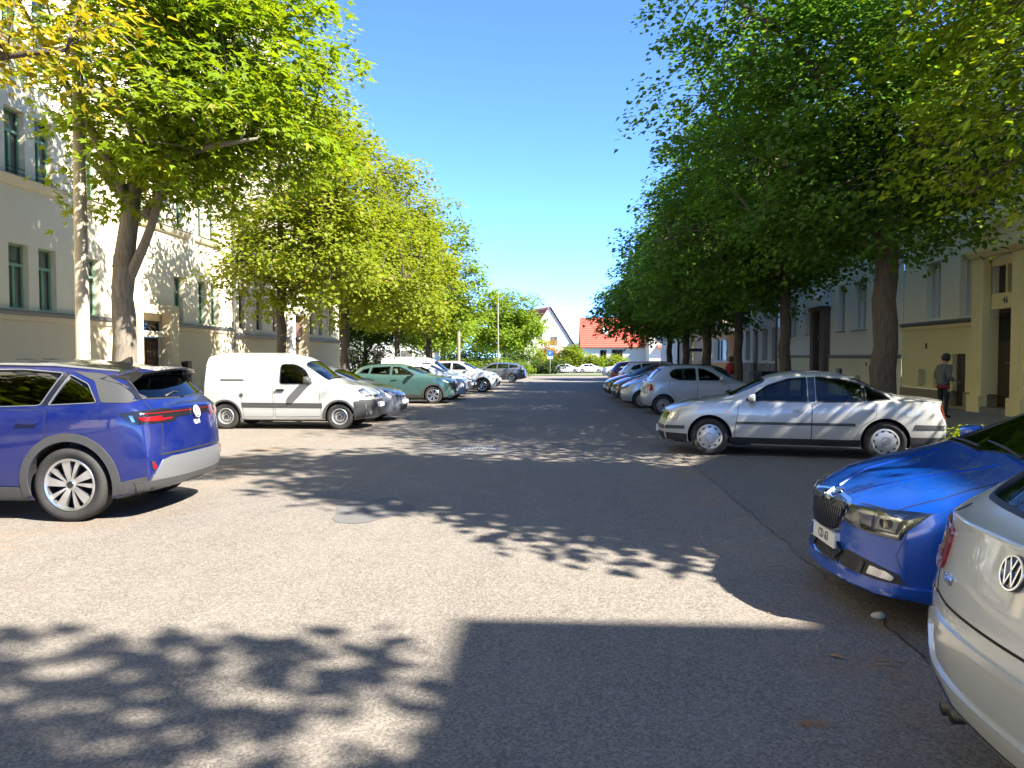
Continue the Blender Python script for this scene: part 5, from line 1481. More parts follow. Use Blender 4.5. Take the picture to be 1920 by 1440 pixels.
class Facade:
    """vertical wall with openings; u runs along y (or x), d points out of the wall"""
    def __init__(self, root, origin, udir, ddir):
        self.root = root; self.o = Vector(origin) + Vector((0, YAW_SHEAR * origin[0] if origin[1] == 0 else 0, 0)); self.u = Vector(udir); self.d = Vector(ddir)
    def P(self, u, z, d=0.0): return self.o + self.u * u + self.d * d + Vector((0, 0, z))
    def quadbox(self, name, u0, u1, z0, z1, d0, d1, mat, parent=None, bevel=0):
        bm = bmesh.new()
        add_prism(bm, [(u0, z0), (u1, z0), (u1, z1), (u0, z1)], self.o, self.u, (0, 0, 1), self.d, d0, d1)
        bmesh.ops.recalc_face_normals(bm, faces=bm.faces)
        return bm_obj(name, bm, mat, parent or self.root, bevel=bevel)
    def profile(self, name, u0, u1, prof, mat, parent=None):
        """profile (d, z) swept along u"""
        bm = bmesh.new()
        add_prism(bm, prof, self.o, self.d, (0, 0, 1), self.u, u0, u1)
        bmesh.ops.recalc_face_normals(bm, faces=bm.faces)
        return bm_obj(name, bm, mat, parent or self.root)
    def wall(self, name, u0, u1, z0, z1, holes, mat, depth=0.24, d=0.0):
        us = sorted(set([u0, u1] + [k for h in holes for k in h[:2] if u0 < k < u1])); zs = sorted(set([z0, z1] + [k for h in holes for k in h[2:4] if z0 < k < z1]))
        V, F, idx = [], [], {}
        def vid(u, z, dd):
            k = (round(u, 4), round(z, 4), round(dd, 4))
            if k not in idx: idx[k] = len(V); V.append(self.P(u, z, dd))
            return idx[k]
        for a, b in zip(us[:-1], us[1:]):
            for p, q in zip(zs[:-1], zs[1:]):
                cu, cz = (a + b) / 2, (p + q) / 2
                if any(h[0] < cu < h[1] and h[2] < cz < h[3] for h in holes): continue
                F.append((vid(a, p, d), vid(b, p, d), vid(b, q, d), vid(a, q, d)))
        for h in holes:
            a, b, p, q = max(h[0], u0), min(h[1], u1), max(h[2], z0), min(h[3], z1)
            if a >= b or p >= q: continue
            for (ua, za), (ub, zb) in (((a, p), (b, p)), ((b, p), (b, q)), ((b, q), (a, q)), ((a, q), (a, p))):
                F.append(tuple(len(V) + i for i in range(4)))
                V += [self.P(ua, za, d), self.P(ub, zb, d), self.P(ub, zb, d - depth), self.P(ua, za, d - depth)]
        for i in range(0): pass
        return mesh_obj(name, V, F, mat, self.root)
    def window(self, u0, u1, z0, z1, mat, d=0.0, transom=0.68, mull=True, sill=None, curtain=0.6, bars=False, name='window', depth=0.24):
        w = empty_part(name, self.root)
        din = d - depth
        bm = bmesh.new()
        fw = 0.06
        def pr(a, b, p, q, e0, e1): add_prism(bm, [(a, p), (b, p), (b, q), (a, q)], self.o, self.u, (0, 0, 1), self.d, e0, e1)
        pr(u0, u0 + fw, z0, z1, din, din + .07); pr(u1 - fw, u1, z0, z1, din, din + .07)
        pr(u0 + fw, u1 - fw, z0, z0 + fw, din, din + .07); pr(u0 + fw, u1 - fw, z1 - fw, z1, din, din + .07)
        zt = z0 + (z1 - z0) * transom if transom else None
        if zt: pr(u0 + fw, u1 - fw, zt - .04, zt + .04, din, din + .085)
        um = (u0 + u1) / 2
        if mull:
            pr(um - .035, um + .035, z0 + fw, (zt - .04) if zt else z1 - fw, din, din + .075)
        if bars and zt:
            for k in (1, 2, 3): 
                uu = u0 + (u1 - u0) * k / 4; pr(uu - .012, uu + .012, zt + .04, z1 - fw, din + .02, din + .06)
            zz = (zt + .04 + z1 - fw) / 2; pr(u0 + fw, u1 - fw, zz - .012, zz + .012, din + .02, din + .058)
        bmesh.ops.recalc_face_normals(bm, faces=bm.faces)
        bm_obj('frame', bm, mat, w)
        cells = []
        if zt: cells.append((u0 + fw, u1 - fw, zt + .04, z1 - fw))
        zq = (zt - .04) if zt else z1 - fw
        cells += [(u0 + fw, um - .035, z0 + fw, zq), (um + .035, u1 - fw, z0 + fw, zq)] if mull else [(u0 + fw, u1 - fw, z0 + fw, zq)]
        for a, b, p, q in cells:
            mesh_obj('pane', [self.P(a, p, din + .03), self.P(b, p, din + .03), self.P(b, q, din + .03), self.P(a, q, din + .03)], [(0, 1, 2, 3)], WGLASS, w)
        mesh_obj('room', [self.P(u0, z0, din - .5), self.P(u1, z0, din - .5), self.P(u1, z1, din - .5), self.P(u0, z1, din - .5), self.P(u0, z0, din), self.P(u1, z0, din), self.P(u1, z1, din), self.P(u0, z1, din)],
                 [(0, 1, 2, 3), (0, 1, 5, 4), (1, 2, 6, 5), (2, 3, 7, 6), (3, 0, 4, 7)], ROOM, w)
        if curtain:
            n = 14; V = []
            for side in (0, 1):
                cw = (u1 - u0) * curtain / 2
                base = len(V)
                for i in range(n + 1):
                    uu = (u0 + cw * i / n) if side == 0 else (u1 - cw * i / n)
                    dd = din - .06 + .02 * math.sin(i * 1.7)
                    V += [self.P(uu, z0 + .02, dd), self.P(uu, z1 - .02, dd)]
            F = [(b + 2 * i, b + 2 * i + 2, b + 2 * i + 3, b + 2 * i + 1) for b in (0, 2 * (n + 1)) for i in range(n)]
            mesh_obj('curtain', V, F, CURTAIN, w)
        if sill:
            self.profile('sill', u0 - .08, u1 + .08, [(d - .10, z0 - .002), (d + .10, z0 - .03), (d + .10, z0 - .07), (d - .10, z0 - .07)], sill, w)
        return w

def empty_part(name, parent):
    o = bpy.data.objects.new(name, None); o.empty_display_size = 0.1
    return link(o, parent)

def door_leaf(F, u0, u1, z0, z1, d, mat, parent, panels=3, glass_top=False):
    dr = F.quadbox('door', u0, u1, z0, z1, d - .06, d, mat, parent)
    um = (u0 + u1) / 2
    leaves = [(u0, um - .01), (um + .01, u1)] if u1 - u0 > 1.0 else [(u0, u1)]
    for a, b in leaves:
        for k in range(panels):
            p = z0 + .12 + (z1 - z0 - .16) * k / panels; q = z0 + .04 + (z1 - z0 - .16) * (k + 1) / panels
            F.quadbox('door_panel', a + .09, b - .09, p, q, d, d + .025, DARKGLASS if glass_top and k == panels - 1 else mat, dr, bevel=.01)
    l = F.P(um + .07, z0 + (z1 - z0) * .45, d)
    tube('handle', [l, l + F.d * .06, l + F.d * .06 + F.u * .12], .012, CHROME, dr, 6)
    return dr

# ---- left: cream apartment house with green windows
XL = -15.0
b1 = empty('apartment_building', (0, 0, 0), label='tall cream apartment house with green window frames behind the maple', cat='building')
F = Facade(b1, (XL, 0, 0), (0, 1, 0), (1, 0, 0))
pairs = [(k, k + .8) for k in (-15.0, -9.0, -3.0, 1.2, 2.4, 6.4, 7.6, 12.2, 13.4)] + [(17.2, 18.0), (18.4, 19.2), (21.15, 21.95), (22.37, 23.15), (24.55, 25.3), (30.2, 30.95), (32.25, 32.95), (33.4, 34.1)]
UP = [(k, k + .8) for k in (-3.0, 1.2, 2.4, 6.4, 7.6, 12.2, 13.4)] + [(17.2, 18.0), (18.4, 19.2), (21.1, 21.9), (22.32, 23.1), (24.6, 25.3), (27.6, 28.3), (28.9, 29.6), (30.5, 31.1), (32.3, 32.95), (33.4, 34.05)]
holes = []
for z0, z1, lst in ((2.97, 4.78, pairs), (6.62, 8.48, UP), (10.3, 12.1, UP), (13.95, 15.6, UP)):
    holes += [(a, b, z0, z1) for a, b in lst]
cellar = [(30.6, 31.5, .45, 1.45), (22.0, 22.8, .45, 1.0)]
dh = (27.15, 29.2, .0, 2.95)
F.wall('wall', -26.0, 35.5, 2.88, 17.6, holes + [dh], PLASTER_L)
F.wall('base_wall', -26.0, 35.5, -.4, 2.88, cellar + [dh], OCHRE, d=.05)
F.profile('ledge', -26.0, 27.0, [(-.02, 2.80), (.16, 2.80), (.18, 2.86), (.18, 2.93), (-.02, 2.95)], ZINC)
F.profile('ledge', 29.4, 35.5, [(-.02, 2.80), (.16, 2.80), (.18, 2.86), (.18, 2.93), (-.02, 2.95)], ZINC)
for a, b in ((-26.0, 26.98), (29.42, 35.48)):
    F.profile('ledge_moulding', a, b, [(.052, 2.62), (.10, 2.66), (.13, 2.79), (.052, 2.79)], OCHRE)
for z in (6.62, 10.3, 13.95):
    for a, b in ((20.7, 23.5), (24.3, 25.6), (27.2, 31.4), (32.0, 34.4), (16.8, 19.6)):
        F.profile('window_ledge', a, b, [(.002, z - .26), (.10, z - .22), (.17, z - .10), (.20, z - .03), (.002, z)], PLASTER_L)
        F.profile('ledge_sheet', a, b, [(.002, z + .001), (.22, z - .028), (.22, z - .016), (.002, z + .014)], ZINC)
for a, b, z0, z1 in holes:
    F.window(a, b, z0, z1, GREENW, transom=.68, mull=True, sill=None, curtain=.97)
    if z0 > 5:
        bm = bmesh.new()
        for k in range(2): add_tube(bm, [F.P(a, z0 + .12 + k * .13, -.02), F.P(b, z0 + .12 + k * .13, -.02)], .012, 6)
        bm_obj('guard_rail', bm, principled('rail_iron', (.03, .035, .03), .5, .5), b1)
for a, b, z0, z1 in cellar: F.window(a, b, z0, z1, BROWNW, d=.05, transom=None, mull=False, curtain=0)
# entrance with projecting surround
F.quadbox('door_surround', 26.9, 27.2, .0, 3.35, .052, .42, OCHRE); F.quadbox('door_surround', 29.15, 29.75, .0, 3.55, .052, .42, OCHRE)
F.quadbox('door_lintel', 27.2, 29.15, 2.35, 2.55, -.05, .40, OCHRE); F.quadbox('door_head', 27.2, 29.15, 3.2, 3.5, -.05, .40, OCHRE)
F.quadbox('transom_window', 27.2, 29.15, 2.55, 3.2, -.12, -.06, DARKGLASS)
door_leaf(F, 27.2, 29.15, .1, 2.35, -.1, DOORW, b1)
F.quadbox('doorstep', 27.0, 29.3, -.3, .12, .05, .7, KERB)
# house number lamp
q = empty_part('number_lamp', b1)
F.quadbox('lamp_box', 30.0, 30.28, 3.12, 3.55, .0, .16, WHITEW, q)
F.quadbox('number_pane', 30.03, 30.25, 3.16, 3.50, .162, .168, PLATE, q)
Mn = Matrix.Translation(F.P(30.14, 3.33, .170)) @ Matrix(((0, 0, 1, 0), (1, 0, 0, 0), (0, 1, 0, 0), (0, 0, 0, 1)))
text_mesh('number', '1', .26, PLATEBLUE, q, Mn, .002)
F.profile('cornice', -26.0, 35.5, [(-.02, 17.0), (.15, 17.1), (.35, 17.4), (.6, 17.5), (.6, 17.75), (-.02, 17.8)], PLASTER_L)
F.profile('roof', -26.0, 35.5, [(.5, 17.8), (-1.0, 20.5), (-6, 21.5), (-12, 21.0), (-12, 17.8)], ROOFDARK)

# ---- left: beige neighbour with grey brown windows
b2 = empty('apartment_building', (0, 0, 0), label='beige apartment house with dark narrow windows and an ornate doorway behind the van', cat='building')
F = Facade(b2, (XL, 0, 0), (0, 1, 0), (1, 0, 0))
lst = [(36.3, 37.0), (38.4, 39.15), (40.6, 41.3), (46.6, 47.4), (48.4, 49.1), (50.6, 51.4)]
holes = [(a, b, z0, z1) for z0, z1 in ((2.95, 4.8), (6.6, 8.5), (10.3, 12.2)) for a, b in lst]
cel = [(45.8, 46.6, .5, 1.3), (49.0, 49.5, .5, .95), (50.6, 51.1, .5, .95)]
dh = (43.1, 45.0, 0, 4.0)
F.wall('wall', 35.52, 52.8, 2.6, 16.2, holes + [dh], PLASTER_L2)
F.wall('base_wall', 35.52, 52.8, -.8, 2.6, cel + [dh], OCHRE, d=.05)
F.profile('ledge', 35.52, 42.6, [(-.02, 2.50), (.16, 2.52), (.20, 2.62), (.20, 2.70), (-.02, 2.74)], ZINC); F.profile('ledge', 45.6, 52.8, [(-.02, 2.50), (.16, 2.52), (.20, 2.62), (.20, 2.70), (-.02, 2.74)], ZINC)
for a, b, z0, z1 in holes: F.window(a, b, z0, z1, BROWNW, transom=.66, curtain=.5)
for a, b, z0, z1 in cel: F.window(a, b, z0, z1, BROWNW, d=.05, transom=None, mull=False, curtain=0)
F.quadbox('pilaster', 42.6, 43.1, -.3, 4.0, .052, .34, WHITEP); F.quadbox('pilaster', 45.0, 45.5, -.3, 4.0, .052, .34, OCHRE)
F.profile('door_cornice', 42.5, 45.6, [(0, 3.95), (.36, 4.0), (.46, 4.2), (0, 4.3)], WHITEP)
bm = bmesh.new()
add_prism(bm, [(42.6, 4.3), (45.5, 4.3), (44.7, 4.9), (44.05, 5.05), (43.4, 4.9)], F.o, F.u, (0, 0, 1), F.d, .0, .25); bmesh.ops.recalc_face_normals(bm, faces=bm.faces); bm_obj('door_gable', bm, WHITEP, b2)
F.quadbox('transom_panel', 43.1, 45.0, 2.75, 4.0, -.14, -.05, PORTAL); door_leaf(F, 43.1, 45.0, -.1, 2.7, -.12, DOORW, b2)
F.quadbox('drainpipe', 35.55, 35.65, -.3, 16, .06, .16, ZINC)
F.wall('end_wall', 52.8, 52.82, -.8, 16.2, [], PLASTER_L2)
o = mesh_obj('gable_wall', [(XL, 51.9, -.8), (XL - 11, 51.9, -.8), (XL - 11, 51.9, 16.2), (XL, 51.9, 16.2)], [(0, 1, 2, 3)], PLASTER_L2, b2)
F.profile('cornice', 35.52, 52.8, [(-.02, 15.8), (.15, 15.9), (.45, 16.2), (-.02, 16.3)], PLASTER_L2)
F.profile('roof', 35.52, 52.8, [(.4, 16.3), (-5, 19.8), (-11, 16.3)], ROOFDARK)
o = box('chimney', XL - 2.2, XL - .9, 42.4, 43.8, 16.5, 21.0, PLASTER_L2, b2)

# ---- right: yellow house with arched portal
XR = 12.4
EAVE = 10.9
b3 = empty('apartment_building', (0, 0, 0), label='yellow house with a panelled portal and brown double door beside the woman', cat='building')
F = Facade(b3, (XR, 0, 0), (0, 1, 0), (-1, 0, 0))
wl = [(12.0, 12.95), (14.0, 14.95), (16.5, 17.4), (18.3, 19.2), (23.1, 23.95), (25.15, 26.1)]
holes = [(a, b, z0, z1) for z0, z1 in ((2.86, 4.75), (6.4, 8.2)) for a, b in wl] + [(20.4, 21.3, 6.4, 8.2), (21.9, 22.7, 6.4, 8.2)]
cel = [(24.95, 25.45, .62, 1.2), (26.0, 26.5, .62, 1.2)]
hatch_d = (23.45, 24.25, 0.1, 1.72)
dh = (20.75, 22.15, .0, 4.35)
F.wall('wall', 11.0, 27.8, 2.74, EAVE, holes + [dh], PALEYEL)
F.wall('base_wall', 11.0, 27.8, .55, 2.74, cel + [hatch_d, dh], YELLOW, d=.04, depth=.30)
F.wall('socle', 11.0, 27.8, -.4, .55, [hatch_d, dh], SOCKEL, d=.10, depth=.36)
F.quadbox('hall_blackout', 20.5, 22.4, -.3, 4.5, -.34, -.30, ROOM); F.quadbox('cellar_blackout', 23.3, 24.4, -.3, 1.9, -.34, -.30, ROOM)  # dark sheets added behind the doors to stop light leaking through
F.profile('ledge', 22.78, 27.8, [(-.02, 2.66), (.12, 2.68), (.16, 2.74), (.16, 2.80), (-.02, 2.82)], ZINC); F.profile('ledge', 11.0, 20.1, [(-.02, 2.66), (.12, 2.68), (.16, 2.74), (.16, 2.80), (-.02, 2.82)], ZINC)
F.profile('ledge_moulding', 22.78, 27.8, [(.042, 2.52), (.10, 2.56), (.12, 2.66), (.042, 2.66)], YELLOW)
for a, b, z0, z1 in holes: F.window(a, b, z0, z1, WHITEW, transom=None, mull=True, curtain=.4)
for a, b, z0, z1 in cel: F.window(a, b, z0, z1, WHITEW, d=.04, transom=None, mull=False, curtain=0)
door_leaf(F, 23.45, 24.25, .1, 1.72, -.12, DOORW, b3, panels=2)
for u0, u1 in ((22.15, 22.75), (20.15, 20.75)):
    F.quadbox('portal_pilaster', u0, u1, .5, 4.45, .042, .26, YELLOW); F.quadbox('pilaster_foot', u0 - .03, u1 + .03, -.2, .52, .102, .34, YELLOW)
    for k in range(5):
        z = .75 + k * .74
        F.quadbox('pilaster_panel', u0 + .17, u1 - .17, z, z + .56, .26, .285, YELLOW, bevel=.01)
F.profile('portal_cornice', 20.05, 22.85, [(.042, 4.45), (.30, 4.47), (.40, 4.62), (.40, 4.70), (.042, 4.74)], YELLOW)
bm = bmesh.new()
ar = [(21.45 + 1.35 * math.cos(R(a)), 4.74 + .95 * math.sin(R(a))) for a in range(0, 181, 12)]
ai = [(21.45 + 1.0 * math.cos(R(a)), 4.74 + .66 * math.sin(R(a))) for a in range(180, -1, -12)]
for i in range(15):
    q = [ar[i], ar[i + 1], ai[15 - i - 1], ai[15 - i]]
    add_prism(bm, q, F.o, F.u, (0, 0, 1), F.d, .0, .22)
bmesh.ops.recalc_face_normals(bm, faces=bm.faces); bm_obj('portal_arch', bm, YELLOW, b3)
F.quadbox('transom_beam', 20.75, 22.15, 2.98, 3.42, -.12, .02, YELLOW); F.quadbox('transom_post', 21.42, 21.5, 3.42, 4.2, -.12, .0, YELLOW); F.quadbox('transom_head', 20.75, 22.15, 4.2, 4.36, -.12, .02, YELLOW)
for a, b in ((20.75, 21.42), (21.5, 22.15)): F.quadbox('transom_pane', a, b, 3.42, 4.2, -.22, -.18, GLOSSBLACK)
door_leaf(F, 20.75, 22.15, .2, 2.98, -.20, DOORW, b3, panels=3, glass_top=True)
F.quadbox('doorstep', 20.7, 22.2, -.3, .2, -.4, .3, KERB)
Mn = Matrix.Translation(F.P(21.45, 3.2, .024)) @ Matrix(((0, 0, -1, 0), (-1, 0, 0, 0), (0, 1, 0, 0), (0, 0, 0, 1)))
text_mesh('house_number', '46', .26, principled('number_brown', (.07, .055, .04), .5), b3, Mn, .006)
F.quadbox('wall_vent', 25.9, 26.0, 1.9, 2.08, .042, .06, DOORW)
F.profile('cornice', 11.0, 27.8, [(-.02, EAVE - .5), (.15, EAVE - .4), (.4, EAVE - .1), (.4, EAVE), (-.02, EAVE + .05)], PALEYEL)
F.profile('upper_band', 11.0, 27.8, [(.002, 5.55), (.08, 5.58), (.12, 5.78), (.002, 5.82)], PALEYEL)
F.profile('roof', 11.0, 27.8, [(.45, EAVE + .05), (-5, EAVE + 4.6), (-10.5, EAVE)], ROOFDARK)
mesh_obj('gable_wall', [F.P(11.0, -.4, 0), F.P(11.0, -.4, -10), F.P(11.0, EAVE, -10), F.P(11.0, EAVE, 0), F.P(11, EAVE + 4.4, -5)], [(0, 1, 2, 4, 3)], PALEYEL, b3)

# ---- right: nearer houses outside the frame that shade the street
bs = empty('apartment_building', (0, 0, 0), label='plain pale yellow house nearest the camera on the shaded side', cat='building')
F = Facade(bs, (XR, -.0001, 0), (0, 1, 0), (-1, 0, 0))
hs = [(a, a + .95, z0, z1) for z0, z1 in ((2.86, 4.75), (6.4, 8.2)) for a in (-1.4, .4, 2.0, 3.6)]
F.wall('wall', -1.85, 5.4, -.4, EAVE, hs, PALEYEL)
for a, b, z0, z1 in hs: F.window(a, b, z0, z1, WHITEW, transom=None, mull=True, curtain=.4)
F.profile('roof', -1.85, 5.4, [(.45, EAVE + .05), (-5, EAVE + 4.6), (-10.5, EAVE)], ROOFDARK)
for yy in (5.4,): mesh_obj('gable_wall', [F.P(yy, -.4, 0), F.P(yy, -.4, -10), F.P(yy, EAVE, -10), F.P(yy, EAVE, 0), F.P(yy, EAVE + 4.4, -5)], [(0, 1, 2, 4, 3)], PALEYEL, bs)
bs = empty('apartment_building', (0, 0, 0), label='tall flat roofed corner house behind the camera on the shaded side', cat='building')
F = Facade(bs, (XR, -.0001, 0), (0, 1, 0), (-1, 0, 0))
hs = [(a, a + .95, z0, z1) for z0, z1 in ((2.86, 4.75), (6.4, 8.2), (9.8, 11.6)) for a in (-20, -16, -12, -8, -5)]
F.wall('wall', -24, -1.87, -.4, 13.1, hs, GREYP)
for a, b, z0, z1 in hs: F.window(a, b, z0, z1, WHITEW, transom=None, mull=True, curtain=.4)
F.profile('roof', -24, -1.87, [(.4, 13.1), (.4, 13.3), (-10, 13.3), (-10, -.4), (-9.8, -.4), (-9.8, 13.1)], ROOFDARK)
mesh_obj('end_wall', [F.P(-1.87, -.4, 0), F.P(-1.87, -.4, -9.9), F.P(-1.87, 13.1, -9.9), F.P(-1.87, 13.1, 0)], [(0, 1, 2, 3)], GREYP, bs)

# ---- right: white house with porphyry door
b4 = empty('apartment_building', (0, 0, 0), label='off white house with a reddish stone doorway under a curved canopy', cat='building')
F = Facade(b4, (XR, 0, 0), (0, 1, 0), (-1, 0, 0))
wl = [(31.2, 32.5), (33.5, 34.3), (37.7, 38.7), (40.3, 41.3)]
holes = [(a, b, z0, z1) for z0, z1 in ((2.75, 4.75), (6.3, 8.2)) for a, b in wl] + [(35.6, 36.8, 6.3, 8.2), (29.0, 29.9, 6.3, 8.2), (28.6, 29.4, 2.75, 4.75)]
cel = [(33.6, 34.4, .35, 1.1), (31.6, 32.1, .4, .85), (29.2, 30.0, -.05, .85), (39.0, 39.5, .4, .85), (40.2, 40.7, .4, .85)]
dh = (35.75, 36.75, -.2, 3.6)
F.wall('wall', 27.82, 43.5, 1.62, EAVE - .3, holes + [dh], WHITEP)
F.wall('base_wall', 27.82, 43.5, -.6, 1.62, cel + [dh], PALEYEL, d=.05)
F.profile('ledge', 27.82, 35.3, [(-.02, 1.55), (.12, 1.57), (.15, 1.62), (.15, 1.68), (-.02, 1.71)], ZINC); F.profile('ledge', 37.2, 43.5, [(-.02, 1.55), (.12, 1.57), (.15, 1.62), (.15, 1.68), (-.02, 1.71)], ZINC)
for a, b, z0, z1 in holes: F.window(a, b, z0, z1, CREAMW, transom=.6, mull=True, sill=ZINC, curtain=.5, bars=True)
for a, b, z0, z1 in cel: F.window(a, b, z0, z1, BROWNW, d=.05, transom=None, mull=False, curtain=0)
F.quadbox('door_jamb', 35.3, 35.75, -.4, 3.75, .0, .30, PORTAL); F.quadbox('door_jamb', 36.75, 37.2, -.4, 3.75, .0, .30, PORTAL); F.quadbox('door_head', 35.25, 37.25, 3.75, 3.92, .0, .36, PORTAL)
F.quadbox('transom', 35.75, 36.75, 2.35, 2.6, -.2, .1, PORTAL); F.quadbox('transom_pane', 35.75, 36.75, 2.6, 3.6, -.24, -.2, DARKGLASS)
d_ = door_leaf(F, 35.75, 36.75, -.2, 2.35, -.2, DOORW, b4, panels=3); F.quadbox('notice', 36.05, 36.4, 1.2, 1.8, -.17, -.16, PLATE, d_)
F.profile('canopy', 35.2, 37.3, [(.0, 3.94), (.42, 3.94), (.40, 4.3), (.22, 4.85), (.0, 5.0)], WHITEW)
F.quadbox('wall_vent', 30.9, 31.0, 1.25, 1.4, .052, .07, DOORW)
F.profile('cornice', 27.82, 43.5, [(-.02, EAVE - .6), (.15, EAVE - .5), (.4, EAVE - .3), (-.02, EAVE - .25)], WHITEP)
F.profile('roof', 27.82, 43.5, [(.45, EAVE - .25), (-5, EAVE + 4.2), (-10.5, EAVE - .3)], ROOFDARK)
# oriel with a balcony seen between the branches
F.quadbox('oriel', 34.9, 37.6, 6.0, 9.4, .0, .8, WHITEP)
for a in (35.05, 35.75, 36.45, 37.15): F.quadbox('oriel_pane', a, a + .5, 6.9, 8.9, .8, .83, DARKGLASS); F.quadbox('oriel_bar', a + .23, a + .27, 6.9, 8.9, .83, .86, CREAMW)
# ---- right: grey house with stone slab base
b5 = empty('apartment_building', (0, 0, 0), label='grey plastered house with a brown stone slab base and narrow dark door', cat='building')
F = Facade(b5, (XR, 0, 0), (0, 1, 0), (-1, 0, 0))
wl = [(43.9, 44.9), (45.8, 47.0), (50.0, 51.2)]
holes = [(a, b, z0, z1) for z0, z1 in ((1.35, 3.3), (4.9, 6.8)) for a, b in wl]
dh = (48.0, 49.2, -.4, 3.2)
F.wall('wall', 43.52, 53.5, 1.2, 9.6, holes + [dh], GREYP)
F.wall('base_wall', 43.52, 53.5, -.6, 1.2, [dh], SOCKEL, d=.0)
for a, b, z0, z1 in holes: F.window(a, b, z0, z1, CREAMW, transom=None, mull=True, sill=WHITEW, curtain=.5)
door_leaf(F, 48.0, 49.2, -.4, 3.2, -.2, DOORW, b5)
SLABS = [principled('stone_slab_%d' % i, c, .6, var=.5, vscale=5) for i, c in enumerate(((.21, .155, .125), (.25, .19, .15), (.18, .135, .11)))]
for row in range(3):
    for k in range(15):
        u = 43.55 + k * .66 + (row % 2) * .2
        if u + .64 > 53.5 or (u + .64 > 47.98 and u < 49.22): continue
        z = -.55 + row * .585
        F.quadbox('stone_slab', u, u + .64, z, z + .565, .003, .035 + .006 * ((k * 7 + row * 3) % 3), SLABS[(k * 5 + row * 2) % 3])
tube('drainpipe', [F.P(43.5, -.3, .14), F.P(43.5, 9.5, .14)], .055, ZINC, b5, 10)
F.profile('roof', 43.52, 53.5, [(.4, 9.6), (-5, 13), (-10, 9.6)], ROOFDARK)
# ---- right: peach house standing forward, front towards the camera
b6 = empty('apartment_building', (0, 0, 0), label='peach coloured house with a recessed porch and white window at the far corner', cat='building')
F = Facade(b6, (0, 58.0, 0), (1, 0, 0), (0, -1, 0))
hs = [(11.7, 12.75, 1.25, 2.9), (12.0, 13.4, 4.85, 6.1)]
F.wall('wall', 9.0, 14.5, 3.55, 8.4, [hs[1]], principled('pale_peach_plaster', (.66, .50, .36), .9), d=.0)
F.wall('porch_wall', 9.0, 13.3, 1.15, 3.55, [hs[0], (10.05, 10.2, 1.2, 3.0)], PEACH, d=-.9); F.wall('porch_base', 9.0, 13.3, -.8, 1.15, [], principled('orange_plaster', (.62, .33, .13), .9), d=-.88)
F.quadbox('porch_pier', 13.3, 14.5, -.8, 3.55, -1.0, .0, MATS['pale_peach_plaster']); F.quadbox('porch_pier', 9.0, 9.35, -.8, 3.55, -1.0, -.02, MATS['pale_peach_plaster']); F.quadbox('porch_ceiling', 9.35, 13.3, 3.50, 3.548, -.9, -.01, PEACH)
F.window(*hs[0], WHITEW, d=-.9, transom=None, curtain=.7, sill=WHITEW); F.window(*hs[1], WHITEW, transom=None, curtain=.3)
mesh_obj('side_wall', [(9.0, 58.0, -.8), (9.0, 68, -.8), (9.0, 68, 8.4), (9.0, 58.0, 8.4)], [(0, 1, 2, 3)], GREYP, b6)
F.profile('roof', 9.0, 14.5, [(.4, 8.4), (-5, 12), (-10, 8.4)], ROOFDARK)
tube('downpipe', [F.P(9.85, -.6, .1), F.P(9.85, 8.2, .1)], .05, ZINC, b6, 8)

# ---- far houses with red roofs
def gable_house(name, label, x0, x1, y0, y1, eave, ridge, axis, z0, wallm, roofm, over=.5):
    b = empty(name, (0, 0, 0), label=label, cat='house')
    xm, ym = (x0 + x1) / 2, (y0 + y1) / 2
    if axis == 'x':     # ridge along x
        V = [(x0, y0, z0), (x1, y0, z0), (x1, y1, z0), (x0, y1, z0), (x0, y0, eave), (x1, y0, eave), (x1, y1, eave), (x0, y1, eave), (x0, ym, ridge), (x1, ym, ridge)]
        Fc = [(0, 1, 5, 4), (1, 2, 6, 9, 5), (2, 3, 7, 6), (3, 0, 4, 8, 7)]
        sl = (ridge - eave) / (ym - y0)
        roofs = [[(x0 - over, y0 - over, eave - over * sl), (x1 + over, y0 - over, eave - over * sl), (x1 + over, ym, ridge), (x0 - over, ym, ridge)],
                 [(x0 - over, y1 + over, eave - over * sl), (x1 + over, y1 + over, eave - over * sl), (x1 + over, ym, ridge), (x0 - over, ym, ridge)]]
    else:
        V = [(x0, y0, z0), (x1, y0, z0), (x1, y1, z0), (x0, y1, z0), (x0, y0, eave), (x1, y0, eave), (x1, y1, eave), (x0, y1, eave), (xm, y0, ridge), (xm, y1, ridge)]
        Fc = [(0, 1, 5, 8, 4), (1, 2, 6, 5), (2, 3, 7, 9, 6), (3, 0, 4, 7)]
        sl = (ridge - eave) / (xm - x0)
        roofs = [[(x0 - over, y0 - over, eave - over * sl), (x0 - over, y1 + over, eave - over * sl), (xm, y1 + over, ridge), (xm, y0 - over, ridge)],
                 [(x1 + over, y0 - over, eave - over * sl), (x1 + over, y1 + over, eave - over * sl), (xm, y1 + over, ridge), (xm, y0 - over, ridge)]]
    mesh_obj('wall', V, Fc, wallm, b)
    rp = empty_part('roof', b)
    for q in roofs:
        q = [Vector(p) for p in q]
        n = (q[1] - q[0]).cross(q[3] - q[0]).normalized()
        if n.z < 0: n = -n
        rows = 16
        V, Fq = [], []
        for i in range(rows):                   # overlapping courses of tiles
            a0, a1 = i / rows, (i + 1) / rows
            p = [q[0].lerp(q[3], a0) + n * .16, q[1].lerp(q[2], a0) + n * .16, q[1].lerp(q[2], a1) + n * .10, q[0].lerp(q[3], a1) + n * .10, q[0].lerp(q[3], a0) + n * .02, q[1].lerp(q[2], a0) + n * .02]
            k = len(V); V += p; Fq += [(k, k + 1, k + 2, k + 3), (k, k + 1, k + 5, k + 4)]
        mesh_obj('tile_courses', V, Fq, roofm, rp)
    return b
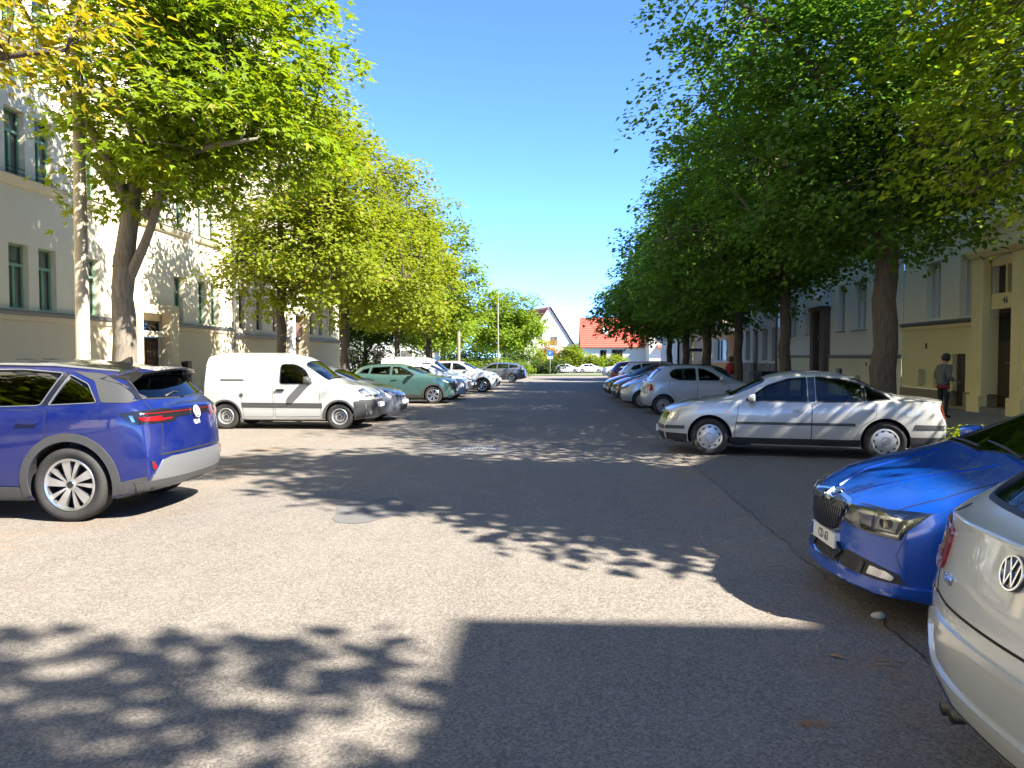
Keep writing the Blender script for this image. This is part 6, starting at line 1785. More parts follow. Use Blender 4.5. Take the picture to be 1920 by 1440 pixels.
b7 = gable_house('detached_house', 'white house with a long red tiled roof and two skylights beyond the junction', 4.4, 20.0, 140, 150, 3.6, 8.7, 'x', -1.6, HOUSEW, TILE_RED)
F = Facade(b7, (0, 139.99, 0), (1, 0, 0), (0, -1, 0))
for a, b, z0, z1 in ((7.5, 8.7, .7, 2.7), (9.6, 11.6, .9, 2.8)): F.quadbox('window', a, b, z0, z1, .01, .06, BROWNW); F.quadbox('pane', a + .12, (a + b) / 2 - .05, z0 + .12, z1 - .12, .065, .08, DARKGLASS); F.quadbox('pane', (a + b) / 2 + .05, b - .12, z0 + .12, z1 - .12, .065, .08, DARKGLASS)
for x, y in ((8.6, 142.1), (14.1, 142.6)):
    z = 3.6 + (y - 140) * 1.02
    o = mesh_obj('skylight', [(x - .5, y - .4, z - .18), (x + .5, y - .4, z - .18), (x + .5, y + .5, z + .74), (x - .5, y + .5, z + .74), (x - .5, y - .4, z + .3 - .18), (x + .5, y - .4, z + .12), (x + .5, y + .5, z + 1.04), (x - .5, y + .5, z + 1.04)], [(4, 5, 6, 7), (0, 1, 5, 4), (1, 2, 6, 5), (3, 0, 4, 7)], GREYP, b7)
b8 = gable_house('detached_house', 'pale gabled wing with a bay window to the right of the long red roof', 15.6, 22.6, 133.5, 141, 4.6, 8.2, 'y', -1.6, principled('cream_house', (.66, .62, .50), .9), TILE_RED)
F = Facade(b8, (0, 133.49, 0), (1, 0, 0), (0, -1, 0))
for a, b, z0, z1 in ((17.6, 19.2, .7, 2.6), (16.8, 17.8, 4.0, 5.3)): F.quadbox('window', a, b, z0, z1, .01, .06, BROWNW); F.quadbox('pane', a + .12, (a + b) / 2 - .04, z0 + .12, z1 - .12, .065, .08, DARKGLASS); F.quadbox('pane', (a + b) / 2 + .04, b - .12, z0 + .12, z1 - .12, .065, .08, DARKGLASS)
F.profile('bay_roof', 16.9, 20.0, [(.0, 3.6), (.9, 3.1), (.9, 3.0), (.0, 3.0)], TILE_RED)
b9 = gable_house('detached_house', 'white house with its steep gable facing the street beyond the big tree', -6.6, 3.2, 142, 156, 3.6, 10.6, 'y', -1.6, HOUSEW, TILE_RED)
F = Facade(b9, (0, 141.99, 0), (1, 0, 0), (0, -1, 0))
for a, b, z0, z1 in ((-2.9, -2.3, 7.6, 8.4), (-1.5, -.1, 3.6, 5.2), (-1.2, .4, .6, 2.2)): F.quadbox('window', a, b, z0, z1, .01, .06, BROWNW); F.quadbox('pane', a + .12, b - .12, z0 + .12, z1 - .12, .065, .08, DARKGLASS)
_q = Matrix.Translation((-1.7, 142, 0)) @ Matrix.Rotation(R(22), 4, 'Z') @ Matrix.Translation((1.7, -142, 0))
b9.matrix_world = _q
b10 = gable_house('detached_house', 'distant white block glimpsed behind the trees on the sunny side', -34, -16, 92, 104, 7.5, 11, 'x', -1, HOUSEW, TILE_RED)
F = Facade(b10, (0, 91.99, 0), (1, 0, 0), (0, -1, 0))
for k in range(5):
    for z0 in (.8, 4.0): F.quadbox('window', -32.5 + k * 3.4, -31.2 + k * 3.4, z0, z0 + 1.5, .01, .06, BROWNW)
b11 = gable_house('detached_house', 'far house roof peeping between the right hand trunks', 22, 34, 150, 162, 3.6, 8.0, 'y', -1.6, HOUSEW, TILE_RED)
# ================================================================== trees
def leaf_mat(name, dark, mid, light, pale=None, trans=0.42, tint=(1.35, 1.25, 0.45)):
    m = bpy.data.materials.new(name); MATS[name] = m
    m.use_nodes = True
    t = m.node_tree; N = t.nodes.new; Lk = t.links.new
    b = t.nodes['Principled BSDF']; out = t.nodes['Material Output']
    at = N('ShaderNodeAttribute'); at.attribute_name = 'tone'
    r = N('ShaderNodeValToRGB')
    e = r.color_ramp.elements
    e[0].position = 0.0; e[0].color = (*dark, 1)
    e[1].position = 0.5; e[1].color = (*mid, 1)
    x = e.new(0.90); x.color = (*light, 1)
    x = e.new(1.0); x.color = (*(pale or light), 1)
    Lk(at.outputs['Fac'], r.inputs[0]); Lk(r.outputs[0], b.inputs['Base Color'])
    b.inputs['Roughness'].default_value = 0.55; b.inputs['Specular IOR Level'].default_value = 0.22
    tr = N('ShaderNodeBsdfTranslucent')
    g = N('ShaderNodeMix'); g.data_type = 'RGBA'; g.blend_type = 'MULTIPLY'; g.inputs['Factor'].default_value = 1.0; g.inputs['B'].default_value = (*tint, 1)
    Lk(r.outputs[0], g.inputs['A']); Lk(g.outputs['Result'], tr.inputs[0])
    mx = N('ShaderNodeMixShader'); mx.inputs[0].default_value = trans
    Lk(b.outputs[0], mx.inputs[1]); Lk(tr.outputs[0], mx.inputs[2]); Lk(mx.outputs[0], out.inputs['Surface'])
    return m
LEAF_MAPLE = leaf_mat('maple_leaf', (0.12, 0.195, 0.012), (0.19, 0.28, 0.016), (0.25, 0.32, 0.02), (0.30, 0.30, 0.03), trans=.52)
LEAF_YELLOW = leaf_mat('yellow_maple_leaf', (0.20, 0.20, 0.02), (0.33, 0.29, 0.025), (0.42, 0.31, 0.03), (0.44, 0.22, 0.03), trans=.52)
LEAF_LIME = leaf_mat('sunny_linden_leaf', (0.13, 0.185, 0.014), (0.21, 0.265, 0.02), (0.26, 0.295, 0.03), (0.29, 0.23, 0.06), trans=.52)  # linden leaf with the sunny row's brightness put into its colour
LEAF_DARK = leaf_mat('shaded_linden_leaf', (0.055, 0.120, 0.022), (0.096, 0.188, 0.030), (0.135, 0.235, 0.036), (0.22, 0.27, 0.08), trans=.55, tint=(1.2, 1.28, .5))  # same species, shade of the dark row put into its colour
LEAF_FAR = leaf_mat('chestnut_leaf', (0.11, 0.18, 0.014), (0.17, 0.26, 0.02), (0.23, 0.30, 0.03), trans=.52)
LEAF_SHRUB = leaf_mat('golden_shrub_leaf', (0.10, 0.15, 0.015), (0.20, 0.27, 0.02), (0.28, 0.32, 0.03))
LEAF_ORANGE = leaf_mat('orange_shrub_leaf', (0.28, 0.17, 0.03), (0.42, 0.24, 0.04), (0.50, 0.30, 0.05))
LEAF_HEDGE = leaf_mat('hedge_leaf', (0.02, 0.05, 0.012), (0.04, 0.085, 0.018), (0.07, 0.12, 0.02))
def bark(name, c, c2):
    m = principled(name, c, 0.9)
    t = m.node_tree; b = t.nodes['Principled BSDF']; N = t.nodes.new; Lk = t.links.new
    co = N('ShaderNodeTexCoord'); mp = N('ShaderNodeMapping'); mp.inputs['Scale'].default_value = (9, 9, 1.6); Lk(co.outputs['Object'], mp.inputs[0])
    n = N('ShaderNodeTexNoise'); n.inputs['Scale'].default_value = 2.2; n.inputs['Detail'].default_value = 8; n.inputs['Roughness'].default_value = 0.7; Lk(mp.outputs[0], n.inputs['Vector'])
    r = N('ShaderNodeMapRange'); r.inputs['From Min'].default_value = 0.35; r.inputs['From Max'].default_value = 0.65; Lk(n.outputs['Fac'], r.inputs['Value'])
    x = N('ShaderNodeMix'); x.data_type = 'RGBA'; x.inputs['A'].default_value = (*c2, 1); x.inputs['B'].default_value = (*c, 1); Lk(r.outputs[0], x.inputs['Factor']); Lk(x.outputs['Result'], b.inputs['Base Color'])
    bp = N('ShaderNodeBump'); bp.inputs['Strength'].default_value = 0.9; bp.inputs['Distance'].default_value = 0.03; Lk(n.outputs['Fac'], bp.inputs['Height']); Lk(bp.outputs[0], b.inputs['Normal'])
    return m
BARK = bark('maple_bark', (0.25, 0.215, 0.165), (0.13, 0.105, 0.08))
BARK_D = bark('linden_bark', (0.125, 0.10, 0.075), (0.055, 0.043, 0.033))

LINDEN = (np.array([(0, 0, 0), (-.46, .38, .10), (-.22, .80, .05), (0, 1.05, -.05), (.22, .80, .05), (.46, .38, .10)]), [(0, 3, 2, 1), (0, 5, 4, 3)])
MAPLE = (np.array([(0, 0, 0), (-.20, .52, .06), (0, 1.12, -.06), (.20, .52, .06), (.30, .22, .06), (.66, .70, .0), (.16, .46, .08), (-.30, .22, .06), (-.66, .70, .0), (-.16, .46, .08)]), [(0, 3, 2, 1), (0, 4, 5, 6), (0, 9, 8, 7)])
SIMPLE = (np.array([(0, 0, 0), (-.42, .5, .10), (0, 1.05, -.05), (.42, .5, .10)]), [(0, 2, 1), (0, 3, 2)])

def leaves_mesh(name, cen, tip, nor, size, tone, shape, mat, parent):
    """one mesh of many small leaf faces"""
    P, Fs = shape
    n = len(cen)
    v = tip - nor * np.sum(tip * nor, 1)[:, None]; v /= np.linalg.norm(v, axis=1)[:, None] + 1e-9
    u = np.cross(v, nor)
    V = cen[:, None, :] + size[:, None, None] * (P[None, :, 0, None] * u[:, None, :] + P[None, :, 1, None] * v[:, None, :] + P[None, :, 2, None] * nor[:, None, :])
    k = len(P)
    me = bpy.data.meshes.new(name)
    me.vertices.add(n * k); me.vertices.foreach_set('co', V.reshape(-1).astype(np.float32))
    loops = np.concatenate([np.array(f) for f in Fs]); lens = np.array([len(f) for f in Fs])
    nl = len(loops)
    me.loops.add(n * nl); me.loops.foreach_set('vertex_index', (np.arange(n)[:, None] * k + loops[None, :]).reshape(-1).astype(np.int32))
    st = np.concatenate([[0], np.cumsum(lens)[:-1]])
    me.polygons.add(n * len(Fs)); me.polygons.foreach_set('loop_start', (np.arange(n)[:, None] * nl + st[None, :]).reshape(-1).astype(np.int32))
    me.update(calc_edges=True)
    at = me.attributes.new('tone', 'FLOAT', 'POINT'); at.data.foreach_set('value', np.repeat(tone, k).astype(np.float32))
    me.materials.append(mat)
    return link(bpy.data.objects.new(name, me), parent)

def foliage(name, rng, centers, per, spread, size, shape, mat, parent, axis=None, droop=.5, flat=.45):
    nc = len(centers); n = nc * per
    c = np.repeat(centers, per, 0)
    off = np.clip(rng.normal(0, 1, (n, 3)), -1.7, 1.7) * np.array([spread, spread, spread * flat])
    rad = np.linalg.norm(off[:, :2], axis=1)
    off[:, 2] -= droop * rad ** 2 / max(spread, .01) * .5
    ctr = centers.mean(0) if axis is None else np.array(axis)
    outw = c - ctr; outw /= np.linalg.norm(outw, axis=1)[:, None] + 1e-6
    tip = off + outw * .25 + rng.normal(0, .35, (n, 3)); tip[:, 2] -= .35
    nor = rng.normal(0, .42, (n, 3)) + outw * .40; nor[:, 2] += .95
    nor /= np.linalg.norm(nor, axis=1)[:, None]
    clt = np.repeat(rng.uniform(-.16, .16, nc), per)
    tone = np.clip(.5 + clt + rng.normal(0, .17, n), 0, .93)
    tone[rng.random(n) < .035] = 1.0
    return leaves_mesh(name, c + off, tip, nor, size * (.5 + .8 * rng.random(n) ** .8), tone, shape, mat, parent)

def tree(name, label, x, y, tr, fork, ells, ncl, per, lsize, shape, lmat, bmat, seed, spread=.36, group=None, lean=(0, 0), limbs=7, cat='tree', limb_r=.5, paths=None, gap=.30, flat=.45):
    rng = np.random.default_rng(seed); rd = random.Random(seed)
    y = true_y(x, y)
    root = empty(name, (x, y, gz(y)), label=label, cat=cat, group=group)
    E = np.array(ells, float)
    vol = E[:, 3] * E[:, 4] * E[:, 5]
    # clump centres through the volume, more of them near the skin, with holes
    C = []
    ph = rng.uniform(0, 6.28, 9)
    while len(C) < ncl:
        e = E[rng.choice(len(E), p=vol / vol.sum())]
        d = rng.normal(0, 1, 3); d /= np.linalg.norm(d)
        r = rng.random() ** .38
        p = e[:3] + d * r * e[3:6] * (1 + .10 * math.sin(3 * math.atan2(d[1], d[0]) + ph[0]) + .10 * math.sin(5 * d[2] + ph[1]))
        if p[2] < fork - .6: continue
        h = math.sin(p[0] * 1.5 + ph[2]) * math.sin(p[1] * 1.4 + ph[3]) * math.sin(p[2] * 1.7 + ph[4]) + .5 * math.sin(p[0] * 3.1 + ph[5]) * math.sin(p[2] * 3.3 + ph[6])
        if h < -gap and rng.random() < .85: continue
        C.append(p)
    C = np.array(C)
    # trunk
    bm = bmesh.new()
    top = Vector((lean[0], lean[1], fork))
    n = 9
    pts = [Vector((lean[0] * (i / n) ** 1.5 + .03 * math.sin(i * 1.9 + seed), lean[1] * (i / n) ** 1.5 + .03 * math.cos(i * 2.3 + seed), -.2 + (fork + .2) * i / n)) for i in range(n + 1)]
    rad = [tr * (1.28 if i == 0 else 1.10 if i == 1 else 1.0 - .22 * i / n) * (1 + .04 * math.sin(i * 2.7 + seed)) for i in range(n + 1)]
    add_tube(bm, pts, rad, 14)
    bm_obj('trunk', bm, bmat, root, smooth=True)
    # limbs reach for spread-out clumps
    bm = bmesh.new()
    sam = []
    tgt = [C[rng.integers(len(C))]]
    while len(tgt) < limbs:
        dd = np.min([np.linalg.norm(C - q, axis=1) for q in tgt], 0) * (.6 + .4 * rng.random(len(C)))
        tgt.append(C[int(dd.argmax())])
    if paths is None:
        paths = []
        cz = E[:, 2].max() + E[:, 5].max() * .5
        paths.append([pts[-1], Vector((lean[0] * 1.2, lean[1] * 1.2, (fork + cz) / 2)), Vector((lean[0], lean[1], cz))])
        for q in tgt:
            q = Vector(q)
            st = pts[-1].lerp(Vector((lean[0] * 1.2, lean[1] * 1.2, (fork + cz) / 2)), rd.random() ** 1.5)
            mid = st.lerp(q, .5) + Vector((rd.uniform(-.3, .3), rd.uniform(-.3, .3), rd.uniform(.2, .7)))
            paths.append([st, mid, st.lerp(q, .92)])
    for i, p in enumerate(paths):
        p = [Vector(k) for k in p]
        fine = []
        for a in range(len(p) - 1):
            for k in range(4):
                fine.append(p[a].lerp(p[a + 1], k / 4))
        fine.append(p[-1])
        for _ in range(2):
            fine = [fine[0]] + [(fine[j - 1] + fine[j] * 2 + fine[j + 1]) / 4 for j in range(1, len(fine) - 1)] + [fine[-1]]
        r0 = tr * (.78 if i == 0 else limb_r)
        add_tube(bm, fine, [r0 * (1 - .85 * j / (len(fine) - 1)) + .012 for j in range(len(fine))], 8)
        sam += [(q, r0 * (1 - .85 * j / (len(fine) - 1))) for j, q in enumerate(fine[2:])]
    S = np.array([tuple(q) for q, _ in sam])
    for c in C[::(1 if ncl < 500 else 2)]:
        j = int(np.linalg.norm(S - c, axis=1).argmin())
        a = Vector(S[j]); b_ = Vector(c)
        m_ = a.lerp(b_, .5) + Vector((rd.uniform(-.12, .12), rd.uniform(-.12, .12), rd.uniform(.0, .22)))
        w = min(.03, .008 + .008 * (b_ - a).length)
        add_tube(bm, [a, m_, b_], [w, w * .7, .004], 4, cap=False)
    bm_obj('branches', bm, bmat, root, smooth=True)
    foliage('crown', rng, C, per, spread, lsize, shape, lmat, root, axis=(0, 0, E[:, 2].mean() - 2), flat=flat)
    return root

GT_L = 'street trees along the sunny side'; GT_R = 'street trees along the shaded side'
# the maple by the lamp post, forking low into three limbs
tree('maple_tree', 'bright green maple with a pale forked trunk behind the blue car', -10.0, 17.8, .29, 4.0,
     [(1.6, 0, 8.9, 3.2, 3.6, 3.7), (2.3, -.4, 6.9, 2.6, 3.0, 1.9), (-.6, 0, 5.9, .8, .8, 1.2), (1.0, 0, 11.8, 3.4, 4.0, 3.2)], 700, 62, .175, MAPLE, LEAF_MAPLE, BARK, 11, spread=.42, limb_r=.42, group=GT_L, flat=.30,
     paths=[[(0, 0, 3.7), (.3, 0, 5.6), (.7, .2, 8.0), (.6, .4, 12)], [(.1, 0, 3.4), (.75, -.1, 4.6), (1.25, -.2, 6.3), (2.8, -.6, 7.4)], [(0, 0, 3.6), (.1, .1, 5.3), (.2, .4, 7.0), (-1.8, .5, 9.3)], [(.55, 0, 4.9), (1.1, .8, 6.3), (2.0, 2.4, 8.0)],
            [(.2, 0, 5.2), (-.4, -1.0, 7.2), (-.6, -2.6, 8.8)], [(.7, .1, 7.6), (2.2, .2, 9.0), (3.6, .3, 10.2)], [(.5, .2, 6.4), (2.6, .9, 7.4), (4.0, 1.2, 7.2)], [(.9, -.1, 6.0), (2.5, -1.5, 6.0), (3.9, -1.8, 6.1)], [(.1, .2, 5.2), (-.7, .3, 6.1), (-1.4, .3, 6.6)]])
tree('maple_tree', 'yellowing maple whose branches hang into the top left corner', -10.2, 11.0, .26, 4.2,
     [(.8, 0, 8.6, 3.4, 2.2, 2.2), (2.4, .2, 6.6, 1.7, 1.2, 1.1)], 210, 30, .15, MAPLE, LEAF_YELLOW, BARK_D, 12, spread=.36, group=GT_L, gap=.15)
def linden(label, x, y, s, seed, lm, ncl=430, per=46, ls=.15, shape=SIMPLE, tr=.19, fork=3.3, grp=GT_L, bm_=BARK_D, top=0.0, rx=4.0, spread=.38, low=5.0, gap=.30, upf=.78, cx=0.0):
    return tree('linden_tree', label, x, y, tr, fork, [(cx, 0, 6.6 * s, rx, rx, 3.2 * s), (cx, 0, 9.6 * s + top, rx * upf, rx * upf, 3.4 * s), (cx, 0, low, rx * .86, rx * .86, 1.6)], int(ncl * 1.15), per, ls * 1.28, shape, lm, bm_, seed, spread=spread, group=grp, limbs=9, limb_r=.38, gap=gap)
linden('yellow green linden with a thin dark trunk standing behind the white van roof', -10.0, 27.9, .95, 21, LEAF_LIME, 420, 66, .118, rx=3.4, cx=.9, fork=3.7, low=5.6, gap=.15)
linden('yellow green linden with a stout trunk at the end of the beige house', -10.0, 36.2, .98, 22, LEAF_LIME, 400, 60, .13, tr=.24, rx=3.6, cx=.8, fork=3.7, low=5.5, gap=.15)
linden('yellow green linden behind the teal crossover and white city car', -9.6, 46.0, 1.02, 23, LEAF_LIME, 420, 52, .16)
linden('farthest linden of the sunny row, its crown edge against the sky', -9.6, 57.0, 1.06, 24, LEAF_FAR, 420, 52, .18, rx=4.6, tr=.22)
linden('broad chestnut tree beside the tall street lamp at the junction', -6.8, 97, .86, 25, LEAF_FAR, 420, 50, .24, rx=5.6, fork=2.6, tr=.24, spread=.55)
linden('deep green tree far back on the sunny side behind the orange barrier', -13.5, 82, .9, 26, LEAF_FAR, 320, 46, .26, rx=5.2, fork=2.4, spread=.6)
linden('dark leafed tree in the yard next to the beige house', -15.5, 62, .8, 27, LEAF_HEDGE, 300, 46, .22, rx=4.4, fork=2.0, spread=.5)
linden('multi stemmed yard tree in front of the distant white block', -12.0, 72, .75, 28, LEAF_FAR, 260, 46, .22, rx=3.8, fork=2.2, spread=.5)
# shaded side
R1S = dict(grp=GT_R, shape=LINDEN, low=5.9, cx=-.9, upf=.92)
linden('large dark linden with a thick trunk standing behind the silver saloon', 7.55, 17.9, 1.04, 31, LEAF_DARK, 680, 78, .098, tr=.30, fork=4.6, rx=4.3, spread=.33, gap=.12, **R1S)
linden('linden with sunlit leaves at the right edge beside the yellow portal', 8.7, 11.6, 1.0, 32, LEAF_MAPLE, 330, 60, .092, tr=.26, fork=4.4, rx=3.2, spread=.40, **R1S)  # brighter maple leaf colour paints the sunlit look of this linden
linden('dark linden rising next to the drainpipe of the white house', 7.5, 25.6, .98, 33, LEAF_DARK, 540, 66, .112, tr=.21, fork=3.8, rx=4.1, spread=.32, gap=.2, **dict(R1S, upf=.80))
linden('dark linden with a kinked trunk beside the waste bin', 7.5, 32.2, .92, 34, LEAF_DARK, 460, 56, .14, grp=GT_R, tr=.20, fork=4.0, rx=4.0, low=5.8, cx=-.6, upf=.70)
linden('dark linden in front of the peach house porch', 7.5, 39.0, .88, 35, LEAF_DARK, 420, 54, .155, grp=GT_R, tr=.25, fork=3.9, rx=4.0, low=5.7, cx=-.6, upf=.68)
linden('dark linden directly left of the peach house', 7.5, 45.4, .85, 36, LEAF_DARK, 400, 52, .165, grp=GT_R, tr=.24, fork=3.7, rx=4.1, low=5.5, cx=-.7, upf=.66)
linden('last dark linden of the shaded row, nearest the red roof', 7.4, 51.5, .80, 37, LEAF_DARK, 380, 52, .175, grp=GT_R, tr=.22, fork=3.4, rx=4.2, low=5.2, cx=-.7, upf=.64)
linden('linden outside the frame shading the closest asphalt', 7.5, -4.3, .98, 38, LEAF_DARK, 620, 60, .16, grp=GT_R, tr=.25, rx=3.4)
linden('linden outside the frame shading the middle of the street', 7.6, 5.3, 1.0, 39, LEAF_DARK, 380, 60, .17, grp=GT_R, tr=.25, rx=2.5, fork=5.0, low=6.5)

linden('linden added outside the frame for reflections on the sunny side abreast of the camera', -10.4, 3.0, .98, 41, LEAF_LIME, 200, 46, .24, tr=.25, rx=3.6, spread=.5)  # this and the next two: unseen trees added for car windows to reflect
linden('linden added outside the frame for reflections on the sunny side behind the camera', -10.4, -7.0, .98, 42, LEAF_LIME, 200, 46, .24, tr=.25, rx=4.2, spread=.5)
linden('linden added outside the frame for reflections on the shaded side behind the camera', 7.5, -13.0, .98, 43, LEAF_DARK, 200, 46, .24, grp=GT_R, tr=.25, rx=4.4, spread=.5)

# shrubs and hedges
def shrub(label, x, y, ells, ncl, per, ls, lm, seed, spread=.3, name='shrub', cat='shrub'):
    rng = np.random.default_rng(seed)
    root = empty(name, (x, y, gz(y)), label=label, cat=cat)
    E = np.array(ells, float); C = []
    for _ in range(ncl):
        e = E[rng.integers(len(E))]; d = rng.normal(0, 1, 3); d /= np.linalg.norm(d)
        C.append(e[:3] + d * rng.random() ** .4 * e[3:6])
    C = np.array(C); C[:, 2] = np.abs(C[:, 2])
    bm = bmesh.new()
    for c in C[::3]: add_tube(bm, [(c[0] * .15, c[1] * .15, 0), (c[0] * .5, c[1] * .5, c[2] * .6), tuple(c)], [.04, .025, .008], 4, cap=False)
    bm_obj('stems', bm, BARK_D, root)
    foliage('foliage', rng, C, per, spread, ls, SIMPLE, lm, root, axis=(0, 0, -.5))
    return root
shrub('golden green rounded shrub in front of the gabled white house', 3.4, 127, [(0, 0, 2.0, 2.6, 2, 2.2), (-1.5, 0, 3.2, 1.6, 1.5, 1.6)], 130, 40, .30, LEAF_SHRUB, 51, .5)
shrub('low golden shrub under the red roof of the long house', 9.4, 130, [(0, 0, 1.6, 2.6, 2, 1.7)], 110, 40, .30, LEAF_SHRUB, 52, .5)
shrub('orange flowering shrub left of the blue parking sign', -1.6, 128, [(0, 0, 3.6, 2.2, 2, 2.4), (-1, 0, 2, 2, 2, 1.5)], 130, 40, .28, LEAF_ORANGE, 53, .5)
shrub('green bush behind the red car at the junction', 0.2, 126, [(0, 0, 1.3, 3.4, 1.6, 1.6)], 110, 40, .26, LEAF_SHRUB, 54, .45)
shrub('green bush behind the white cars at the junction', 5.6, 128, [(0, 0, 1.4, 2.4, 1.6, 1.7)], 90, 40, .26, LEAF_FAR, 55, .45)
shrub('pale green bush by the peach house corner', 16.5, 96, [(0, 0, 3.0, 1.4, 1.4, 2.6)], 90, 40, .22, LEAF_SHRUB, 56, .45)
shrub('dark evergreen bush in the yard past the beige house', -14.5, 55.5, [(0, 0, 2.4, 2.6, 1.6, 2.6)], 170, 46, .18, LEAF_HEDGE, 57, .4)
shrub('clipped hedge below the trees on the sunny side', -10.5, 76, [(0, 0, .9, 3.6, 1.0, 1.0), (5, 0, .9, 3.0, 1.0, 1.0)], 170, 40, .18, LEAF_FAR, 58, .4, 'hedge', 'hedge')
shrub('bushy hedge below the chestnut tree at the junction', -9.0, 104, [(0, 0, 1.2, 5, 1.0, 1.3), (7, 0, 1.0, 3.5, 1.0, 1.1), (-9, 0, 1.4, 5, 1, 1.5)], 260, 40, .24, LEAF_HEDGE, 59, .5, 'hedge', 'hedge')
shrub('wide dark belt of bushes far behind the sunny side trees', -24, 110, [(0, 0, 3, 8, 2, 3.4), (10, 0, 2.5, 6, 2, 3)], 320, 40, .34, LEAF_HEDGE, 60, .7, 'hedge', 'hedge')
shrub('sunlit weeds growing at the kerb behind the silver saloon', 6.75, 13.5, [(0, -.2, .12, .55, .5, .14), (.5, .5, .22, .25, .25, .26)], 60, 30, .075, LEAF_SHRUB, 61, .10, 'weeds', 'plant')
def tree_belt(label, x, y, w, h, seed, lm):
    shrub(label, x, y, [(k * w * .28, 0, h * .5 + (k % 2) * h * .1, w * .22, 3, h * .5) for k in range(-2, 3)], 220, 36, .5, lm, seed, .9, 'tree_group', 'trees')
tree_belt('distant tree tops between the two red roofed houses', 4.6, 172, 9, 6.5, 71, LEAF_FAR)
tree_belt('distant belt of trees behind the long red roof', 34, 190, 40, 9, 72, LEAF_FAR)
tree_belt('distant belt of trees far behind the sunny side', -48, 150, 44, 12, 73, LEAF_HEDGE)
shrub('tall green bush filling the gap under the chestnut tree', -5.2, 112, [(0, 0, 2.4, 2.8, 1.5, 2.6)], 120, 40, .28, LEAF_FAR, 74, .5)
# ================================================================== street furniture
CONC = principled('pole_concrete', (0.42, 0.35, 0.25), 0.85, var=0.5, vscale=40, c2=(0.33, 0.27, 0.19), bump=0.2, bscale=90)
STEELP = principled('galvanised_pole', (0.36, 0.36, 0.35), 0.5, 0.5)
def lamp(label, x, y, h, r0, r1, mat, arm, arm_dir=(1, 0)):
    y = true_y(x, y)
    root = empty('street_lamp', (x, y, gz(y)), label=label, cat='street lamp', group='street lamps')
    tube('pole', [(0, 0, -.2), (0, 0, h * .15), (0, 0, h * .152), (0, 0, h)], [r0, r0 * .98, r0 * .92, r1], mat, root, 18)
    if arm:
        a = Vector((arm_dir[0], arm_dir[1], 0))
        tube('arm', [Vector((0, 0, h - .05)), Vector((0, 0, h + .35)) + a * arm * .35, Vector((0, 0, h + .55)) + a * arm], [r1 * .7, r1 * .55, r1 * .5], STEELP, root, 8)
        bm = bmesh.new()
        u = a; v = Vector((-a.y, a.x, 0))
        add_prism(bm, [(arm - .05, -.10), (arm + .65, -.13), (arm + .65, .13), (arm - .05, .10)], (0, 0, h + .52), u, v, (0, 0, 1), 0, .12)
        bmesh.ops.recalc_face_normals(bm, faces=bm.faces)
        hd = bm_obj('lamp_head', bm, STEELP, root, bevel=.03)
        bm = bmesh.new(); add_prism(bm, [(arm + .15, -.09), (arm + .6, -.10), (arm + .6, .10), (arm + .15, .09)], (0, 0, h + .47), u, v, (0, 0, 1), 0, .05); bmesh.ops.recalc_face_normals(bm, faces=bm.faces)
        bm_obj('diffuser', bm, PLATE, hd)
    else:
        bm = bmesh.new(); add_tube(bm, [(0, 0, h), (0, 0, h + .06)], [r1 * 1.15, r1 * 1.1], 14); bm_obj('cap', bm, ZINC, root)
    return root
lamp('thick tapered concrete lamp post beside the maple trunk', -10.0, 16.25, 9.6, .155, .10, CONC, 1.6, (.8, -.2))
lamp('short concrete post without an arm in front of the hedge', -8.9, 69, 5.2, .15, .13, principled('weathered_pole', (.17, .145, .115), .8), 0)
lamp('slim street lamp with a curved arm in front of the chestnut tree', -6.6, 84.5, 9.2, .11, .07, principled('weathered_pole', (.17, .145, .115), .8), 1.3, (-1, 0))
lamp('thin bare pole standing by the pale house at the far corner', 14.0, 100, 6.5, .07, .05, STEELP, 0)
# blue parking sign at the junction
sg = empty('parking_sign', (-1.0, 93.0, gz(93)), label='blue square parking sign on a thin post at the junction', cat='sign')
tube('post', [(0, 0, -.2), (0, 0, 3.0)], .04, STEELP, sg, 8)
box('sign_board', -.32, .32, -.06, -.04, 2.3, 2.94, principled('sign_blue', (.02, .12, .50), .4), sg)
Mn = Matrix.Translation((0, -.062, 2.63)) @ Matrix.Rotation(R(90), 4, 'X')
text_mesh('sign_letter', 'P', .5, WHITEMARK, sg, Mn, .004)
box('plate_below', -.32, .32, -.06, -.04, 1.95, 2.26, PLATE, sg)
# street name sign
sn = empty('street_sign', (9.05, 54.0, gz(54)), label='dark blue street name board on a grey post before the peach house', cat='sign')
tube('post', [(0, 0, -.2), (0, 0, 3.2)], .035, STEELP, sn, 8)
box('name_board', .04, .90, -.02, .02, 2.25, 2.47, principled('name_board_blue', (.02, .035, .12), .4), sn)
# wheelie bin
bn = empty('waste_bin', (9.25, 35.0, gz(35)), R(20), 'dark blue wheeled waste bin by the kinked tree trunk', 'bin')
NAVY = principled('navy_plastic', (.010, .013, .035), .45)
bm = bmesh.new(); add_box(bm, -.45, .45, -.36, .36, .12, 1.05)
for v in bm.verts:
    if v.co.z < .5: v.co.x *= .82; v.co.y *= .8
bm_obj('bin_body', bm, NAVY, bn, bevel=.03)
bm = bmesh.new(); add_box(bm, -.49, .49, -.40, .42, 1.05, 1.14)
for v in bm.verts:
    if v.co.z > 1.1: v.co.x *= .9; v.co.y *= .85
bm_obj('lid', bm, NAVY, bn, bevel=.03)
for sx in (-1, 1):
    bm = bmesh.new(); lathe(bm, [(.10, -.03), (.10, .03), (.02, .035)], 16); w = bm_obj('bin_wheel', bm, RUBBER, bn); w.location = (sx * .34, .34, .10); w.rotation_euler = (0, 0, R(90))
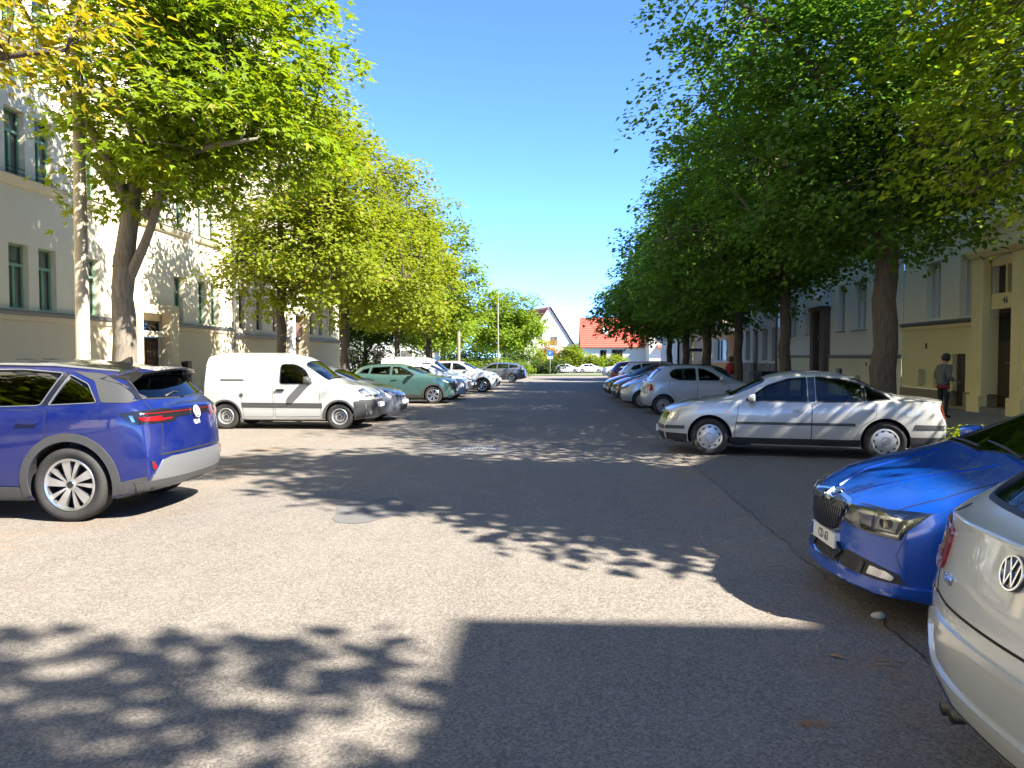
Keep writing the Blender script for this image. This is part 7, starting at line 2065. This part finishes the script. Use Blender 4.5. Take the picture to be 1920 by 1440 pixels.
tube('handle', [(-.3, .42, 1.06), (-.3, .50, 1.08), (.3, .50, 1.08), (.3, .42, 1.06)], .015, NAVY, bn, 6)
# orange site barrier
ob = empty('site_barrier', (-11.4, 66.0, gz(66)), R(4), 'orange plastic site barrier below the trees on the sunny side', 'barrier')
ORG = principled('orange_plastic', (.75, .20, .04), .5)
for k in range(3):
    for z in (.95, 1.35): box('barrier_board', k * 1.5 - 2.2, k * 1.5 - .75, -.03, .03, z, z + .26, ORG, ob)
    for dx in (-2.1, -.85): box('barrier_post', k * 1.5 + dx - .04, k * 1.5 + dx + .04, -.06, .06, 0, 1.6, ORG, ob)

# ================================================================== people
SKIN = principled('skin', (.42, .25, .17), .6)
HAIR = principled('dark_hair', (.018, .013, .010), .6)
HAIRB = principled('brown_hair', (.12, .07, .035), .6)
def skin_mesh(name, joints, edges, radii, mat, parent, root_j, sub=2):
    me = bpy.data.meshes.new(name)
    names = list(joints)
    me.from_pydata([joints[k] for k in names], [(names.index(a), names.index(b)) for a, b in edges], [])
    o = bpy.data.objects.new(name, me); col.objects.link(o)
    o.modifiers.new('sk', 'SKIN').use_smooth_shade = True
    if not me.skin_vertices: me.skin_vertices.new()
    for i, k in enumerate(names):
        r = radii[k]; me.skin_vertices[0].data[i].radius = r if isinstance(r, tuple) else (r, r)
        me.skin_vertices[0].data[i].use_root = (k == root_j)
    s = o.modifiers.new('ss', 'SUBSURF'); s.levels = sub; s.render_levels = sub
    bpy.context.view_layer.update()
    r = bpy.data.meshes.new_from_object(o.evaluated_get(bpy.context.evaluated_depsgraph_get()))
    bpy.data.objects.remove(o)
    r.name = name
    r.materials.clear()
    for m in (mat if isinstance(mat, list) else [mat]): r.materials.append(m)
    r.polygons.foreach_set('use_smooth', [True] * len(r.polygons))
    return link(bpy.data.objects.new(name, r), parent)
def person(label, x, y, heading, h, top_mat, leg_mat, shoe_mat, hair_mat, pose, dz=.11, hem=None, pack=None, long_hair=False, cap=None):
    y = true_y(x, y)
    root = empty('person', (x, y, gz(y) + dz), R(heading), label, 'person')
    k = h / 1.70
    J = dict(pelvis=(0, 0, .93), waist=(.0, 0, 1.06), chest=(.02, 0, 1.27), neckb=(.0, 0, 1.43), neck=(.02, 0, 1.49), head=(.05, 0, 1.57), crown=(.05, 0, 1.665),
             hipl=(0, .09, .90), hipr=(0, -.09, .90), kneel=(.03, .10, .49), kneer=(.03, -.10, .49), ankl=(-.02, .10, .09), ankr=(-.02, -.10, .09), toel=(.14, .11, .03), toer=(.14, -.11, .03),
             shl=(0, .155, 1.36), shr=(0, -.155, 1.36), ell=(-.03, .205, 1.10), elr=(-.03, -.205, 1.10), wrl=(.06, .22, .90), wrr=(.06, -.22, .90), hdl=(.09, .215, .82), hdr=(.09, -.215, .82))
    J.update(pose)
    J = {a: tuple(v * k for v in b) for a, b in J.items()}
    rad = dict(pelvis=(.145, .115), waist=(.125, .10), chest=(.145, .11), neckb=(.07, .07), neck=(.05, .05), head=(.085, .10), crown=(.065, .075), hipl=.095, hipr=.095, kneel=.06, kneer=.06, ankl=.042, ankr=.042, toel=(.04, .03), toer=(.04, .03),
               shl=.062, shr=.062, ell=.045, elr=.045, wrl=.03, wrr=.03, hdl=(.038, .018), hdr=(.038, .018))
    rad = {a: (tuple(v * k for v in b) if isinstance(b, tuple) else b * k) for a, b in rad.items()}
    E = [('pelvis', 'waist'), ('waist', 'chest'), ('chest', 'neckb'), ('neckb', 'neck'), ('neck', 'head'), ('head', 'crown'), ('pelvis', 'hipl'), ('pelvis', 'hipr'), ('hipl', 'kneel'), ('hipr', 'kneer'), ('kneel', 'ankl'), ('kneer', 'ankr'), ('ankl', 'toel'), ('ankr', 'toer'),
         ('chest', 'shl'), ('chest', 'shr'), ('shl', 'ell'), ('shr', 'elr'), ('ell', 'wrl'), ('elr', 'wrr'), ('wrl', 'hdl'), ('wrr', 'hdr')]
    b = skin_mesh('body', J, E, rad, [SKIN, leg_mat, shoe_mat], root, 'pelvis')
    hz = 1.0 * k
    for p in b.data.polygons:
        z = p.center.z
        arm = abs(p.center.y) > .16 * k and z > .72 * k
        p.material_index = 2 if z < .085 * k else (1 if z < hz and not arm else 0)
    # fingers
    for s_ in ('l', 'r'):
        w, hd = Vector(J['wr' + s_]), Vector(J['hd' + s_]); d = (hd - w).normalized()
        bm = bmesh.new()
        for q in range(4):
            o_ = hd + Vector((.018 * (q - 1.5) * k, 0, 0)); add_tube(bm, [o_ - d * .01, o_ + d * (.045 - .004 * abs(q - 1.5)) * k, o_ + d * .07 * k + Vector((0, .012 * (-1 if s_ == 'l' else 1), 0)) * k], [.009 * k, .008 * k, .006 * k], 6)
        o_ = w.lerp(hd, .55); add_tube(bm, [o_, o_ + d * .03 * k + Vector((.035 * k, 0, 0)), o_ + d * .06 * k + Vector((.04 * k, 0, 0))], [.010 * k, .009 * k, .007 * k], 6)
        bm_obj('hand', bm, SKIN, root, smooth=True)
    # jacket: the same skeleton, roomier, ending at hips and wrists
    JJ = {a: J[a] for a in ('pelvis', 'waist', 'chest', 'neckb', 'shl', 'shr', 'ell', 'elr', 'wrl', 'wrr')}
    JJ['hem'] = tuple(Vector(J['pelvis']) + Vector((0, 0, -.06 * k)))
    rj = dict(hem=(.185, .155), pelvis=(.182, .15), waist=(.172, .15), chest=(.20, .165), neckb=(.115, .11), shl=.095, shr=.095, ell=.070, elr=.070, wrl=.05, wrr=.05)
    rj = {a: (tuple(v * k for v in q) if isinstance(q, tuple) else q * k) for a, q in rj.items()}
    skin_mesh('jacket', JJ, [('hem', 'pelvis'), ('pelvis', 'waist'), ('waist', 'chest'), ('chest', 'neckb'), ('chest', 'shl'), ('chest', 'shr'), ('shl', 'ell'), ('shr', 'elr'), ('ell', 'wrl'), ('elr', 'wrr')], rj, top_mat, root, 'waist')
    if hem:
        bm = bmesh.new(); c_ = Vector(JJ['hem'])
        add_tube(bm, [c_ + Vector((0, 0, .02)), c_ - Vector((0, 0, .075 * k))], [.172 * k, .178 * k], 20)
        for v in bm.verts: v.co.x = c_.x + (v.co.x - c_.x) * .80
        bm_obj('shirt_hem', bm, hem, root, smooth=True)
    # hair and face
    hc = Vector(J['head']).lerp(Vector(J['crown']), .55)
    fw = Vector((1, 0, 0))
    bm = bmesh.new(); bmesh.ops.create_icosphere(bm, subdivisions=3, radius=.118 * k)
    for v in bm.verts:
        n = v.co.normalized()
        v.co *= 1 + .10 * math.sin(n.x * 9) * math.sin(n.y * 8 + 1) * math.cos(n.z * 7)
        if n.x > .35 and n.z < .45: v.co *= .72
        if long_hair and n.z < 0 and n.x < .2: v.co.z *= 1.9
        v.co += hc - Vector((.018 * k, 0, -.012 * k))
    bm_obj('hair', bm, hair_mat, root, smooth=True)
    bm = bmesh.new()
    f = Vector(J['head']) + Vector((.088 * k, 0, .045 * k))
    add_tube(bm, [f + Vector((0, 0, .02 * k)), f + Vector((.022 * k, 0, -.01 * k)), f + Vector((0, 0, -.018 * k))], [.008 * k, .012 * k, .008 * k], 6)
    for s_ in (1, -1): bmesh.ops.create_icosphere(bm, subdivisions=1, radius=.016 * k, matrix=Matrix.Translation(Vector(J['head']) + Vector((0, s_ * .088 * k, .04 * k))))
    fc = bm_obj('face', bm, SKIN, root, smooth=True)
    bm = bmesh.new()
    for s_ in (1, -1): bmesh.ops.create_icosphere(bm, subdivisions=1, radius=.010 * k, matrix=Matrix.Translation(f + Vector((-.004 * k, s_ * .032 * k, .022 * k))))
    bmesh.ops.create_icosphere(bm, subdivisions=1, radius=.012 * k, matrix=Matrix.Translation(f + Vector((-.006, 0, -.045 * k))) @ Matrix.Diagonal((.6, 1.8, .5, 1)))
    bm_obj('eyes_and_mouth', bm, HAIR, fc)
    if pack:
        bm = bmesh.new(); c_ = Vector(J['chest']); add_box(bm, c_.x - .30 * k, c_.x - .10 * k, -.16 * k, .16 * k, c_.z - .26 * k, c_.z + .16 * k)
        bm_obj('backpack', bm, pack, root, smooth=True, bevel=.06)
        bm = bmesh.new()
        for s_ in (1, -1): add_tube(bm, [c_ + Vector((-.12, s_ * .10, .15)) * k, c_ + Vector((.06, s_ * .11, .14)) * k, c_ + Vector((.15, s_ * .10, -.02)) * k, c_ + Vector((-.08, s_ * .13, -.18)) * k], .018 * k, 6)
        bm_obj('backpack_strap', bm, pack, root)
    return root
JACKET = principled('grey_jacket', (.13, .13, .12), .9, var=.4, vscale=8, bump=.4, bscale=25)
LEGG = principled('black_leggings', (.012, .012, .013), .8)
person('woman in grey jacket and black leggings standing at the small cellar door', 9.95, 19.95, 20, 1.66, JACKET, LEGG, LEGG, HAIR,
       dict(head=(.09, 0, 1.55), crown=(.12, 0, 1.635), neck=(.05, 0, 1.48), wrl=(.16, .20, 1.0), wrr=(.18, -.18, 1.0), hdl=(.24, .16, 1.02), hdr=(.25, -.14, 1.02), ankl=(-.06, .09, .09), toel=(.10, .10, .03)), hem=principled('red_shirt', (.20, .02, .03), .8))
person('walker in red top with a red backpack next to the waste bin', 8.05, 36.0, 75, 1.66, principled('red_top', (.33, .03, .035), .85), principled('pale_trousers', (.4, .36, .32), .8), LEGG, HAIRB,
       dict(ankl=(.12, .09, .09), toel=(.28, .09, .04), kneel=(.12, .09, .49), ankr=(-.20, -.09, .12), toer=(-.06, -.09, .03)), pack=principled('red_pack', (.36, .03, .045), .7), long_hair=True)
person('pedestrian in dark shirt and trousers walking beyond the grey estate car', -3.05, 77.5, 110, 1.78, principled('dark_shirt', (.035, .04, .05), .85), LEGG, LEGG, HAIR,
       dict(ankl=(.16, .09, .09), toel=(.32, .09, .05), kneel=(.12, .09, .49), ankr=(-.22, -.09, .12), toer=(-.08, -.09, .03), wrl=(.02, .25, .92)), dz=0)

# ================================================================== parked cars
def V_(name, sp, body, label, x, y, hd, cat='car', group=None, detail=None):
    return park(make_car(name, sp, body, label, cat, group, detail=detail), x, y, hd)
V_('parked_car', ev, SUV_BLUE, 'violet blue electric crossover with its tail towards the street', -3.93 - 2.292, 8.62, 180, group=GRP_L, detail=ev_detail)
V_('parked_car', golf, SILVER_WARM, 'silver hatchback cut off by the lower right edge, showing its tail', 1.42 + 2.1, 2.59 - .21, 0, group=GRP_R, detail=golf_detail)
V_('parked_car', fab, RACE_BLUE, 'bright blue hatchback with ribbed black grille facing the street', 1.80 + 2.0, 5.35 - .22, 180, group=GRP_R, detail=fab_detail)
V_('parked_car', saloon, SILVER_BEIGE, 'silver beige saloon with dappled sunlight along its side', 4.08, 13.36, 166.5, group=GRP_R, detail=saloon_detail)
c_mini = V_('parked_car', mini, GREY_SILVER, 'small silver hatchback with its tail to the street behind the saloon', 2.49 + 1.82, 23.3, 0, group=GRP_R)
c_van = V_('parked_van', van, VAN_WHITE, 'white windowless panel van with dark grey bumper and rub strip', -4.25 - 2.05, 18.65, 0, 'van', GRP_L, van_detail)
c_hatch = V_('parked_car', hatch, GREY_BLUE, 'grey blue hatchback tucked in right behind the white van', -4.1 - 2.14, 20.95, 0, group=GRP_L)
c_cross = V_('parked_car', cross, TEAL, 'teal green crossover with black wheel arches', -3.82 - 2.09, 29.5, 0, group=GRP_L)
c_bub = V_('parked_car', bubble, WHITE, 'tiny white round nosed city car beside the teal crossover', -3.75 - 1.78, 32.1, 0, group=GRP_L)
c_suv = V_('parked_car', suv, WHITE, 'white sport utility car with alloy wheels on the sunny side', -2.96 - 2.19, 39.9, 0, group=GRP_L)
c_est = V_('parked_car', estate, GREY, 'grey estate car with its tail to the street, last of the sunny row', -2.37 - 2.35, 58.6, 180, group=GRP_L)
DARKBLUE = paint('dark_blue_paint', (0.030, 0.040, 0.065), 0.5, 0.32); BLACKP = paint('black_paint', (0.012, 0.013, 0.015), 0.2, 0.3); MAROON = paint('maroon_paint', (0.10, 0.012, 0.03), 0.4, 0.32)
REDP = paint('red_paint', (0.50, 0.02, 0.02), 0.1, 0.32); ICE = paint('ice_silver_paint', (0.42, 0.44, 0.46), 0.5, 0.34); PALEB = paint('pale_blue_silver_paint', (0.32, 0.37, 0.43), 0.5, 0.34)
o = park(copy_car(c_van, 'white van carrying roof bars behind the tiny white car', group=GRP_L), -3.85 - 2.05, 34.7, 0)
for dx in (-1.2, -.3, .5):
    tube('roof_bar', [(dx, -.72, 1.80), (dx, -.66, 1.90), (dx, .66, 1.90), (dx, .72, 1.80)], .022, GREYPLASTIC, o, 8)
park(copy_car(c_hatch, 'dark blue hatchback squeezed between the roof bar van and the white sport utility', GREY_BLUE, DARKBLUE, GRP_L), -3.95 - 2.14, 37.1, 0)
park(copy_car(c_hatch, 'dark grey hatchback just past the white sport utility car', GREY_BLUE, GREY, GRP_L), -3.2 - 2.14, 42.4, 0)
park(copy_car(c_hatch, 'black car mostly hidden in front of the grey estate', GREY_BLUE, BLACKP, GRP_L), -5.1 - 2.14, 54.6, 0)
park(copy_car(c_mini, 'pale silver small car facing the street behind the silver hatchback', GREY_SILVER, ICE, GRP_R), 2.13 + 1.82, 26.6, 180)
park(copy_car(c_est, 'dark blue car with chrome grille facing the street on the shaded side', GREY, DARKBLUE, GRP_R), 2.04 + 2.35, 29.6, 180)
park(copy_car(c_hatch, 'black car nosing farthest into the street on the shaded side', GREY_BLUE, BLACKP, GRP_R), 1.93 + 2.14, 33.0, 180)
park(copy_car(c_suv, 'white sport utility car backing onto the street among the dark cars', None, None, GRP_R), 2.75 + 2.19, 36.2, 0)
park(copy_car(c_suv, 'maroon sport utility car backing onto the street', WHITE, MAROON, GRP_R), 2.75 + 2.19, 43.2, 0)
park(copy_car(c_suv, 'silver sport utility car whose roof shows behind the maroon one', WHITE, ICE, GRP_R), 4.1 + 2.19, 50.0, 0)
park(copy_car(c_suv, 'white sport utility car at the far end of the shaded side', None, None, GRP_R), 4.1 + 2.19, 73.0, 180)
park(copy_car(c_mini, 'pale blue car parked across the far road beside the pedestrian', GREY_SILVER, PALEB, GRP_F), -3.3, 123.5, 0)
park(copy_car(c_hatch, 'red car parked across the far road below the parking sign', GREY_BLUE, REDP, GRP_F), -.6, 124.6, 180)
park(copy_car(c_hatch, 'white car on the far road, left one of two', GREY_BLUE, WHITE, GRP_F), 1.4, 122.6, 0)
park(copy_car(c_hatch, 'white car on the far road, right one of two', GREY_BLUE, WHITE, GRP_F), 5.2, 123.4, 0)
park(copy_car(c_hatch, 'red car on the far road partly behind the shaded side cars', GREY_BLUE, REDP, GRP_F), 10.2, 124.5, 180)
